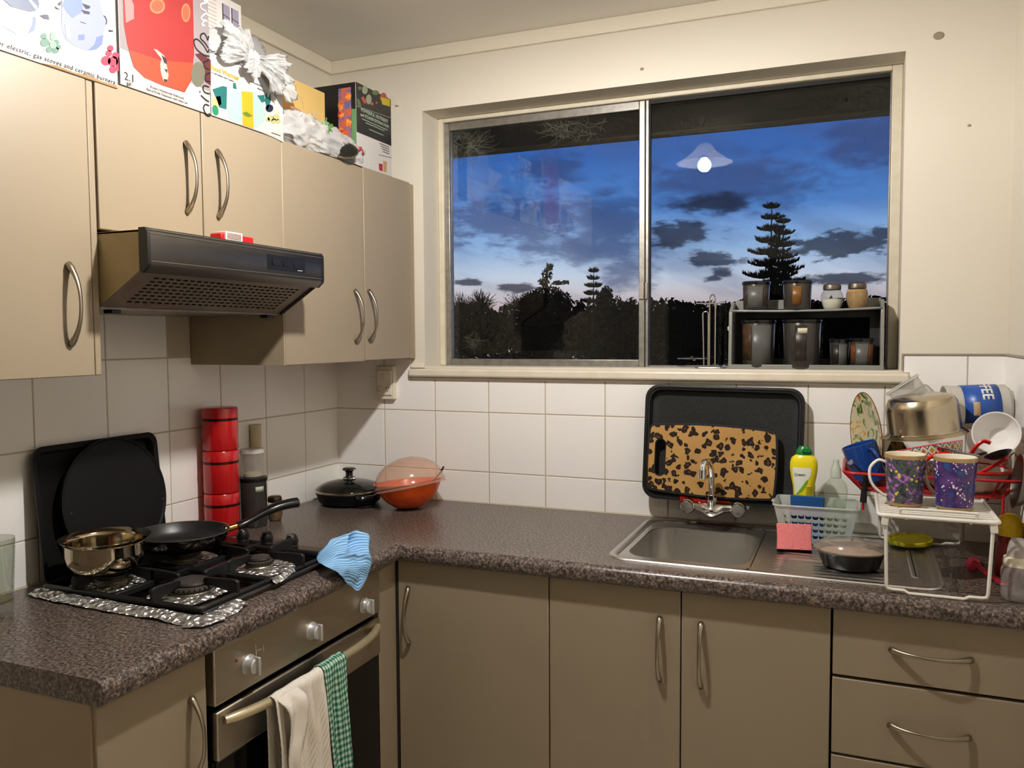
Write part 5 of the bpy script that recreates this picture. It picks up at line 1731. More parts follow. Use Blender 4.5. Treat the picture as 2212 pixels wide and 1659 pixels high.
# ---------------------------------------------------------------- two mugs
m, nt, b, N = tex_mat('lavender_floral_glaze', 0.18)
t = N('ShaderNodeTexCoord')
n1 = N('ShaderNodeTexNoise', {'Vector': t.outputs['Object'], 'Scale': 62.0, 'Detail': 2.0, 'Distortion': 1.2})
r1 = N('ShaderNodeValToRGB', {0: n1.outputs[0]})
r1.color_ramp.interpolation = 'LINEAR'
r1.color_ramp.elements[0].position = 0.33
r1.color_ramp.elements[0].color = lin((52, 44, 66))
r1.color_ramp.elements[1].position = 0.64
r1.color_ramp.elements[1].color = lin((176, 118, 188))
for p_, c_2 in ((0.44, (84, 98, 84)), (0.50, (60, 70, 72)), (0.56, (112, 78, 130))):
    e = r1.color_ramp.elements.new(p_)
    e.color = lin(c_2)
v1 = N('ShaderNodeTexVoronoi', {'Vector': t.outputs['Object'], 'Scale': 58.0})
f1 = N('ShaderNodeMapRange', {'Value': v1.outputs['Distance'], 'From Min': 0.17, 'From Max': 0.20, 'To Min': 1.0, 'To Max': 0.0})
mx = N('ShaderNodeMix', {0: f1.outputs[0], 6: r1.outputs[0], 7: lin((222, 202, 70))}, data_type='RGBA')
nt.links.new(mx.outputs[2], b.inputs['Base Color'])
glz1 = m
m, nt, b, N = tex_mat('violet_speckled_glaze', 0.18)
t = N('ShaderNodeTexCoord')
n1 = N('ShaderNodeTexNoise', {'Vector': t.outputs['Object'], 'Scale': 30.0, 'Detail': 3.0})
r1 = N('ShaderNodeValToRGB', {0: n1.outputs[0]})
r1.color_ramp.elements[0].position = 0.34
r1.color_ramp.elements[0].color = lin((44, 84, 150))
r1.color_ramp.elements[1].position = 0.72
r1.color_ramp.elements[1].color = lin((104, 72, 132))
e = r1.color_ramp.elements.new(0.46)
e.color = lin((66, 44, 98))
v1 = N('ShaderNodeTexVoronoi', {'Vector': t.outputs['Object'], 'Scale': 150.0})
n2 = N('ShaderNodeTexNoise', {'Vector': t.outputs['Object'], 'Scale': 34.0})
th = N('ShaderNodeMapRange', {'Value': n2.outputs[0], 'From Min': 0.44, 'From Max': 0.62, 'To Min': 0.05, 'To Max': 0.34})
lt_ = N('ShaderNodeMath', {0: v1.outputs['Distance'], 1: th.outputs[0]}, operation='LESS_THAN')
mx = N('ShaderNodeMix', {0: lt_.outputs[0], 6: r1.outputs[0], 7: lin((226, 222, 226))}, data_type='RGBA')
nt.links.new(mx.outputs[2], b.inputs['Base Color'])
glz2 = m
bone = mat('cream_china', (236, 228, 210), 0.15)
goldrim = mat('dull_gold_band', (184, 154, 104), 0.35, 0.3)


def mug(loc, glaze, label, hang, r_base, r_top, h, inside=None, name='mug'):
    t_ = thing(name, label, 'mug', loc, 0)
    obj('mug_wall', lathe([(0, 0), (r_base - 0.002, 0), (r_base, 0.002), (r_base + (r_top - r_base) * .1, 0.008)], 40), goldrim if inside is None else glaze, t_)
    obj('glazed_outside', lathe([(r_base + (r_top - r_base) * .1, 0.008), (r_top - 0.0004, h - 0.009)], 40), glaze, t_)
    obj('rim_band', lathe([(r_top - 0.0004, h - 0.009), (r_top, h - 0.001), (r_top - 0.0008, h), (r_top - 0.002, h)], 40), goldrim if inside is None else glaze, t_)
    obj('inside', lathe([(r_top - 0.002, h), (r_top - 0.003, h - 0.001), (r_base - 0.003, 0.006), (0, 0.004)], 40), inside or bone, t_)
    R_ = r_top - 0.001
    P = spline([(R_ - 0.001, 0, h * 0.83), (R_ + 0.014, 0, h * 0.86), (R_ + 0.030, 0, h * 0.72), (R_ + 0.031, 0, h * 0.52), (R_ + 0.022, 0, h * 0.34), (R_ + 0.004, 0, h * 0.20), (r_base + 0.002, 0, h * 0.17)], 5)
    obj('handle', xf(tube(P, 0.0042, 10, flat=0.8), rot('Z', hang)), inside or bone, t_)
    return t_


mug((1.832, -0.470, 1.0738), glz1, 'tall mug with lavender and yellow flower pattern on the wire shelf', PI + 0.15, 0.036, 0.0435, 0.116)
mug((1.930, -0.480, 1.0738), glz2, 'tall mug with violet and blue speckled pattern on the wire shelf', PI - 0.75, 0.036, 0.0435, 0.116)

# ================================================================ red dish rack and what is piled in it
red_w = mat('red_coated_wire', (186, 26, 34), 0.35)
dr_ = thing('dish_rack', 'red wire dish rack piled with dishes on the wire shelf', 'dish rack', (1.894, -0.222, 1.0665))
bx0, bx1, by0, by1, bz = 1.742, 2.046, -0.335, -0.110, 1.0785
tx0, tx1, ty0, ty1, tz = 1.703, 2.082, -0.362, -0.086, 1.122
obj('top_rim', tube([(x, y, tz) for x, y in rrect(tx1 - tx0, ty1 - ty0, 0.03, 6, (tx0 + tx1) / 2, (ty0 + ty1) / 2)], 0.0036, 8, closed=True), red_w, dr_, world=True)
obj('bottom_rim', tube([(x, y, bz) for x, y in rrect(bx1 - bx0, by1 - by0, 0.02, 6, (bx0 + bx1) / 2, (by0 + by1) / 2)], 0.003, 8, closed=True), red_w, dr_, world=True)
for k in range(13):
    y = by0 + (by1 - by0) * (k + 0.5) / 13
    obj('floor_wire', tube([(tx0, ty0 + (ty1 - ty0) * (k + 0.5) / 13, tz), (bx0, y, bz), (bx1, y, bz), (tx1, ty0 + (ty1 - ty0) * (k + 0.5) / 13, tz)], 0.0019, 6), red_w, dr_, world=True)
for x, xt in ((1.772, 1.760), (1.86, 1.858), (1.945, 1.95), (2.02, 2.034)):
    obj('upright_wire', tube([(xt, ty0, tz), (x, by0, bz), (x, by1, bz), (xt, ty1, tz)], 0.0026, 6), red_w, dr_, world=True)
for x, y in ((1.748, -0.338), (2.044, -0.338), (1.748, -0.105), (2.044, -0.105)):
    obj('foot', tube([(x + (0.012 if x > 1.9 else -0.012), y, tz - 0.02), (x, y, bz), (x, y, 1.030)], 0.0032, 8), red_w, dr_, world=True)
# big white colander with red rim
co = thing('colander', 'white plastic colander with red rim in the right half of the dish rack', 'colander', (1.972, -0.245, 1.0815), rot3=(0, 0.03, 0))
m, nt, b, N = tex_mat('perforated_white_plastic', 0.35)
t = N('ShaderNodeTexCoord')
v1 = N('ShaderNodeTexVoronoi', {'Vector': t.outputs['Object'], 'Scale': 210.0, 'Randomness': 0.0})
lt_ = N('ShaderNodeMath', {0: v1.outputs['Distance'], 1: 0.26}, operation='LESS_THAN')
sz = N('ShaderNodeSeparateXYZ', {0: t.outputs['Object']})
up_ = N('ShaderNodeMath', {0: sz.outputs[2], 1: 0.030}, operation='GREATER_THAN')
mm = N('ShaderNodeMath', {0: lt_.outputs[0], 1: up_.outputs[0]}, operation='MULTIPLY')
mx = N('ShaderNodeMix', {0: mm.outputs[0], 6: lin((226, 216, 200)), 7: lin((168, 110, 96))}, data_type='RGBA')
nt.links.new(mx.outputs[2], b.inputs['Base Color'])
obj('colander_wall', lathe([(0, 0), (0.062, 0), (0.078, 0.010), (0.090, 0.030), (0.096, 0.052), (0.094, 0.052), (0.0875, 0.031), (0.076, 0.013), (0.06, 0.004), (0, 0.004)], 48), m, co)
obj('colander_rim', lathe([(0.094, 0.050), (0.103, 0.050), (0.107, 0.053), (0.103, 0.057), (0.094, 0.056), (0.094, 0.05)], 48), red_pl, co)
obj('colander_bail', tube(spline([(0.092, -0.052, 0.053), (0.108, -0.03, 0.070), (0.104, 0.0, 0.095), (0.094, 0.03, 0.075), (0.085, 0.052, 0.053)], 6), 0.0022, 6), brs, co)
# blue mug
bm_ = mat('cobalt_blue_glaze', (26, 66, 140), 0.12)
t_ = mug((1.768, -0.255, 1.088), bm_, 'plain cobalt blue mug tilted to the left in the dish rack', -1.1, 0.038, 0.0425, 0.098, inside=bm_)
t_.rotation_euler = (0.0, -0.33, 0.0)
# upturned steel pot
up = thing('steel_pot', 'upturned stainless steel pot on top of the dish rack pile', 'pot', (1.886, -0.245, 1.2105), rot3=(0.06, -0.13, 0))
R = 0.083
obj('pot_body', lathe([(0, 0.096), (R * 0.72, 0.096), (R * 0.88, 0.091), (R * 0.965, 0.080), (R, 0.066), (R, 0.012), (R * 1.03, 0.008), (R * 1.10, 0.004), (R * 1.16, 0.001), (R * 1.165, 0.0), (R * 1.08, 0.002), (R * 0.985, 0.009), (R * 0.98, 0.066), (R * 0.94, 0.08), (R * 0.86, 0.089), (0, 0.093)], 56), brs, up)
obj('pot_rim', lathe([(R * 1.01, 0.011), (R * 1.05, 0.0085), (R * 1.02, 0.007)], 48), mir, up)
obj('spot_weld', box((-0.058, -0.064, 0.012), (-0.052, -0.060, 0.026)), mir, up, bevel=0.001)
# patterned bowl under the pot
m, nt, b, N = tex_mat('retro_diamond_print', 0.25)
t = N('ShaderNodeTexCoord')
sz = N('ShaderNodeSeparateXYZ', {0: t.outputs['Object']})
an = N('ShaderNodeMath', {0: sz.outputs[1], 1: sz.outputs[0]}, operation='ARCTAN2')
cu_ = N('ShaderNodeCombineXYZ', {0: N('ShaderNodeMath', {0: an.outputs[0], 1: 0.105}, operation='MULTIPLY').outputs[0], 1: sz.outputs[2], 2: 0.0})
v1 = N('ShaderNodeTexVoronoi', {'Vector': cu_.outputs[0], 'Scale': 42.0, 'Randomness': 0.12}, distance='MANHATTAN', voronoi_dimensions='2D')
r1 = N('ShaderNodeValToRGB', {0: v1.outputs['Distance']})
r1.color_ramp.interpolation = 'CONSTANT'
r1.color_ramp.elements[0].position = 0.0
r1.color_ramp.elements[0].color = lin((226, 222, 212))
r1.color_ramp.elements[1].position = 0.62
r1.color_ramp.elements[1].color = lin((44, 40, 40))
e = r1.color_ramp.elements.new(0.74)
e.color = lin((226, 222, 212))
hs = N('ShaderNodeMix', {0: N('ShaderNodeSeparateColor', {0: v1.outputs['Color']}).outputs[0], 6: lin((206, 44, 34)), 7: lin((176, 176, 60))}, data_type='RGBA')
dt_ = N('ShaderNodeMath', {0: v1.outputs['Distance'], 1: 0.30}, operation='LESS_THAN')
mx = N('ShaderNodeMix', {0: dt_.outputs[0], 6: r1.outputs[0], 7: hs.outputs[2]}, data_type='RGBA')
nt.links.new(mx.outputs[2], b.inputs['Base Color'])
pb = thing('patterned_bowl', 'bowl with red, white and black retro diamond pattern under the upturned pot', 'bowl', (1.902, -0.305, 1.128), rot3=(-0.25, -0.12, 0.5))
obj('bowl_shell', lathe([(0, 0), (0.035, 0), (0.055, 0.012), (0.070, 0.034), (0.077, 0.060), (0.075, 0.060), (0.068, 0.035), (0.053, 0.015), (0, 0.004)], 48), m, pb)
obj('bowl_rim', lathe([(0.0745, 0.060), (0.0765, 0.0618), (0.078, 0.060)], 48), red_pl, pb)
# decorated plate standing on edge at the back left
m, nt, b, N = tex_mat('painted_plate_glaze', 0.2)
t = N('ShaderNodeTexCoord')
n1 = N('ShaderNodeTexNoise', {'Vector': t.outputs['Object'], 'Scale': 26.0, 'Detail': 3.0, 'Distortion': 1.0})
r1 = N('ShaderNodeValToRGB', {0: n1.outputs[0]})
r1.color_ramp.elements[0].position = 0.30
r1.color_ramp.elements[0].color = lin((44, 72, 36))
r1.color_ramp.elements[1].position = 0.72
r1.color_ramp.elements[1].color = lin((150, 92, 34))
for p_, c_2 in ((0.40, (96, 124, 62)), (0.46, (206, 196, 160)), (0.58, (214, 204, 170)), (0.63, (206, 160, 60))):
    e = r1.color_ramp.elements.new(p_)
    e.color = lin(c_2)
nt.links.new(r1.outputs[0], b.inputs['Base Color'])
pl = thing('decorated_plate', 'oval painted plate standing on edge at the left back of the dish rack', 'plate', (1.772, -0.150, 1.070))
pl.matrix_world = tr(1.775, -0.150, 1.072) @ rot('Z', -1.12) @ rot('X', 0.08) @ tr(0, 0, 0.118) @ rot('X', PI / 2)
obj('plate', lathe([(0, 0.004), (0.050, 0.004), (0.062, 0.009), (0.084, 0.014), (0.086, 0.0125), (0.063, 0.005), (0.050, 0.0), (0, 0.0)], 48, sy=1.37), m, pl)
obj('plate_edge', tube([(0.0855 * math.cos(2 * PI * k / 48), 0.117 * math.sin(2 * PI * k / 48), 0.0135) for k in range(48)], 0.0014, 6, closed=True), mat('brown_plate_edge', (116, 62, 24), 0.3), pl)
# thin steel lid behind the mug
sl_ = thing('steel_strainer', 'thin shiny steel blade of a slice leaning on the painted plate', 'utensil', (1.800, -0.175, 1.10), rot3=(0, 0.45, -0.5))
obj('slice_blade', xf(prism([(-0.016, 0.0), (0.016, 0.0), (0.022, 0.085), (-0.010, 0.105), (-0.022, 0.08)], -0.0007, 0.0007), Mxz), mir, sl_)
# clear container lid / box at the back
cl_ = thing('clear_container', 'clear rectangular plastic container tilted on its corner behind the upturned pot', 'container', (1.880, -0.066, 1.262))
cl_.matrix_world = tr(1.885, -0.070, 1.262) @ rot('Y', -0.62)


def open_box(w, d_, h, r=0.008, t_=0.0012):
    S = [[(x, y, z) for x, y in rrect(w * k, d_ * k, r, 3)] for z, k in ((h, 1.06), (h - 0.003, 1.06), (h - 0.004, 1.0), (0.004, 0.93), (0.0, 0.9))]
    I = [[(x, y, z) for x, y in rrect(w * k - 2 * t_, d_ * k - 2 * t_, r, 3)] for z, k in ((0.0015, 0.9), (0.005, 0.93), (h, 1.0))]
    return join(loops(S, False, True), loops(I, True, False), loops([I[-1], S[0]], False, False))


obj('container_wall', open_box(0.086, 0.055, 0.075), clear('clear_plastic', (246, 246, 244), (226, 224, 216), 0.16, 0.1), cl_)
obj('container_rim', tube([(x, y, 0.0745) for x, y in rrect(0.092, 0.060, 0.008, 3)], 0.002, 6, closed=True), clear('milky_plastic'), cl_)
# coffee tub lying on its side
tu = thing('plastic_tub', 'translucent tub with blue label lying on its side on the dish rack pile', 'tub', (2.005, -0.165, 1.272))
tu.matrix_world = tr(1.936, -0.150, 1.268) @ rot('Z', 0.12) @ rot('Y', PI / 2 - 0.06)
R = 0.056
obj('tub_wall', lathe([(R - 0.0015, 0.0), (R + 0.002, 0.0), (R + 0.002, 0.010), (R, 0.012), (R - 0.002, 0.138), (R - 0.008, 0.145), (0, 0.145), (0, 0.1435), (R - 0.009, 0.1435), (R - 0.0035, 0.137), (R - 0.0015, 0.012), (R - 0.0015, 0.0)], 48), clear('translucent_tub_plastic', (246, 244, 240), (226, 222, 214), 0.5, 0.2), tu)
lab = obj('tub_label', lathe([(R + 0.0004, 0.036), (R - 0.0006, 0.118)], 48, a0=PI * 0.62, a1=PI * 1.72), mat('blue_label', (38, 84, 168), 0.35), tu, solid=0.0006)
obj('label_white_band', lathe([(R + 0.0008, 0.036), (R - 0.0002, 0.118)], 16, a0=PI * 0.46, a1=PI * 0.66), mat('white_label_paper', (232, 228, 222), 0.4), tu, solid=0.0006)
obj('label_bean_print', lathe([(R + 0.0009, 0.054), (R + 0.0006, 0.070)], 8, a0=PI * 1.40, a1=PI * 1.6), mat('coffee_cream_print', (196, 164, 128), 0.5), tu, solid=0.0006)


def bent_text(parent, s, r_, a_mid, z0, size, m_):
    """letters wrapped round a cylinder, reading along its axis"""
    cu = bpy.data.curves.new('txt', 'FONT')
    cu.body = s
    cu.size = size
    cu.offset = 0.0008
    to = bpy.data.objects.new('txt', cu)
    COL.objects.link(to)
    me = bpy.data.meshes.new_from_object(to)
    bpy.data.objects.remove(to)
    for v in me.vertices:
        x, y = v.co.x, v.co.y
        a = a_mid + x / r_
        v.co = (r_ * math.cos(a), r_ * math.sin(a), z0 + y)
    me.materials.clear()
    me.materials.append(m_)
    o_ = bpy.data.objects.new('printed_text', me)
    COL.objects.link(o_)
    o_.parent = parent
    s_ = o_.modifiers.new('solid', 'SOLIDIFY')
    s_.thickness = 0.0004
    return o_


bent_text(lab, 'COFFEE', R + 0.0014, PI * 0.72, 0.078, 0.034, mat('white_label_paper', (232, 228, 222), 0.4))
# white bowl facing the room
wb = thing('white_bowl', 'white plastic bowl on its side with the inside facing out, right of the upturned pot', 'bowl', (2.035, -0.262, 1.2255))
wb.matrix_world = tr(2.034, -0.292, 1.2215) @ rot('Z', -0.25) @ rot('X', PI / 2 - 0.22)
obj('bowl_shell', lathe([(0, -0.040), (0.022, -0.040), (0.034, -0.030), (0.045, -0.010), (0.050, 0.012), (0.0515, 0.013), (0.0505, 0.0145), (0.048, 0.013), (0.043, -0.009), (0.032, -0.027), (0.02, -0.0365), (0, -0.0365)], 48), mat('white_melamine', (232, 230, 226), 0.2), wb)
# utensils poking out of the colander
blk_ut = mat('black_nylon', (24, 23, 20), 0.35)


def utensil(name, label, pts, rad, m_, head=None, hm=None, flat=0.6):
    p0 = Vector(pts[0])
    t2 = thing(name, label, 'utensil', tuple(p0))
    sp2 = spline([tuple(Vector(p) - p0) for p in pts], 5)
    rr_ = [rad[0] + (rad[1] - rad[0]) * i / (len(sp2) - 1) for i in range(len(sp2))]
    obj('utensil_handle', tube(sp2, rr_, 10, flat=flat), m_, t2)
    if head:
        hp_, size, M_ = head
        obj('utensil_head', xf(lathe([(0, -size[2]), (size[0] * 0.6, -size[2] * 0.75), (size[0], 0), (size[0] * 0.9, 0.001), (size[0] * 0.55, -size[2] * 0.6), (0, -size[2] * 0.8)], 20, sy=size[1] / size[0]), tr(*(Vector(hp_) - p0)) @ M_), hm or m_, t2)
    return t2


utensil('ladle', 'black nylon ladle lying across the colander', [(1.955, -0.30, 1.150), (1.985, -0.33, 1.172), (2.005, -0.35, 1.184)], (0.006, 0.005), blk_ut, ((2.030, -0.345, 1.182), (0.030, 0.022, 0.012), rot('Y', -0.35) @ rot('X', -0.5)))
utensil('red_spatula', 'red spatula with a broad head leaning right in the colander', [(1.985, -0.300, 1.118), (2.02, -0.318, 1.146), (2.05, -0.330, 1.172)], (0.012, 0.016), red_pl, flat=0.35)
utensil('red_spoon', 'curved red handle arching over the colander in front of the white bowl', [(1.965, -0.30, 1.140), (1.985, -0.315, 1.186), (2.002, -0.318, 1.206), (2.018, -0.318, 1.203)], (0.0075, 0.0065), red_pl)
utensil('red_tongs', 'red tongs handle lying between the two mugs and the patterned bowl', [(1.865, -0.370, 1.145), (1.885, -0.372, 1.168), (1.915, -0.372, 1.182), (1.93, -0.370, 1.182)], (0.008, 0.006), red_pl)
utensil('grey_spoon', 'grey metal spoon lying on the patterned bowl', [(1.99, -0.365, 1.178), (1.955, -0.370, 1.184), (1.925, -0.372, 1.192)], (0.004, 0.005), mat('dull_spoon_steel', (150, 150, 152), 0.3, 0.9), ((1.912, -0.372, 1.196), (0.016, 0.011, 0.005), rot('Y', 0.25)))
utensil('knife', 'knife with dark blue handle and clear end poking out left of the blue mug', [(1.775, -0.31, 1.086), (1.745, -0.325, 1.118), (1.722, -0.335, 1.140)], (0.007, 0.008), mat('navy_handle', (24, 34, 66), 0.3), ((1.716, -0.338, 1.147), (0.008, 0.008, 0.012), rot('Y', -0.8)), clear('clear_plastic'))
ct = thing('peeler', 'black tube handle hanging down through the left end of the dish rack', 'utensil', (1.748, -0.350, 1.050))
obj('handle_tube', tube([(0.006, 0.012, 0.075), (0.0, 0, 0.0)], [0.0065, 0.0078], 16), blk_lid, ct)
# far right: wire sieve, brush, steel bowl against the wall
sv = thing('wire_sieve', 'steel bowl standing on edge against the right wall beside the dish rack', 'bowl', (2.062, -0.20, 1.065))
sv.matrix_world = tr(2.066, -0.395, 1.067) @ rot('Z', 0.0) @ tr(0, 0, 0.062) @ rot('Y', PI / 2 + 0.12)
sv['category'] = 'bowl'
obj('bowl_shell', lathe([(0, 0.018), (0.03, 0.016), (0.052, 0.006), (0.060, -0.006), (0.062, -0.006), (0.054, 0.008), (0.031, 0.018), (0, 0.020)], 36), mat('dull_dark_steel', (120, 114, 104), 0.3, 1.0), sv)
sv.name = 'steel_bowl'
br_ = thing('scrubbing_brush', 'pale wooden brush with bristles standing at the right back of the dish rack', 'brush', (2.072, -0.125, 1.078))
obj('brush_back', box((-0.010, -0.008, 0.05), (0.012, 0.008, 0.215)), mat('pale_brush_wood', (206, 172, 128), 0.6), br_, bevel=0.004)
obj('bristles', join(*[tube([(-0.006 + 0.004 * i, -0.008, 0.13 + 0.008 * j), (-0.006 + 0.004 * i, -0.026, 0.131 + 0.008 * j)], 0.0012, 4) for i in range(4) for j in range(10)]), mat('straw_bristles', (196, 176, 140), 0.8), br_, kind='stuff')
obj('round_knob', xf(lathe([(0, -0.016), (0.012, -0.012), (0.0165, 0), (0.012, 0.012), (0, 0.016)], 20), tr(-0.014, -0.030, 0.176)), mat('pinkish_wood', (220, 160, 128), 0.5), br_)

# ================================================================ bottom right corner of the worktop
yl = thing('yellow_lid', 'round yellow plastic lid lying behind the wire shelf on the worktop', 'lid', (1.867, -0.118, 0.9115), rot3=(0.06, -0.05, 0))
obj('lid_disc', lathe([(0, 0.001), (0.047, 0.001), (0.050, -0.001), (0.0535, -0.001), (0.0545, 0.002), (0.0535, 0.009), (0.050, 0.0095), (0.048, 0.004), (0, 0.004)], 48), mat('lime_yellow_plastic', (214, 206, 28), 0.35), yl)
bb = thing('baby_bottle', 'baby bottle with clear cap and water at the right edge of the picture', 'bottle', (2.046, -0.532, 0.9006))
wall_b = clear('baby_bottle_plastic', (244, 242, 240), (222, 214, 210), 0.2, 0.08)
obj('bottle_wall', lathe([(0, 0), (0.026, 0), (0.030, 0.004), (0.0315, 0.012), (0.0325, 0.05), (0.0325, 0.062), (0.030, 0.070), (0.026, 0.0735)], 40), wall_b, bb)
obj('water', lathe([(0, 0.002), (0.026, 0.002), (0.0300, 0.010), (0.0302, 0.024), (0, 0.024)], 32), clear('bottle_water', (240, 240, 242), (214, 210, 210), 0.16, 0.02), bb, kind='stuff')
obj('screw_collar', lathe([(0.026, 0.0715), (0.0285, 0.073), (0.029, 0.079), (0.0275, 0.090), (0.022, 0.092)], 40), mat('ivory_collar', (232, 222, 198), 0.3), bb)
obj('cap', lathe([(0.0225, 0.092), (0.0215, 0.105), (0.018, 0.122), (0.015, 0.128), (0, 0.129)], 32), clear('bottle_cap_plastic', (248, 246, 244), (228, 222, 216), 0.4, 0.12), bb)
db = thing('drink_bottle', 'red drink bottle with yellow domed cap at the right edge behind the baby bottle', 'bottle', (2.058, -0.34, 0.9006))
obj('bottle_body', lathe([(0, 0), (0.024, 0), (0.027, 0.004), (0.027, 0.07), (0.022, 0.080), (0.024, 0.086), (0.024, 0.096)], 36), mat('dark_red_plastic', (128, 22, 24), 0.3), db)
obj('cap_skirt', lathe([(0.024, 0.094), (0.0285, 0.096), (0.0285, 0.113), (0.026, 0.115)], 36), mat('egg_yellow_plastic', (230, 190, 24), 0.35), db)
obj('cap_dome', lathe([(0.026, 0.114), (0.0255, 0.124), (0.021, 0.136), (0.012, 0.143), (0, 0.145)], 36), mat('egg_yellow_plastic', (230, 190, 24), 0.35), db)
pk = mat('pink_rubber', (236, 74, 112), 0.45)
p1 = thing('pink_stopper', 'small pink rubber stopper lying on the worktop under the wire shelf', 'stopper', (1.994, -0.318, 0.9006), rotz=0.5)
obj('stopper_head', xf(lathe([(0, -0.016), (0.010, -0.0155), (0.0155, -0.0075), (0.016, 0.005), (0.011, 0.0125), (0, 0.015)], 7), tr(-0.006, 0, 0.016) @ rot('X', 0.5)), pk, p1, bevel=0.001)
obj('stopper_stem', tube([(0.01, 0.004, 0.012), (0.026, 0.012, 0.010)], 0.0055, 8), mat('dark_pink_rubber', (140, 26, 44), 0.5), p1)
p2 = thing('red_strap', 'flat dark red plastic clip lying on the worktop beside the pink stopper', 'clip', (2.020, -0.40, 0.9006), rotz=-1.15)
obj('clip_strip', tube(spline([(-0.075, 0.0, 0.022), (-0.04, 0.0, 0.014), (0.0, 0.0, 0.008), (0.035, 0.002, 0.007)], 5), 0.0075, 10, flat=0.6), mat('crimson_plastic', (168, 22, 40), 0.4), p2)
obj('clip_pad', xf(lathe([(0, -0.003), (0.012, -0.003), (0.0135, 0), (0.012, 0.003), (0, 0.003)], 20, sx=1.4), tr(0.03, 0.002, 0.0045)), mat('crimson_plastic', (168, 22, 40), 0.4), p2)

# ================================================================ shelf unit on the window sill
ZS = 1.3568
grey_pl = mat('silver_grey_plastic', (142, 142, 136), 0.35, 0.2)
dk_pl = mat('charcoal_plastic', (44, 43, 42), 0.4)
su = thing('spice_shelf', 'grey two-tier plastic spice shelf at the right end of the window sill', 'shelf', (1.588, 0.05, ZS))
sidep = [(0.0, 0.0), (0.098, 0.0), (0.098, 0.150), (0.090, 0.196), (0.062, 0.200), (0.045, 0.186), (0.024, 0.178), (0.010, 0.168), (0.004, 0.10)]
Myz = Matrix(((0, 0, 1, 0), (1, 0, 0, 0), (0, 1, 0, 0), (0, 0, 0, 1)))     # (a, b, c) -> (c, a, b)
for x, nm in ((-0.211, 'side_panel'), (0.201, 'side_panel')):
    obj(nm, xf(prism(sidep, x, x + 0.010), tr(0, -0.046, 0) @ Myz), grey_pl, su, bevel=0.002)
obj('top_shelf', grid(lambda u, v: (-0.203 + 0.406 * u, -0.034 + 0.086 * v, 0.1725 - 0.004 * math.sin(PI * u) + 0.0015 * u), 16, 2), grey_pl, su, solid=0.006)
obj('base_tray', join(box((-0.203, -0.044, 0.0), (0.203, 0.052, 0.004)), box((-0.203, -0.046, 0.0), (0.203, -0.042, 0.014))), grey_pl, su, bevel=0.001)
obj('back_panel', join(box((-0.203, 0.048, 0.004), (0.203, 0.052, 0.030)), box((-0.203, 0.048, 0.150), (0.203, 0.052, 0.168)), box((-0.203, 0.048, 0.03), (-0.17, 0.052, 0.15)), box((0.175, 0.048, 0.03), (0.203, 0.052, 0.15))), dk_pl, su)
obj('shelf_lip', join(box((-0.203, 0.046, 0.176), (-0.02, 0.052, 0.205)), box((0.12, 0.046, 0.176), (0.203, 0.052, 0.205))), grey_pl, su, bevel=0.002)
obj('dried_drip', xf(lathe([(0, -0.008), (0.003, -0.005), (0.0035, 0.004), (0, 0.008)], 8), tr(-0.212, -0.03, 0.12)), mat('white_drip', (226, 224, 216), 0.5), su)

body_d = mat('smoked_canister_plastic', (52, 49, 45), 0.22)
sleeve = mat('grey_canister_sleeve', (86, 86, 83), 0.4)
FR = -PI / 2


def canister(x, y, z, r, h, label, sleeves, windows, wm, tagp=False, group='smoked canisters on the spice shelf'):
    """smoked canister; sleeves and windows are (a0, a1) ranges round the front, in radians from facing the room"""
    c = thing('spice_canister', label, 'canister', (x, y, z), group=group)
    obj('canister_body', lathe([(0, 0), (r * 0.90, 0), (r * 0.93, 0.003), (r, h - 0.008), (r * 0.98, h - 0.006), (0, h - 0.006)], 40), body_d, c)
    obj('canister_lid', lathe([(r * 0.9, h - 0.008), (r * 1.04, h - 0.008), (r * 1.06, h - 0.005), (r * 1.05, h), (r * 0.97, h + 0.0015), (r * 0.90, h - 0.001), (0, h - 0.001)], 40), blk_lid, c)

    def wrap(a0, a1, z0, z1, off):
        def rr(zz):
            return r * (0.93 + 0.07 * (zz - 0.003) / (h - 0.011)) + off
        return grid(lambda u, v: (rr(z0 + (z1 - z0) * v) * math.cos(FR + a0 + (a1 - a0) * u), rr(z0 + (z1 - z0) * v) * math.sin(FR + a0 + (a1 - a0) * u), z0 + (z1 - z0) * v), 10, 1)
    for a0, a1 in sleeves:
        obj('grey_sleeve', wrap(a0, a1, 0.004, h - 0.014, 0.0008), sleeve, c, solid=0.0008)
    for a0, a1 in windows:
        obj('see_through_panel', wrap(a0, a1, h * 0.16, h - 0.016, 0.0012), wm, c, solid=0.0004)
    if tagp:
        obj('cream_tag', wrap(-0.16, 0.34, h * 0.72, h * 0.83, 0.0016), mat('cream_paper_label', (206, 200, 176), 0.6), c, solid=0.0004)
    return c


br1 = mat('brown_spice_window', (58, 38, 22), 0.4, noise_=(70, 0.15), rgb2=(84, 58, 34))
br2 = mat('dark_tea_window', (38, 33, 28), 0.4, noise_=(90, 0.15), rgb2=(46, 39, 31))
am1 = mat('amber_spice_window', (128, 84, 24), 0.4, noise_=(40, 0.2), rgb2=(108, 68, 18))
am2 = mat('orange_spice_window', (116, 66, 30), 0.4, noise_=(80, 0.2), rgb2=(100, 54, 22))
pale = mat('dusty_brown_window', (60, 50, 42), 0.4)
canister(1.4585, 0.047, ZS + 0.0042, 0.0475, 0.139, 'tall smoked canister with brown spice panel, left on the lower spice shelf', [(-0.30, 1.0)], [(-1.05, -0.35)], br1)
canister(1.5805, 0.047, ZS + 0.0042, 0.0525, 0.139, 'tall smoked canister with cream tag, middle of the lower spice shelf', [], [(-0.30, 0.30)], br2, True)
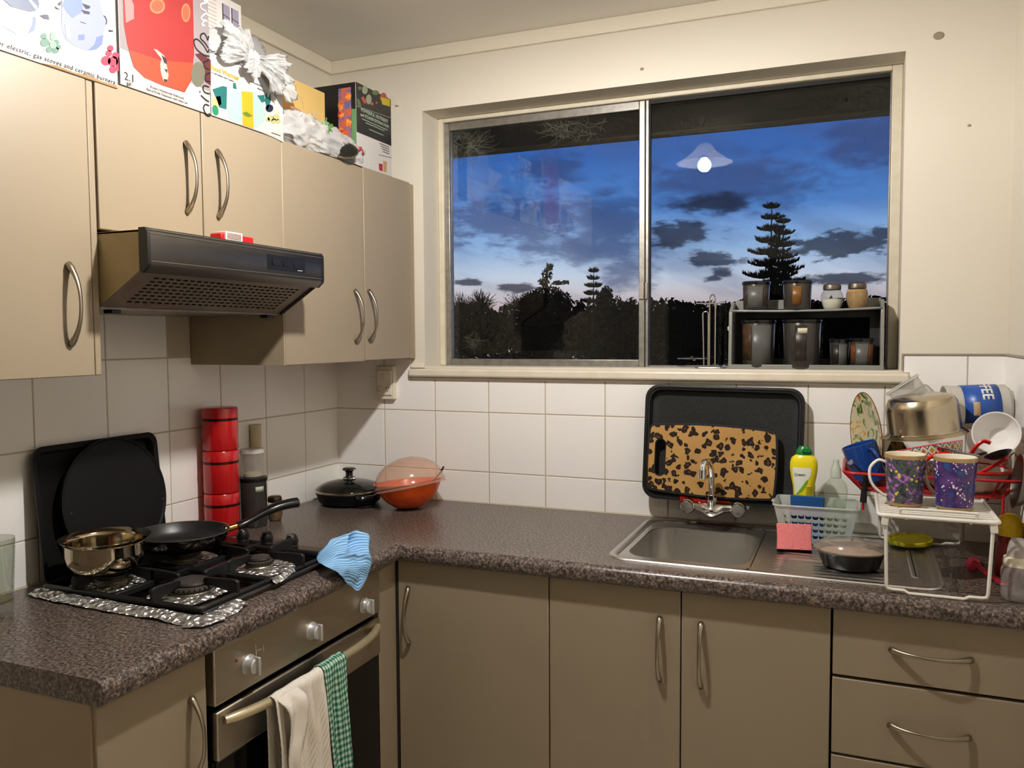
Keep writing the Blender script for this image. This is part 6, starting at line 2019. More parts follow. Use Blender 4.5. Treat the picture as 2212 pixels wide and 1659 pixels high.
canister(1.6830, 0.055, ZS + 0.0042, 0.0265, 0.082, 'short smoked canister with dark panel, next to the tagged tall canister', [(-0.05, 0.9)], [(-0.85, -0.1)], br2)
canister(1.7420, 0.042, ZS + 0.0042, 0.0320, 0.084, 'short canister with two orange spice panels, right end of the lower spice shelf', [(-0.55, 0.58)], [(-1.1, -0.58), (0.6, 1.1)], am2)
ZT2 = 1.3568 + 0.1765
canister(1.4510, 0.048, ZT2 - 0.0012, 0.0390, 0.082, 'smoked canister with wide grey front, left end of the upper spice shelf', [(-0.62, 0.66)], [(-1.15, -0.66), (0.70, 1.15)], pale)
canister(1.5665, 0.048, ZT2 - 0.003, 0.0400, 0.083, 'smoked canister with amber spice panel on the upper spice shelf', [], [(-0.30, 0.34)], am1)


def shaker(x, y, z, label, fill_m, fill_h):
    j = thing('spice_shaker', label, 'jar', (x, y, z), group='glass jars on the upper spice shelf')
    P = [(0.020, 0.0), (0.0235, 0.004), (0.0285, 0.018), (0.0305, 0.030), (0.0290, 0.043), (0.0235, 0.053), (0.0220, 0.056)]
    obj('glass', lathe([(0, 0)] + P, 36), glass_m, j)
    fl = [(r * 0.94, zz + 0.001) for r, zz in P if zz < fill_h]
    obj('contents', lathe([(0, 0.0015)] + fl + [(fl[-1][0] * 0.98, fill_h), (0, fill_h + 0.003)], 32), fill_m, j, kind='stuff')
    obj('lid', lathe([(0.0225, 0.0545), (0.0245, 0.056), (0.0245, 0.066), (0.0225, 0.070), (0.014, 0.0735), (0, 0.0745)], 32), mat('rusty_tin_lid', (120, 114, 106), 0.4, 0.7, noise_=(60, 0.15), rgb2=(96, 78, 62)), j)


shaker(1.6610, 0.045, ZT2 - 0.0035, 'glass jar with rusty lid half full of white salt on the spice shelf', mat('white_salt', (226, 220, 210), 0.8), 0.028)
shaker(1.7275, 0.045, ZT2 - 0.0020, 'glass jar full of tan powder at the right end of the upper spice shelf', mat('tan_powder', (186, 148, 96), 0.8, noise_=(90, 0.2), rgb2=(166, 128, 78)), 0.052)

# bent-wire roll holder left of the spice shelf
wr = mat('bright_steel_wire', (190, 184, 172), 0.2, 1.0)
wh = thing('wire_roll_holder', 'upright steel wire roll holder standing on the window sill', 'wire stand', (1.318, 0.03, ZS))
obj('base_wire', tube([(x, y, 0.003) for x, y in rrect(0.086, 0.060, 0.012, 5, 0.005, 0.005)], 0.0022, 8, closed=True), wr, wh)
obj('base_bar', tube([(-0.105, 0.035, 0.006), (-0.04, 0.02, 0.004), (0.045, 0.010, 0.004)], 0.0018, 6), wr, wh)
hp_ = [(0.0, 0.0, 0.003), (0.0, 0.0, 0.205)] + [(0.0085 - 0.0085 * math.cos(a), 0.0, 0.205 + 0.018 * math.sin(a)) for a in [PI * k / 8 for k in range(1, 8)]] + [(0.017, 0.0, 0.205), (0.017, 0.0, 0.003)]
obj('centre_loop', tube(hp_, 0.0023, 8), wr, wh)
obj('side_loop', tube([(-0.016, 0.0, 0.003), (-0.020, 0.0, 0.165), (-0.017, 0.0, 0.171), (-0.008, 0.0, 0.172), (-0.004, 0.0, 0.166), (-0.004, 0.0, 0.003)], 0.0021, 8), wr, wh)
obj('top_bar', tube([(-0.040, -0.004, 0.197), (0.0, 0.0, 0.196), (0.045, 0.002, 0.197), (0.046, 0.012, 0.203)], 0.0021, 8), wr, wh)
obj('disc_wire', tube([(-0.055 + 0.046 * math.cos(2 * PI * k / 24), 0.030 + 0.03 * math.sin(2 * PI * k / 24), 0.030) for k in range(24)], 0.0018, 6, closed=True), wr, wh)

# ================================================================ outside the window
ext = mat('red_brown_brickwork', (96, 60, 46), 0.9, noise_=(30, 0.2), rgb2=(76, 48, 38))  # mottled reddish-brown brick
jb = struct('wall_exterior', join(box((-0.6, 0.1505, -2.6), (0.352, 0.25, 2.62)), box((1.848, 0.1505, -2.6), (2.9, 0.25, 2.62)), box((0.352, 0.1505, -2.6), (1.848, 0.25, 1.34)), box((0.352, 0.1505, 2.222), (1.848, 0.25, 2.62))), ext, 'brick outside skin of the kitchen wall round the window', 'wall')
sof = mat('brown_soffit_board', (104, 96, 84), 0.7, noise_=(4, 0.3), rgb2=(84, 77, 66))
struct('trim_7', box((-1.2, 0.2505, 2.216), (3.2, 0.62, 2.236)), sof, 'brown eaves soffit seen through the top of the window', 'eaves')
struct('trim_8', box((-1.2, 0.62, 2.203), (3.2, 0.642, 2.40)), mat('eaves_fascia', (120, 112, 98), 0.6), 'eaves board along the outer edge of the soffit', 'eaves')
struct('trim_9', box((-1.2, 0.60, 2.206), (3.2, 0.6195, 2.2155)), mat('eaves_batten', (140, 130, 112), 0.6), 'thin pale batten along the outer edge of the soffit', 'eaves')
gnd = mat('dark_garden_ground', (30, 34, 28), 0.95, noise_=(0.4, 0.3), rgb2=(22, 26, 20))
struct('ground_outside', grid(lambda u, v: (-90 + 180 * u, 0.3 + 140 * v, -2.6 + 0.4 * noise.noise(Vector((u * 9, v * 9, 0)))), 30, 30), gnd, 'dark garden ground beyond the window', 'ground')
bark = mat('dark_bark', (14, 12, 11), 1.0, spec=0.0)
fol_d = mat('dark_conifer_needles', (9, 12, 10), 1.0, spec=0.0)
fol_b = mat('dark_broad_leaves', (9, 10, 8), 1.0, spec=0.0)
random.seed(11)


def norfolk(name, label, px, py, top, tiers, wid, seed, sparse=1.0):
    """Norfolk pine: straight trunk with level whorls of upswept, needle-fringed branches"""
    rnd = random.Random(seed)
    t_ = thing(name, label, 'tree', (px, py, -2.6))
    H = top + 2.6
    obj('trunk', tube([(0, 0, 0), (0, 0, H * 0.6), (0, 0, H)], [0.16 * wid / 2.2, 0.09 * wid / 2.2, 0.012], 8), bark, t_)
    V, F = [], []

    def blade(p, q, w):
        i = len(V)
        d_ = Vector(q) - Vector(p)
        s = d_.cross(Vector((rnd.uniform(-1, 1), rnd.uniform(-1, 1), rnd.uniform(-1, 1)))).normalized() * w
        V.extend([tuple(Vector(p) - s), tuple(Vector(p) + s), tuple(q)])
        F.append((i, i + 1, i + 2))
    lim = []
    for k in range(tiers):
        f = (k + 0.6) / tiers
        z = H - 0.26 * H * 0 - (H - 2.0) * f ** 1.05
        L = wid * (0.10 + 0.95 * f ** 0.72) * rnd.uniform(0.85, 1.05)
        nb_ = 5 if f < 0.25 else 6
        a0 = rnd.uniform(0, 6.28)
        for j in range(nb_):
            if rnd.random() > sparse:
                continue
            a = a0 + 2 * PI * j / nb_ + rnd.uniform(-0.2, 0.2)
            l = L * rnd.uniform(0.75, 1.08)
            n = max(5, int(l / 0.09))
            pts = []
            for i in range(n + 1):
                s = i / n
                pts.append((math.cos(a) * l * s, math.sin(a) * l * s, z - 0.10 * l * math.sin(PI * s * 0.8) + 0.16 * l * s * s * (1.4 - f)))
            lim.append(tube(pts, [0.022 * (1 - 0.8 * i / n) for i in range(n + 1)], 4))
            for i in range(1, n + 1):
                s = i / n
                m_ = 13
                for q in range(m_):
                    side = rnd.uniform(-1, 1)
                    hgt = rnd.uniform(0.10, 0.42) * (0.45 + 0.55 * min(1, l)) * (1.2 - 0.7 * s)
                    p = Vector(pts[i]) + Vector((rnd.uniform(-.04, .04), rnd.uniform(-.04, .04), 0))
                    q_ = p + Vector((math.cos(a) * 0.08 - math.sin(a) * side * 0.22 * (1 - 0.6 * s), math.sin(a) * 0.08 + math.cos(a) * side * 0.22 * (1 - 0.6 * s), hgt))
                    blade(p, q_, 0.032)
    obj('branches', join(*lim), bark, t_, kind='stuff')
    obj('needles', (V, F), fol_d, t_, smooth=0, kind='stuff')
    return t_


norfolk('norfolk_pine', 'tall dark Norfolk pine silhouette in the right window pane, the left of the close pair', -1.19, 30, 6.45, 16, 1.62, 5)
norfolk('norfolk_pine', 'second Norfolk pine trunk close beside and slightly lower than the tall one', -0.86, 31.2, 6.05, 14, 1.30, 8)
norfolk('norfolk_pine', 'small distant Norfolk pine silhouette in the left window pane', -8.25, 30.5, 4.30, 15, 0.95, 21, 0.85)


def leafy(name, label, px, py, blobs, trunk, n, size, mat_=None, twigs=0, seed=1):
    """broad-leaved tree: trunk, twigs and leaves scattered in ellipsoid clumps ((dx, dz, rx, rz), ...), world heights"""
    rnd = random.Random(seed)
    t_ = thing(name, label, 'tree', (px, py, -2.6))
    tp = [(0, 0, 0)] + [(dx, 0, z + 2.6) for dx, z in trunk]
    obj('trunk', tube(tp, [0.16 * (1 - 0.85 * i / (len(tp) - 1)) for i in range(len(tp))], 6), bark, t_)
    V, F = [], []
    tw2 = []
    for dx, z, rx, rz, k in blobs:
        for _ in range(int(n * k)):
            while True:
                a, b_, c = rnd.uniform(-1, 1), rnd.uniform(-1, 1), rnd.uniform(-1, 1)
                if a * a + b_ * b_ + c * c < 1:
                    break
            p = Vector((dx + a * rx, b_ * rx, z + 2.6 + c * rz))
            u_ = Vector((rnd.gauss(0, 1), rnd.gauss(0, 1), rnd.gauss(0, 1))).normalized() * size * rnd.uniform(0.6, 1.3)
            w_ = u_.cross(Vector((rnd.gauss(0, 1), rnd.gauss(0, 1), rnd.gauss(0, 1)))).normalized() * size * 0.6
            i = len(V)
            V.extend([tuple(p - u_), tuple(p + w_), tuple(p + u_), tuple(p - w_)])
            F.append((i, i + 1, i + 2, i + 3))
    for _ in range(twigs):
        dx, z, rx, rz, k = rnd.choice(blobs)
        base = Vector((dx * 0.5, 0, z + 2.6 - rz))
        a = rnd.uniform(0.25, PI - 0.25)
        tip = Vector((dx + math.cos(a) * rx * rnd.uniform(0.6, 1.1), rnd.uniform(-rx, rx) * 0.6, z + 2.6 - rz + math.sin(a) * 2 * rz * rnd.uniform(0.6, 1.05)))
        mid = base.lerp(tip, 0.5) + Vector((rnd.uniform(-.15, .15), 0, rnd.uniform(-.1, .1)))
        tw2.append(tube([tuple(base), tuple(mid), tuple(tip)], [0.03, 0.014, 0.005], 4))
    if V:
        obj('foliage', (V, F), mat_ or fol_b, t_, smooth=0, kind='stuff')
    if tw2:
        obj('twigs', join(*tw2), bark, t_, kind='stuff')
    return t_


leafy('leafy_tree', 'dark bushy tree with one bare leader in the left window pane', -10.18, 30,
      [(-0.55, 3.05, 0.55, 0.35, 1), (0.1, 3.2, 0.7, 0.40, 1.3), (0.65, 3.0, 0.5, 0.35, 0.9), (0.0, 2.75, 0.8, 0.3, 1), (0.05, 4.0, 0.22, 0.35, 0.22), (0.22, 4.35, 0.14, 0.16, 0.12), (0.6, 3.72, 0.35, 0.06, 0.10), (0.9, 3.70, 0.18, 0.08, 0.06), (-0.15, 3.75, 0.18, 0.2, 0.1)],
      [(0.0, 1.5), (0.02, 3.0), (0.05, 4.0), (0.08, 4.55)], 520, 0.07, twigs=40, seed=2)
leafy('cypress_tree', 'dark pointed cypress beside the small Norfolk pine', -7.62, 30.2, [(0, 2.4, 0.42, 0.9, 1.5), (0.0, 3.1, 0.28, 0.42, 0.7), (-0.25, 2.9, 0.22, 0.35, 0.4)], [(0, 2.0), (0, 3.4)], 650, 0.06, seed=3)
leafy('bare_tree', 'bare fine-twigged tree near the left edge of the window', -13.15, 30, [(0, 3.1, 0.75, 0.45, 0)], [(0, 2.5)], 0, 0.05, twigs=150, seed=4)
leafy('bare_tree', 'wide hazy bare tree left of the bushy tree in the left pane', -12.1, 32, [(0, 3.1, 1.0, 0.42, 0.10), (0.5, 2.9, 0.6, 0.3, 0.1)], [(0, 2.4)], 300, 0.05, twigs=150, seed=5)
leafy('bare_tree', 'bare tree cut off by the left edge of the window', -14.6, 31, [(0, 3.0, 0.7, 0.5, 0.15)], [(0, 2.4)], 250, 0.05, twigs=110, seed=6)
leafy('shrub_tree', 'spiky dark shrub right of the cypress in the left pane', -6.75, 29.5, [(0, 2.45, 0.7, 0.35, 1), (-0.2, 2.85, 0.2, 0.25, 0.2), (0.4, 2.75, 0.2, 0.25, 0.2)], [(0, 2.0)], 420, 0.06, twigs=50, seed=7)
leafy('shrub_tree', 'thin open shrub low in the right window pane', -4.35, 29, [(0, 2.45, 0.35, 0.40, 0.25)], [(0, 2.0)], 220, 0.05, twigs=60, seed=8)
for k, (x, y, w_, z) in enumerate(((-15.2, 33, 1.6, 2.35), (-12.6, 34, 1.7, 2.45), (-10.2, 33.5, 1.6, 2.4), (-8.0, 34, 1.5, 2.4), (-6.0, 33, 1.5, 2.4), (-4.3, 34, 1.5, 2.25), (-2.6, 33.5, 1.5, 2.2), (-0.9, 34, 1.5, 2.3), (0.9, 33, 1.5, 2.2), (2.4, 34, 1.5, 2.25))):
    lb = ['far dark hedge tree at the left window edge', 'far dark hedge tree below the hazy bare tree', 'far dark hedge tree below the bushy tree', 'far dark hedge tree below the small Norfolk pine', 'far dark hedge tree just left of the window mullion', 'far dark hedge tree just right of the window mullion', 'far dark hedge tree above the wire stand', 'far dark hedge tree below the tall Norfolk pine', 'far dark hedge tree behind the salt jar', 'far dark hedge tree at the right window edge'][k]
    o = leafy('hedge_tree', lb, x, y, [(0, 2.0, w_ * 1.1, z - 1.25, 1.8), (-0.6, 1.7, w_ * 0.85, z - 1.15, 1.0), (0.7, 1.7, w_ * 0.85, z - 1.2, 1.0), (0, 0.2, w_ * 1.25, 1.6, 2.8), (0, -1.6, w_ * 1.2, 1.2, 1.4)], [(0, 1.0)], 620, 0.15, seed=30 + k)
    o['group'] = 'dark hedge trees along the horizon'

# ================================================================ boxes and bags on top of the wall cupboards
# printed shapes, in metres from the lower left corner of each carton face
P1_POT2 = [[(0.4477, 0.1255), (0.4466, 0.1003), (0.4445, 0.0639), (0.4532, 0.0472), (0.4747, 0.041), (0.5011, 0.0414), (0.5217, 0.0501), (0.5361, 0.0649), (0.5399, 0.0912), (0.5431, 0.0991), (0.5493, 0.1149), (0.5398, 0.1231), (0.535, 0.1395), (0.5329, 0.1569)]]
P1_RIM2 = [[(0.4482, 0.1084), (0.4539, 0.1234), (0.4904, 0.1368), (0.4934, 0.1135), (0.4691, 0.0929), (0.4579, 0.0988)]]
P1_DARK = [[(0.4914, 0.1283), (0.51, 0.1295), (0.5085, 0.1244), (0.5003, 0.1204)], [(0.4889, 0.1152), (0.5082, 0.1182), (0.508, 0.1131), (0.4959, 0.11)], [(0.3993, 0.073), (0.409, 0.0785), (0.4163, 0.08), (0.419, 0.0724), (0.4087, 0.0704)], [(0.4395, 0.1096), (0.446, 0.1162), (0.4431, 0.1066), (0.4382, 0.1059)], [(0.4318, 0.1014), (0.4428, 0.0989), (0.4341, 0.0969)], [(0.5529, 0.0989), (0.5629, 0.1005), (0.5628, 0.0982), (0.5527, 0.0943)], [(0.4866, 0.0923), (0.4985, 0.0925), (0.4985, 0.0914), (0.4866, 0.091)], [(0.5391, 0.1228), (0.5454, 0.1227), (0.5493, 0.1161), (0.5484, 0.1089), (0.5447, 0.1054), (0.5472, 0.1142), (0.5439, 0.1199)]]
P1_POT1 = [[(0.2902, 0.0556), (0.3224, 0.0692), (0.344, 0.0649), (0.3666, 0.0678), (0.3853, 0.0754), (0.3999, 0.089), (0.3921, 0.0715), (0.3908, 0.0544), (0.3874, 0.0417), (0.3706, 0.0289), (0.3512, 0.0235), (0.3369, 0.027), (0.3207, 0.0286), (0.2892, 0.0317)]]
P1_IN1 = [[(0.326, 0.0776), (0.3958, 0.1032), (0.399, 0.0949), (0.3975, 0.087), (0.3901, 0.0781), (0.3806, 0.0732), (0.3645, 0.0711), (0.3442, 0.069)]]
P1_HI = [[(0.3757, 0.0937), (0.3815, 0.0959), (0.3952, 0.0873), (0.3914, 0.0807)], [(0.4519, 0.075), (0.4608, 0.0781), (0.4622, 0.049), (0.4534, 0.0517)]]
P1_SHADE = [[(0.386, 0.0652), (0.3914, 0.0671), (0.3902, 0.0531), (0.3862, 0.0413), (0.3742, 0.0321), (0.3843, 0.0511)], [(0.5227, 0.0742), (0.539, 0.084), (0.5354, 0.0646), (0.5203, 0.0497), (0.5011, 0.0417), (0.518, 0.0591)], [(0.4809, 0.065), (0.495, 0.0707), (0.4938, 0.0592), (0.4805, 0.0549)]]
P1_GREEN = [[(0.4122, 0.0404), (0.4115, 0.0379), (0.4098, 0.0354), (0.4073, 0.0336), (0.4046, 0.0327), (0.4022, 0.033), (0.4006, 0.0343), (0.4001, 0.0364), (0.4008, 0.0389), (0.4026, 0.0414), (0.405, 0.0432), (0.4077, 0.0441), (0.4101, 0.0438), (0.4117, 0.0425)], [(0.4172, 0.0303), (0.4162, 0.0265), (0.4135, 0.0229), (0.4098, 0.0202), (0.4057, 0.0189), (0.4021, 0.0193), (0.3998, 0.0213), (0.399, 0.0245), (0.4001, 0.0283), (0.4027, 0.0319), (0.4064, 0.0346), (0.4104, 0.0359), (0.414, 0.0355), (0.4165, 0.0335)], [(0.4378, 0.0369), (0.437, 0.0343), (0.4352, 0.0318), (0.4327, 0.03), (0.4299, 0.0291), (0.4274, 0.0294), (0.4258, 0.0307), (0.4253, 0.0329), (0.426, 0.0354), (0.4278, 0.0379), (0.4303, 0.0397), (0.4331, 0.0406), (0.4356, 0.0404), (0.4372, 0.039)], [(0.4235, 0.0195), (0.4227, 0.0167), (0.4207, 0.014), (0.418, 0.012), (0.415, 0.0111), (0.4123, 0.0114), (0.4105, 0.0129), (0.41, 0.0153), (0.4107, 0.018), (0.4127, 0.0207), (0.4154, 0.0227), (0.4184, 0.0236), (0.4211, 0.0233), (0.4229, 0.0218)], [(0.4369, 0.0226), (0.4361, 0.0196), (0.434, 0.0168), (0.431, 0.0147), (0.4278, 0.0137), (0.4249, 0.014), (0.423, 0.0156), (0.4224, 0.0181), (0.4233, 0.021), (0.4254, 0.0238), (0.4283, 0.026), (0.4315, 0.027), (0.4344, 0.0267), (0.4363, 0.0251)], [(0.4414, 0.0294), (0.4408, 0.0272), (0.4393, 0.0252), (0.4371, 0.0236), (0.4348, 0.0229), (0.4327, 0.0231), (0.4313, 0.0243), (0.4309, 0.0261), (0.4315, 0.0282), (0.433, 0.0303), (0.4352, 0.0318), (0.4375, 0.0326), (0.4396, 0.0324), (0.441, 0.0312)]]
P1_LGREEN = [[(0.4322, 0.0308), (0.4313, 0.0276), (0.4291, 0.0246), (0.4259, 0.0223), (0.4225, 0.0212), (0.4195, 0.0216), (0.4175, 0.0232), (0.4168, 0.0259), (0.4177, 0.0291), (0.4199, 0.0321), (0.423, 0.0343), (0.4265, 0.0354), (0.4295, 0.0351), (0.4315, 0.0335)], [(0.4301, 0.0457), (0.4294, 0.042), (0.4277, 0.0386), (0.4254, 0.0363), (0.4229, 0.0355), (0.4208, 0.0364), (0.4193, 0.0387), (0.4189, 0.0421), (0.4196, 0.0457), (0.4213, 0.0491), (0.4236, 0.0514), (0.4261, 0.0522), (0.4283, 0.0514), (0.4297, 0.049)]]
P1_RED = [[(0.5629, 0.0653), (0.562, 0.0622), (0.5597, 0.0593), (0.5565, 0.0571), (0.553, 0.056), (0.5499, 0.0562), (0.5478, 0.0578), (0.5471, 0.0603), (0.548, 0.0633), (0.5503, 0.0663), (0.5535, 0.0685), (0.557, 0.0696), (0.5601, 0.0694), (0.5622, 0.0678)], [(0.5589, 0.0542), (0.558, 0.0512), (0.5557, 0.0482), (0.5525, 0.046), (0.549, 0.045), (0.5459, 0.0453), (0.5438, 0.0468), (0.5431, 0.0493), (0.544, 0.0524), (0.5463, 0.0553), (0.5495, 0.0575), (0.553, 0.0586), (0.5561, 0.0583), (0.5582, 0.0567)], [(0.555, 0.0386), (0.5537, 0.0341), (0.5503, 0.0298), (0.5455, 0.0265), (0.5403, 0.025), (0.5357, 0.0255), (0.5327, 0.0278), (0.5317, 0.0316), (0.533, 0.036), (0.5363, 0.0403), (0.5411, 0.0435), (0.5462, 0.0451), (0.5509, 0.0447), (0.554, 0.0424)], [(0.5735, 0.043), (0.572, 0.038), (0.5682, 0.0332), (0.5629, 0.0296), (0.5571, 0.0279), (0.552, 0.0284), (0.5486, 0.031), (0.5475, 0.0352), (0.5489, 0.0401), (0.5527, 0.0448), (0.5579, 0.0484), (0.5637, 0.0502), (0.5689, 0.0498), (0.5724, 0.0472)], [(0.5692, 0.0254), (0.5681, 0.0218), (0.5654, 0.0183), (0.5616, 0.0158), (0.5574, 0.0146), (0.5537, 0.015), (0.5512, 0.0169), (0.5504, 0.0199), (0.5515, 0.0235), (0.5542, 0.0269), (0.558, 0.0294), (0.5622, 0.0307), (0.5659, 0.0303), (0.5684, 0.0284)], [(0.5759, 0.0554), (0.5749, 0.0521), (0.5725, 0.049), (0.569, 0.0467), (0.5653, 0.0455), (0.562, 0.0458), (0.5597, 0.0475), (0.559, 0.0502), (0.56, 0.0534), (0.5624, 0.0565), (0.5658, 0.0588), (0.5696, 0.06), (0.5729, 0.0597), (0.5752, 0.0581)], [(0.5679, 0.0471), (0.5737, 0.0465), (0.5742, 0.0233), (0.5684, 0.0228)]]
P1_PEACH = [[(0.394, 0.0607), (0.4445, 0.0779), (0.445, 0.0619), (0.4532, 0.0461), (0.4746, 0.0387), (0.4718, 0.0323), (0.441, 0.0238), (0.3908, 0.0397)]]
P2_BG = [[(0.0006, 0.1827), (-0.0039, 0.0723), (0.036, 0.0712), (0.2579, 0.0512), (0.2665, 0.2821)]]
P2_JAR = [[(0.0168, 0.1888), (0.0125, 0.123), (0.0194, 0.085), (0.0349, 0.0437), (0.0625, 0.0296), (0.1136, 0.027), (0.1758, 0.0293), (0.1973, 0.0617), (0.2078, 0.1241), (0.2086, 0.1985), (0.2047, 0.259)]]
P2_JARLOW = [[(0.0225, 0.0752), (0.0349, 0.0437), (0.0625, 0.0296), (0.1136, 0.027), (0.1739, 0.0311), (0.1953, 0.0626), (0.2029, 0.1019), (0.1082, 0.0793)]]
P2_JARGL = [[(0.0151, 0.1881), (0.0271, 0.1926), (0.04, 0.1703), (0.0389, 0.1428), (0.0178, 0.1275)]]
P2_SLICE = [[(0.1252, 0.1996), (0.1227, 0.1916), (0.1164, 0.1836), (0.1075, 0.1773), (0.0978, 0.1739), (0.0893, 0.1741), (0.0836, 0.1777), (0.0818, 0.184), (0.0842, 0.1918), (0.0903, 0.1997), (0.0991, 0.206), (0.1087, 0.2095), (0.1174, 0.2095), (0.1233, 0.206)], [(0.1997, 0.2116), (0.1979, 0.202), (0.1938, 0.1935), (0.1881, 0.1875), (0.1819, 0.1854), (0.1766, 0.1875), (0.173, 0.1934), (0.172, 0.2019), (0.1737, 0.2113), (0.1778, 0.2198), (0.1834, 0.2258), (0.1896, 0.228), (0.195, 0.226), (0.1986, 0.2201)]]
P2_SLICE2 = [[(0.1199, 0.1976), (0.118, 0.1916), (0.1132, 0.1856), (0.1064, 0.1808), (0.0991, 0.1782), (0.0927, 0.1783), (0.0883, 0.181), (0.0869, 0.1858), (0.0887, 0.1918), (0.0934, 0.1977), (0.1001, 0.2025), (0.1074, 0.2052), (0.114, 0.2052), (0.1184, 0.2025)], [(0.196, 0.2103), (0.1947, 0.2027), (0.1916, 0.1959), (0.1874, 0.1913), (0.1829, 0.1897), (0.1789, 0.1915), (0.1764, 0.1963), (0.1756, 0.2031), (0.1769, 0.2106), (0.1799, 0.2174), (0.1841, 0.222), (0.1886, 0.2237), (0.1926, 0.2219), (0.1952, 0.2171)]]
P2_TAP = [[(0.0886, 0.0972), (0.0978, 0.0987), (0.118, 0.0922), (0.1248, 0.0729), (0.1291, 0.0541), (0.1247, 0.0386), (0.114, 0.0356), (0.1072, 0.0536), (0.1059, 0.0702), (0.1102, 0.0828)]]
P2_TAPD = [[(0.1105, 0.0913), (0.1235, 0.0868), (0.125, 0.0758), (0.1174, 0.0764)], [(0.1169, 0.0635), (0.1264, 0.0648), (0.1242, 0.057)], [(0.1149, 0.0416), (0.1256, 0.0431), (0.1235, 0.0377), (0.1147, 0.0364)]]
P2_ONION = [[(0.2099, 0.1233), (0.2289, 0.1321), (0.2607, 0.1252), (0.2585, 0.0666), (0.2393, 0.0704), (0.2365, 0.1089)]]
P2_STONE = [[(0.2408, 0.0875), (0.2387, 0.0759), (0.2335, 0.0651), (0.2261, 0.0569), (0.2176, 0.0524), (0.2093, 0.0523), (0.2025, 0.0566), (0.1982, 0.0645), (0.197, 0.075), (0.199, 0.0863), (0.204, 0.0969), (0.2113, 0.1052), (0.2197, 0.1099), (0.2281, 0.1102), (0.235, 0.1061), (0.2395, 0.0981)]]
P2_SCRIPT = [[(0.2496, 0.0017), (0.2538, -0.0025), (0.2451, -0.004), (0.2359, 0.0014), (0.2328, 0.0112), (0.2395, 0.019), (0.2502, 0.0186)], [(0.2506, 0.0279), (0.2399, 0.0297), (0.2253, 0.0359)], [(0.2214, 0.042), (0.2235, 0.0438)], [(0.2534, 0.0469), (0.2384, 0.046), (0.2323, 0.0534), (0.2368, 0.0607), (0.2518, 0.0617)], [(0.2566, 0.0752), (0.2416, 0.0741), (0.242, 0.0863), (0.2574, 0.0953)], [(0.2533, 0.1017), (0.2405, 0.104), (0.2366, 0.1119), (0.2475, 0.1197), (0.2542, 0.1263)], [(0.2544, 0.1324), (0.2373, 0.1302), (0.2165, 0.1358), (0.2086, 0.1452), (0.209, 0.1542), (0.2195, 0.1591), (0.2381, 0.1515), (0.2504, 0.1403), (0.255, 0.1478)], [(0.2534, 0.1503), (0.2426, 0.159), (0.2301, 0.164), (0.2304, 0.1731), (0.2412, 0.1796), (0.2495, 0.1718), (0.2515, 0.1679), (0.2553, 0.1782)], [(0.2441, 0.1986), (0.2334, 0.1965), (0.2445, 0.2108), (0.2509, 0.21), (0.2318, 0.2094), (0.2407, 0.2215), (0.2516, 0.2283), (0.2526, 0.2227)], [(0.2496, 0.2321), (0.2327, 0.2337), (0.233, 0.2427), (0.2503, 0.252), (0.2549, 0.2597), (0.2418, 0.2519)], [(0.2529, 0.265), (0.2337, 0.2609), (0.2426, 0.2732)]]
P3_DOME = [[(0.0548, 0.0603), (0.0726, 0.0742), (0.1494, 0.0948), (0.1869, 0.0813), (0.1923, 0.052), (0.1872, 0.0285), (0.1589, 0.0081), (0.0855, -0.0007), (0.0586, 0.0062), (0.0537, 0.0313)]]
P3_BAND = [[(0.1043, 0.0827), (0.1451, 0.0896), (0.1459, -0.0058), (0.1049, -0.0109)]]
P3_TEAL = [[(0.0046, 0.0599), (0.0384, 0.0767), (0.0535, 0.0783), (0.0497, 0.025), (0.0253, 0.0241), (0.0184, 0.0379)], [(0.1617, 0.0871), (0.1896, 0.0958), (0.1911, 0.0796), (0.1781, 0.0735)], [(0.1912, 0.0824), (0.1964, 0.106), (0.2045, 0.0914), (0.2139, 0.1078), (0.2154, 0.0886), (0.1991, 0.0593)], [(0.0752, 0.0934), (0.0831, 0.0969), (0.0877, 0.0822), (0.0748, 0.0814)]]
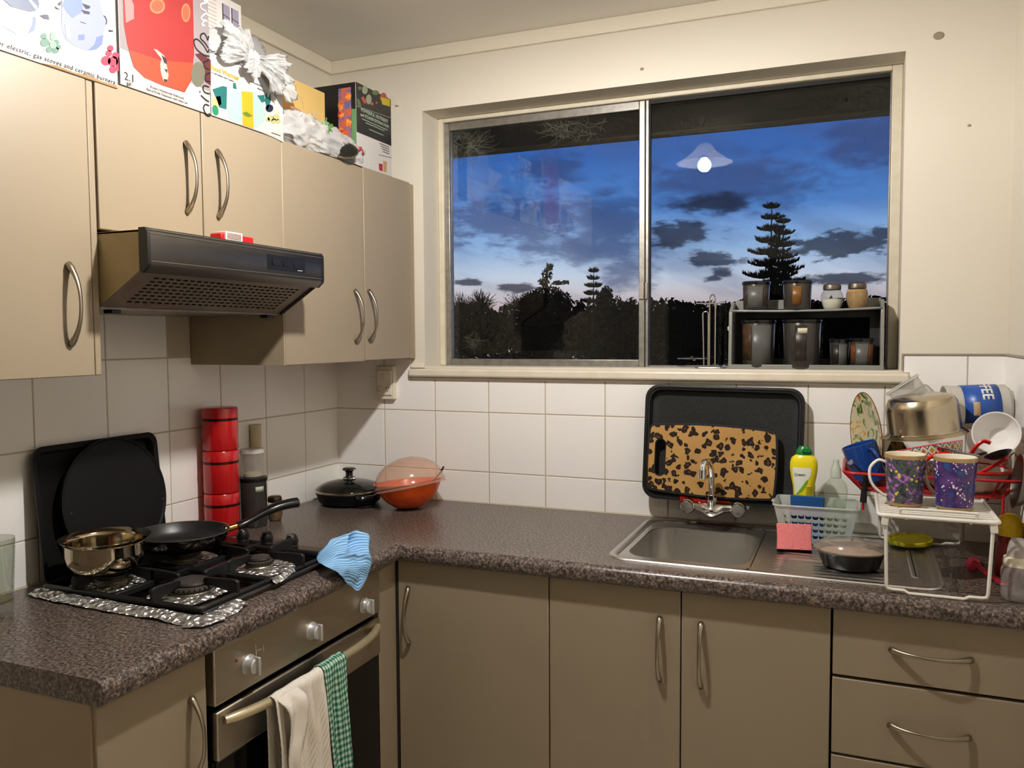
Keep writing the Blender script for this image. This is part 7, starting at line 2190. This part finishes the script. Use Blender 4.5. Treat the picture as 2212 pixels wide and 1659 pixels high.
P3_YEL = [[(0.0039, 0.0418), (0.03, 0.0512), (0.0331, 0.0339), (0.0215, 0.0232), (0.0032, 0.0237)], [(0.2241, 0.0456), (0.2227, 0.0419), (0.2191, 0.0383), (0.2141, 0.0356), (0.2086, 0.0343), (0.2037, 0.0346), (0.2004, 0.0366), (0.1993, 0.0397), (0.2006, 0.0435), (0.2041, 0.047), (0.2091, 0.0497), (0.2146, 0.0511), (0.2196, 0.0507), (0.2229, 0.0488)], [(0.2355, 0.0413), (0.2343, 0.038), (0.2312, 0.0349), (0.2269, 0.0326), (0.2221, 0.0315), (0.2178, 0.0318), (0.215, 0.0335), (0.214, 0.0362), (0.2152, 0.0394), (0.2182, 0.0425), (0.2226, 0.0448), (0.2273, 0.046), (0.2316, 0.0457), (0.2345, 0.044)], [(0.2477, 0.0541), (0.2462, 0.05), (0.2423, 0.0461), (0.2368, 0.0432), (0.2308, 0.0418), (0.2254, 0.0422), (0.2218, 0.0442), (0.2206, 0.0476), (0.222, 0.0517), (0.2259, 0.0555), (0.2313, 0.0585), (0.2374, 0.06), (0.2427, 0.0596), (0.2464, 0.0575)], [(0.2519, 0.0451), (0.2509, 0.0424), (0.2483, 0.0398), (0.2446, 0.0378), (0.2405, 0.0369), (0.237, 0.0372), (0.2345, 0.0386), (0.2337, 0.0408), (0.2347, 0.0435), (0.2373, 0.0461), (0.2409, 0.0481), (0.245, 0.0491), (0.2486, 0.0488), (0.2511, 0.0474)], [(0.2084, 0.0391), (0.2075, 0.0367), (0.2053, 0.0344), (0.2021, 0.0327), (0.1986, 0.0319), (0.1954, 0.0321), (0.1933, 0.0333), (0.1926, 0.0354), (0.1935, 0.0377), (0.1957, 0.04), (0.1989, 0.0418), (0.2024, 0.0426), (0.2056, 0.0424), (0.2077, 0.0411)]]
P3_BLK = [[(0.2236, 0.071), (0.2219, 0.0662), (0.2175, 0.0617), (0.2112, 0.0583), (0.2043, 0.0566), (0.1982, 0.057), (0.1941, 0.0594), (0.1927, 0.0633), (0.1944, 0.0679), (0.1987, 0.0724), (0.205, 0.0759), (0.2118, 0.0776), (0.218, 0.0773), (0.2222, 0.0749)]]
P3_BADGE = [[(0.0239, 0.007), (0.0229, 0.0025), (0.0201, -0.0019), (0.0161, -0.0056), (0.0112, -0.0082), (0.006, -0.0094), (0.0013, -0.0091), (-0.0025, -0.0073), (-0.0049, -0.0042), (-0.0056, -0.0001), (-0.0046, 0.0043), (-0.0019, 0.0086), (0.0021, 0.0124), (0.0069, 0.015), (0.0121, 0.0163), (0.0169, 0.016), (0.0207, 0.0142), (0.0232, 0.0111)]]
P3_LOGO = [[(0.2501, 0.126), (0.249, 0.1225), (0.2459, 0.1189), (0.2414, 0.1158), (0.2362, 0.1138), (0.2311, 0.1131), (0.2268, 0.1138), (0.2239, 0.1157), (0.223, 0.1187), (0.2242, 0.1223), (0.2272, 0.1258), (0.2316, 0.1289), (0.2368, 0.1309), (0.242, 0.1317), (0.2463, 0.131), (0.2492, 0.1291)]]
P3_GRN = [[(0.1044, 0.0305), (0.1207, 0.0372), (0.1431, 0.0318), (0.1264, 0.0251), (0.1142, 0.0249)]]
P5_BLACK = [[(-0.0017, 0.2425), (0.204, 0.2501), (0.2005, 0.1236), (-0.0057, 0.1101)]]
P5_LINE = [[(-0.0038, 0.1747), (0.2023, 0.1878), (0.2023, 0.1863), (-0.0038, 0.1734)], [(0.1239, 0.0551), (0.2023, 0.0611), (0.2023, 0.0597), (0.1239, 0.0537)]]
P5_FRUIT1 = [[(0.0646, 0.239), (0.0623, 0.2317), (0.0563, 0.2252), (0.0484, 0.2213), (0.0406, 0.221), (0.0351, 0.2244), (0.0332, 0.2306), (0.0355, 0.2378), (0.0413, 0.2443), (0.0492, 0.2483), (0.057, 0.2486), (0.0627, 0.2452)], [(0.0862, 0.216), (0.0838, 0.2078), (0.0778, 0.2007), (0.0697, 0.1966), (0.0618, 0.1966), (0.0562, 0.2007), (0.0543, 0.2078), (0.0566, 0.2159), (0.0626, 0.223), (0.0706, 0.2272), (0.0785, 0.2272), (0.0843, 0.2232)]]
P5_FRUIT2 = [[(0.0263, 0.2039), (0.0389, 0.2138), (0.0603, 0.1993), (0.0444, 0.1919)], [(0.0981, 0.2055), (0.0972, 0.2032), (0.0946, 0.2009), (0.0909, 0.199), (0.0869, 0.198), (0.0833, 0.198), (0.0808, 0.1991), (0.08, 0.2009), (0.0809, 0.2032), (0.0835, 0.2055), (0.0872, 0.2073), (0.0912, 0.2084), (0.0948, 0.2084), (0.0973, 0.2074)], [(0.1219, 0.215), (0.1212, 0.2133), (0.1193, 0.2116), (0.1166, 0.2103), (0.1137, 0.2095), (0.1111, 0.2095), (0.1093, 0.2103), (0.1087, 0.2116), (0.1094, 0.2133), (0.1112, 0.2149), (0.1139, 0.2163), (0.1168, 0.217), (0.1195, 0.217), (0.1213, 0.2163)], [(0.1764, 0.2464), (0.1734, 0.2386), (0.1657, 0.2315), (0.1555, 0.227), (0.1454, 0.2263), (0.1382, 0.2295), (0.1357, 0.2357), (0.1386, 0.2434), (0.1461, 0.2504), (0.1563, 0.255), (0.1664, 0.2558), (0.1738, 0.2527)]]
P5_FRUIT3 = [[(0.1294, 0.2479), (0.1266, 0.2433), (0.1193, 0.2386), (0.1094, 0.235), (0.0996, 0.2334), (0.0925, 0.2343), (0.09, 0.2374), (0.0927, 0.2418), (0.0999, 0.2465), (0.1098, 0.2502), (0.1196, 0.2518), (0.1268, 0.251)], [(0.0017, 0.1975), (0.0199, 0.1956), (0.0286, 0.1795), (0.0102, 0.1766)], [(0.0321, 0.2353), (0.0309, 0.2324), (0.0278, 0.2294), (0.0233, 0.2271), (0.0183, 0.2257), (0.0139, 0.2257), (0.0109, 0.227), (0.0099, 0.2293), (0.0111, 0.2322), (0.0142, 0.2351), (0.0187, 0.2374), (0.0236, 0.2388), (0.028, 0.2388), (0.0311, 0.2376)]]
P5_STICK = [[(0.139, 0.2366), (0.1955, 0.2443), (0.1949, 0.2213), (0.1485, 0.2165)]]
P5_GLASS1 = [[(0.1231, 0.0272), (0.1466, 0.0299), (0.1459, 0.0071), (0.1259, 0.0069)]]
P5_GLASS2 = [[(0.1502, 0.0411), (0.1727, 0.0419), (0.1697, 0.0079), (0.1507, 0.008)]]
card_w = mat('white_carton', (186, 182, 177), 0.45)
card_b = mat('carton_side', (206, 186, 152), 0.7)
torn = mat('torn_brown_card', (150, 118, 78), 0.9)


def ink(name, rgb, rough=0.45):
    return mat('ink_' + name, tuple(int(v * 0.74) for v in rgb), rough)


def carton(name, label, lo, hi, face_m=None, side_m=None):
    c = thing(name, label, 'box', ((lo[0] + hi[0]) / 2, (lo[1] + hi[1]) / 2, lo[2]))
    obj('carton_body', box(lo, (hi[0] - 0.0015, hi[1], hi[2])), side_m or card_w, c, world=True, bevel=0.0015)
    obj('front_panel', box((hi[0] - 0.0015, lo[1], lo[2]), hi), face_m or card_w, c, world=True)
    return c


def shift(polys, du, dv):
    return [[(a + du, b_ + dv) for a, b_ in p] for p in polys]


# cookware carton
Z1 = 1.9640
c1 = carton('cookware_box', 'white carton with pictures of steel pots, left end of the cupboard tops', (0.03, -1.80, Z1), (0.33, -1.229, Z1 + 0.30))
F1 = frame_mat((0.33, -1.80, Z1 + 0.0125), (0, 1, 0), (0, 0, 1))
decal(c1, 'printed_backdrop', F1, P1_PEACH, ink('peach', (244, 224, 204)), 0.0004, world=True)
decal(c1, 'printed_pot', F1, P1_POT2, ink('pot_blue_white', (176, 186, 226)), 0.0007, world=True)
decal(c1, 'printed_pot', F1, P1_POT1, ink('pot_blue_white', (176, 186, 226)), 0.0007, world=True)
decal(c1, 'printed_pot_inside', F1, P1_IN1, ink('pot_inside', (96, 112, 146)), 0.0010, world=True)
decal(c1, 'printed_lid', F1, P1_RIM2, ink('lid_blue', (140, 160, 210)), 0.0010, world=True)
decal(c1, 'printed_pot_shading', F1, P1_SHADE, ink('steel_blue', (132, 146, 200)), 0.0010, world=True)
decal(c1, 'printed_highlight', F1, P1_HI, ink('paper_white', (244, 244, 246)), 0.0013, world=True)
decal(c1, 'printed_handle', F1, P1_DARK, ink('dark_violet', (56, 48, 84)), 0.0013, world=True)
decal(c1, 'printed_grapes', F1, P1_GREEN, ink('grape_green', (96, 150, 128)), 0.0009, world=True)
decal(c1, 'printed_grape_highlight', F1, P1_LGREEN, ink('grape_pale', (156, 196, 170)), 0.0012, world=True)
decal(c1, 'printed_grapes', F1, P1_RED, ink('grape_red', (236, 66, 98)), 0.0009, world=True)
text(c1, 'suitable for electric, gas stoves and ceramic burners', F1, 0.262, -0.0060, 0.0125, ink('brown_black', (60, 48, 44)), shear=0.25, space=1.12, world=True, off=0.0009)
obj('torn_edge', xf(prism([(0.40, 0.0), (0.57, 0.0), (0.568, 0.006), (0.53, 0.004), (0.50, 0.007), (0.47, 0.003), (0.43, 0.005)], 0.0, 0.0012), frame_mat((0.33, -1.80, Z1), (0, 1, 0), (0, 0, 1))), torn, c1, world=True, smooth=0)
# drink dispenser carton
Z2 = 1.9760
c2 = carton('drink_dispenser_box', 'tall carton with a picture of a red drink dispenser jar', (0.05, -1.222, Z2), (0.33, -0.967, Z2 + 0.385), mat('cream_print_carton', (190, 181, 170), 0.4))
F2 = frame_mat((0.33, -1.222, Z2), (0, 1, 0), (0, 0, 1))
bgp = [(0.002, 0.385), (0.002, P2_BG[0][1][1]), P2_BG[0][2], P2_BG[0][3], (0.2545, 0.385)]
decal(c2, 'printed_backdrop', F2, [bgp], ink('mauve_grey', (176, 164, 166)), 0.0004, world=True)
jar = [p for p in P2_JAR[0][1:-1]]
jar = [(jar[0][0] - 0.001, 0.33), jar[0]] + jar[1:] + [(jar[-1][0], 0.33)]
decal(c2, 'printed_jar', F2, [jar], ink('punch_red', (188, 54, 50)), 0.0007, world=True)
decal(c2, 'printed_jar_base', F2, P2_JARLOW, ink('punch_orange', (206, 84, 52)), 0.0010, world=True)
decal(c2, 'printed_glass_shine', F2, P2_JARGL, ink('glass_pink', (206, 150, 148)), 0.0010, world=True)
decal(c2, 'printed_slice', F2, P2_SLICE, ink('peel_orange', (232, 146, 96)), 0.0010, world=True)
decal(c2, 'printed_slice_flesh', F2, P2_SLICE2, ink('flesh_coral', (226, 106, 78)), 0.0013, world=True)
decal(c2, 'printed_tap', F2, P2_TAP, ink('tap_silver', (206, 200, 192)), 0.0013, world=True)
decal(c2, 'printed_tap_shadow', F2, P2_TAPD, ink('tap_dark', (66, 54, 52)), 0.0016, world=True)
decal(c2, 'printed_onion', F2, P2_ONION, ink('onion_plum', (112, 48, 54)), 0.0007, world=True)
decal(c2, 'printed_stone', F2, P2_STONE, ink('stone_green', (130, 126, 108)), 0.0009, world=True)
text(c2, '2.1', F2, 0.0090, 0.0115, 0.0230, ink('brown_black', (60, 48, 44)), world=True, off=0.0009)
text(c2, 'gal', F2, 0.0150, 0.0025, 0.0110, ink('brown_black', (60, 48, 44)), world=True, off=0.0009)
text(c2, '8 Liters Honeycomb Embossed', F2, 0.125, 0.0130, 0.0075, ink('grey_brown', (130, 112, 100)), align='CENTER', world=True, off=0.0009)
text(c2, 'Barrel Drink Dispenser with Glass Lid', F2, 0.125, 0.0050, 0.0075, ink('grey_brown', (130, 112, 100)), align='CENTER', world=True, off=0.0009)
for k, s in enumerate(P2_SCRIPT):
    pts = spline([(a, b_, 0) for a, b_ in s], 4) if len(s) > 2 else [(a, b_, 0) for a, b_ in s]
    obj('printed_script', xf(tube(pts, 0.0020, 6, flat=0.35), F2 @ tr(0, 0, 0.0012)), ink('paper_white', (244, 244, 246)) if k >= 8 else ink('script_black', (36, 30, 30)), c2, world=True)
# food warmer carton
c3 = carton('food_warmer_box', 'low white carton with a picture of a food warmer and vegetables', (0.05, -0.9630, Z2), (0.33, -0.7000, Z2 + 0.142))
for P_ in (P3_DOME, P3_BAND, P3_TEAL, P3_YEL, P3_BLK, P3_BADGE, P3_LOGO, P3_GRN):      # keep every print on the panel
    P_[:] = [[(max(0.0015, min(0.2615, a)), max(0.0015, min(0.140, b_))) for a, b_ in p] for p in P_]
P3_BADGE = [ell(0.0125, 0.0135, 0.0105, 0.0115, 18)]
F3 = frame_mat((0.33, -0.963, Z2), (0, 1, 0), (0, 0, 1))
decal(c3, 'printed_warmer', F3, P3_DOME, ink('pale_cyan', (204, 234, 228)), 0.0007, world=True)
decal(c3, 'printed_band', F3, P3_BAND, ink('band_yellow', (238, 200, 34)), 0.0010, world=True)
decal(c3, 'printed_greens', F3, P3_TEAL, ink('teal_green', (34, 128, 124)), 0.0009, world=True)
decal(c3, 'printed_garlic', F3, P3_YEL, ink('garlic_yellow', (226, 222, 150)), 0.0009, world=True)
decal(c3, 'printed_eggplant', F3, P3_BLK, ink('night_blue', (26, 36, 70)), 0.0009, world=True)
decal(c3, 'printed_badge', F3, P3_BADGE, ink('badge_green', (44, 156, 106)), 0.0009, world=True)
decal(c3, 'printed_logo', F3, P3_LOGO, ink('logo_pink', (238, 160, 150)), 0.0009, world=True)
decal(c3, 'printed_leaf', F3, P3_GRN, ink('leaf_olive', (120, 150, 40)), 0.0013, world=True)
text(c3, 'Food Warmer', F3, -0.0005, 0.1045, 0.0165, ink('title_yellow', (224, 194, 60)), bold=0.0004, world=True, off=0.0009)
text(c3, '3 x 18-8 Stainless Steel Container', F3, 0.003, 0.0965, 0.0055, ink('script_black', (36, 30, 30)), world=True, off=0.0009)
text(c3, '4 TO 6 HOURS WITH', F3, 0.135, 0.1130, 0.0050, ink('script_black', (36, 30, 30)), world=True, off=0.0009)
text(c3, 'PRODUCTS', F3, 0.163, 0.1030, 0.0055, ink('script_black', (36, 30, 30)), world=True, off=0.0009)
decal(c3, 'fine_print', F3, [[(0.214, 0.006), (0.25, 0.006), (0.25, 0.0085), (0.214, 0.0085)]], ink('grey_brown', (130, 112, 100)), 0.0009, world=True)
obj('torn_flap', xf(prism([(0.18, -0.001), (0.262, -0.001), (0.262, -0.007), (0.225, -0.003)], 0.0, 0.001), F3), mat('torn_white_card', (226, 214, 192), 0.8), c3, world=True, smooth=0)
# white carton standing on the food warmer carton
ZB = Z2 + 0.1424
c4 = carton('slim_white_box', 'slim white carton with two grey printed columns, standing on the food warmer carton', (0.12, -0.955, ZB), (0.283, -0.797, ZB + 0.172))
F4 = frame_mat((0.283, -0.955, ZB), (0, 1, 0), (0, 0, 1))
for u in (0.090, 0.122):
    decal(c4, 'printed_column', F4, [[(u, 0.01), (u + 0.026, 0.01), (u + 0.026, 0.155), (u, 0.155)]], ink('column_grey', (176, 170, 190)), 0.0005, world=True)
    decal(c4, 'printed_edge', F4, [[(u, 0.01), (u + 0.003, 0.01), (u + 0.003, 0.155), (u, 0.155)], [(u, 0.128), (u + 0.026, 0.125), (u + 0.026, 0.127), (u, 0.130)]], ink('column_dark', (60, 50, 76)), 0.0008, world=True)
decal(c4, 'printed_lines', F4, [[(0.012, 0.15 - 0.009 * k), (0.07, 0.15 - 0.009 * k), (0.07, 0.153 - 0.009 * k), (0.012, 0.153 - 0.009 * k)] for k in range(9)], ink('faint_pink', (228, 212, 204)), 0.0006, world=True)
# tan carton
c5 = carton('tan_box', 'tan carton with a brown curve and a pink shape, behind the white shopping bag', (0.06, -0.694, Z2), (0.262, -0.415, Z2 + 0.203), mat('gold_tan_carton', (196, 164, 98), 0.45), mat('gold_tan_side', (186, 156, 96), 0.5))
F5 = frame_mat((0.262, -0.694, Z2), (0, 1, 0), (0, 0, 1))
decal(c5, 'printed_curve', F5, [[(0.0, 0.0)] + [(0.18 * math.cos(a), 0.195 * math.sin(a)) for a in [PI / 2 * k / 10 for k in range(11)]]], ink('curve_ochre', (160, 108, 40)), 0.0006, world=True)
decal(c5, 'printed_shape', F5, [ell(0.155, 0.112, 0.042, 0.012, 14, -0.25)], ink('petal_pink', (216, 164, 134)), 0.0008, world=True)
decal(c5, 'printed_shape', F5, [ell(0.155, 0.109, 0.040, 0.002, 12, -0.25)], ink('petal_dark', (120, 60, 50)), 0.0011, world=True)
text(c5, 'cra', F5, 0.235, 0.112, 0.020, ink('paper_white', (244, 244, 246)), ang=PI / 2, world=True, off=0.0009)
text(c5, 'm', F5, 0.10, 0.10, 0.018, ink('paper_white', (244, 244, 246)), ang=PI / 2, world=True, off=0.0009)
for u, v in ((0.03, 0.12), (0.15, 0.15)):
    obj('printed_swirl', xf(tube(spline([(u, v, 0), (u + 0.012, v + 0.012, 0), (u + 0.02, v, 0), (u + 0.026, v - 0.02, 0)], 5), 0.0008, 5, flat=0.4), F5 @ tr(0, 0, 0.0008)), ink('swirl_cream', (232, 216, 170)), c5, world=True)
# juicer carton
blk_c = mat('black_carton', (22, 20, 20), 0.35)
c6 = carton('juicer_box', 'black and white juicer carton with fruit pictures by the window wall', (0.15, -0.352, Z2), (0.33, -0.150, Z2 + 0.246), card_w, blk_c)
F6 = frame_mat((0.33, -0.352, Z2), (0, 1, 0), (0, 0, 1))
decal(c6, 'printed_black_panel', F6, [[(0.0003, 0.098), (0.2017, 0.098), (0.2017, 0.2458), (0.0003, 0.2458)]], blk_c, 0.0005, world=True)
decal(c6, 'printed_line', F6, P5_LINE[:1], ink('line_grey', (200, 196, 190)), 0.0009, world=True)
decal(c6, 'printed_line', F6, P5_LINE[1:], ink('line_dark', (90, 84, 80)), 0.0006, world=True)
decal(c6, 'printed_kiwi', F6, P5_FRUIT1, ink('kiwi_pale', (176, 186, 156)), 0.0009, world=True)
decal(c6, 'printed_grapefruit', F6, P5_FRUIT2, ink('grapefruit', (214, 92, 76)), 0.0009, world=True)
decal(c6, 'printed_cucumber', F6, P5_FRUIT3, ink('cucumber', (112, 134, 84)), 0.0009, world=True)
decal(c6, 'sale_sticker', F6, P5_STICK, ink('sticker_yellow', (240, 214, 20)), 0.0012, world=True)
decal(c6, 'printed_red_drink', F6, P5_GLASS1, ink('drink_red', (206, 52, 66)), 0.0006, world=True)
decal(c6, 'printed_tan_drink', F6, P5_GLASS2, ink('drink_tan', (224, 176, 118)), 0.0006, world=True)
gtx = ink('mint_white', (206, 226, 202))
for s, u, v, sz in (('POWERFUL NUTRIENT', 0.104, 0.1655, 0.0155), ('and VITAMIN EXTRACTION', 0.104, 0.1510, 0.0135), ):
    text(c6, s, F6, u, v, sz, gtx, align='CENTER', bold=0.0002, world=True, off=0.0010)
decal(c6, 'fine_print', F6, [[(u0, v), (u1, v), (u1, v + 0.0022), (u0, v + 0.0022)] for u0, u1, v in ((0.03, 0.178, 0.1425), (0.05, 0.16, 0.1355), (0.07, 0.155, 0.1200))], gtx, 0.0010, world=True)
decal(c6, 'fine_print', F6, [[(0.130 + 0.006 * k, 0.090 - 0.007 * k), (0.188, 0.090 - 0.007 * k), (0.188, 0.0922 - 0.007 * k), (0.130 + 0.006 * k, 0.0922 - 0.007 * k)] for k in range(4)], ink('line_dark', (90, 84, 80)), 0.0008, world=True)
F6L = frame_mat((0.15, -0.352, Z2), (1, 0, 0), (0, 0, 1))
decal(c6, 'printed_fruit_strip', F6L, [[(0.115, 0.02), (0.163, 0.02), (0.163, 0.232), (0.118, 0.232)]], mat('mixed_fruit_print', (196, 92, 50), 0.4, noise_=(55, 0.12), rgb2=(92, 96, 140)), 0.0006, world=True)
decal(c6, 'printed_berries', F6L, [ell(0.135 + 0.018 * math.cos(k * 2.1), 0.05 + 0.026 * k, 0.011, 0.013, 10) for k in range(7)], mat('berry_print', (188, 40, 44), 0.4, noise_=(90, 0.1), rgb2=(224, 150, 60)), 0.0009, world=True)
decal(c6, 'printed_green_bar', F6L, [[(0.164, 0.02), (0.1795, 0.02), (0.1795, 0.165), (0.164, 0.168)]], ink('mint_green', (122, 182, 122)), 0.0007, world=True)

# ---------------------------------------------------------------- plastic bags
from mathutils.bvhtree import BVHTree
bagm = clear('white_bag_film', (240, 240, 240), (205, 204, 202), 0.62, 0.2)
bagm2 = clear('grey_bag_film', (238, 238, 240), (190, 190, 194), 0.34, 0.2)


def crumple(p, amp, sc_, seed):
    q = Vector((p.x, p.y * 0.7, p.z * 1.5)) * sc_ + Vector((seed, seed * 1.7, seed * 0.3))
    a = 1 - 2 * abs(noise.noise(q))
    b_ = 1 - 2 * abs(noise.noise(q * 2.1 + Vector((3, 1, 7))))
    c_3 = 1 - 2 * abs(noise.noise(q * 4.3 + Vector((1, 5, 2))))
    return amp * (a * 0.55 + b_ * 0.4 + c_3 * 0.25)


def bag_blob(c, half, amp, sc_, seed, nu=48, nv=28, shape=None, zfloor=None):
    """crumpled closed film over an ellipsoid-like form"""
    def f(u, v):
        a, b_ = 2 * PI * u, -PI / 2 + PI * v
        d_ = Vector((math.cos(b_) * math.cos(a), math.cos(b_) * math.sin(a), math.sin(b_)))
        e_ = Vector([math.copysign(abs(k) ** 0.75, k) for k in d_])
        p = Vector((e_.x * half[0], e_.y * half[1], e_.z * half[2]))
        if shape:
            p = shape(p)
        p += d_ * crumple(p, amp, sc_, seed)
        w = Vector(c) + p
        if zfloor is not None and w.z < zfloor:
            w.z = zfloor
        return w
    return grid(f, nu, nv, wrap=True)


def fan(c, ang, spread, L, folds, seed, xoff=0.0, curl=0.012, amp=0.007, nu=64, nv=16):
    """pleated film fanning out of a knot at c in the y-z plane, direction ang"""
    def f(u, v):
        th = ang + (u - 0.5) * spread
        r_ = L * v * (0.85 + 0.30 * noise.noise(Vector((u * 3, seed, 0))) + 0.15 * math.sin(u * PI))
        pl_ = 1.5 * noise.noise(Vector((u * folds * 2.2, v * 1.3, seed))) + 1.0 * (1 - 2 * abs(noise.noise(Vector((u * folds * 3.7, v * 2.4, seed + 9)))))
        x = c[0] + xoff * v + amp * (0.25 + v) * pl_ + curl * math.sin(PI * v) + 0.004 * noise.noise(Vector((u * 9, v * 6, seed)))
        return (x, c[1] + math.cos(th) * r_, c[2] + math.sin(th) * r_ + 0.004 * noise.noise(Vector((u * 6, v * 7, seed + 4))))
    return grid(f, nu, nv)


def slump(p):
    # tall on the left (towards -y), low on the right
    t2 = (p.y + 0.225) / 0.45
    k = 1.0 - 0.56 * max(0, min(1, t2))
    return Vector((p.x * (0.9 + 0.2 * t2), p.y, (p.z + 0.058) * k - 0.058))


bg2 = thing('shopping_bag', 'white shopping bag with green and pink flower prints lying before the tan carton', 'bag', (0.30, -0.455, Z2))
bvf = bag_blob((0.298, -0.462, Z2 + 0.058), (0.027, 0.222, 0.056), 0.016, 20, 2.0, 150, 60, slump, Z2 + 0.0012)
bf = obj('bag_film', bvf, bagm, bg2, world=True, smooth=40)
bvh = BVHTree.FromPolygons([Vector(p) for p in bvf[0]], bvf[1])


def petals(cy, cz, s, m_, nm, ang):
    for k, (l, w) in enumerate(((1.0, 0.34), (0.8, 0.32), (0.9, 0.30), (0.7, 0.28), (0.5, 0.24))):
        a = ang + k * 2 * PI / 5 + 0.3 * math.sin(k * 3)
        pts = [(cy + math.cos(a) * s * l * 0.6, cz + math.sin(a) * s * l * 0.6)] + ell(cy + math.cos(a) * s * l * 0.6, cz + math.sin(a) * s * l * 0.6, s * l * 0.5, s * w * 0.5, 14, a)
        V = []
        for y, z in pts:
            hit = bvh.ray_cast(Vector((0.6, y, z)), Vector((-1, 0, 0)))[0]
            V.append(((hit.x if hit else 0.32) + 0.0015, y, z))
        obj(nm, (V, [(0, i + 1, (i + 1) % 14 + 1) for i in range(14)]), m_, bg2, world=True, solid=0.0006)


petals(-0.490, 2.058, 0.030, ink('bag_green', (96, 186, 62)), 'printed_green_flower', 0.4)
petals(-0.335, 2.026, 0.026, ink('bag_pink', (226, 52, 96)), 'printed_pink_flower', 1.2)
gl_ = thing('glass_pot_lid', 'dark glass pot lid with steel rim half wrapped in the white shopping bag', 'lid', (0.345, -0.415, 1.9800))
gl_.matrix_world = tr(0.334, -0.432, 2.004) @ rot('Z', -0.75) @ rot('Y', 1.02)
obj('lid_glass', lathe([(0.030, 0.0), (0.022, 0.005), (0.012, 0.008), (0, 0.009)], 36, sy=1.5), clear('smoky_lid_glass'), gl_)
obj('lid_rim', tube([(0.030 * math.cos(2 * PI * k / 40), 0.045 * math.sin(2 * PI * k / 40), 0) for k in range(40)], 0.0022, 8, closed=True), mir, gl_)
obj('lid_backing', lathe([(0, -0.003), (0.028, -0.003), (0.028, -0.001), (0, -0.001)], 36, sy=1.5), mat('dark_lid_underside', (60, 56, 50), 0.3, 0.5), gl_)
ps = thing('paper_stack', 'few white paper sheets lying under the shopping bag beside the juicer carton', 'papers', (0.295, -0.222, Z2))
for k in range(4):
    obj('sheet', xf(box((-0.02, -0.045 - 0.004 * k, 0.0008 + 0.0035 * k), (0.040 + 0.002 * (k % 2), 0.045 - 0.006 * k, 0.0022 + 0.0035 * k)), rot('Z', 0.03 * k)), mat('white_paper', (206, 202, 196), 0.6), ps)
ps.location = (0.312, -0.235, Z2)
for o_ in ps.children:
    o_.scale = (0.3, 1, 1)
# knotted bag on the food warmer carton
kb = thing('knotted_bag', 'knotted white plastic bag lying on the food warmer carton', 'bag', (0.30, -0.82, ZB))
K = (0.340, -0.835, ZB + 0.026)
obj('bag_bulk', bag_blob((0.312, -0.885, ZB + 0.034), (0.016, 0.070, 0.032), 0.012, 34, 5.0, 90, 36, None, ZB + 0.0008), bagm, kb, world=True, smooth=40)
obj('bag_knot', bag_blob(K, (0.013, 0.020, 0.014), 0.008, 60, 7.0, 40, 20), bagm, kb, world=True, smooth=40)
for ang, spr, L, fo, sd, xo in ((3.05, 1.1, 0.110, 5, 1.0, 0.004), (-0.02, 0.8, 0.130, 4, 4.0, 0.016), (-0.60, 0.7, 0.110, 4, 8.0, 0.020), (-1.9, 1.3, 0.055, 4, 13.0, 0.012), (-0.35, 0.5, 0.165, 3, 22.0, 0.012), (2.2, 0.9, 0.070, 4, 27.0, -0.004)):
    obj('bag_ear', fan(K, ang, spr, L, fo, sd, xo), bagm, kb, world=True, solid=0.0005, smooth=50)
gb = thing('grey_bag', 'thin translucent plastic bag puffed up behind the knotted bag', 'bag', (0.16, -0.66, Z2))
obj('bag_film', bag_blob((0.215, -0.735, ZB + 0.064), (0.055, 0.060, 0.064), 0.016, 20, 22.0, 80, 40, None, ZB + 0.0008), bagm2, gb, world=True, smooth=40)
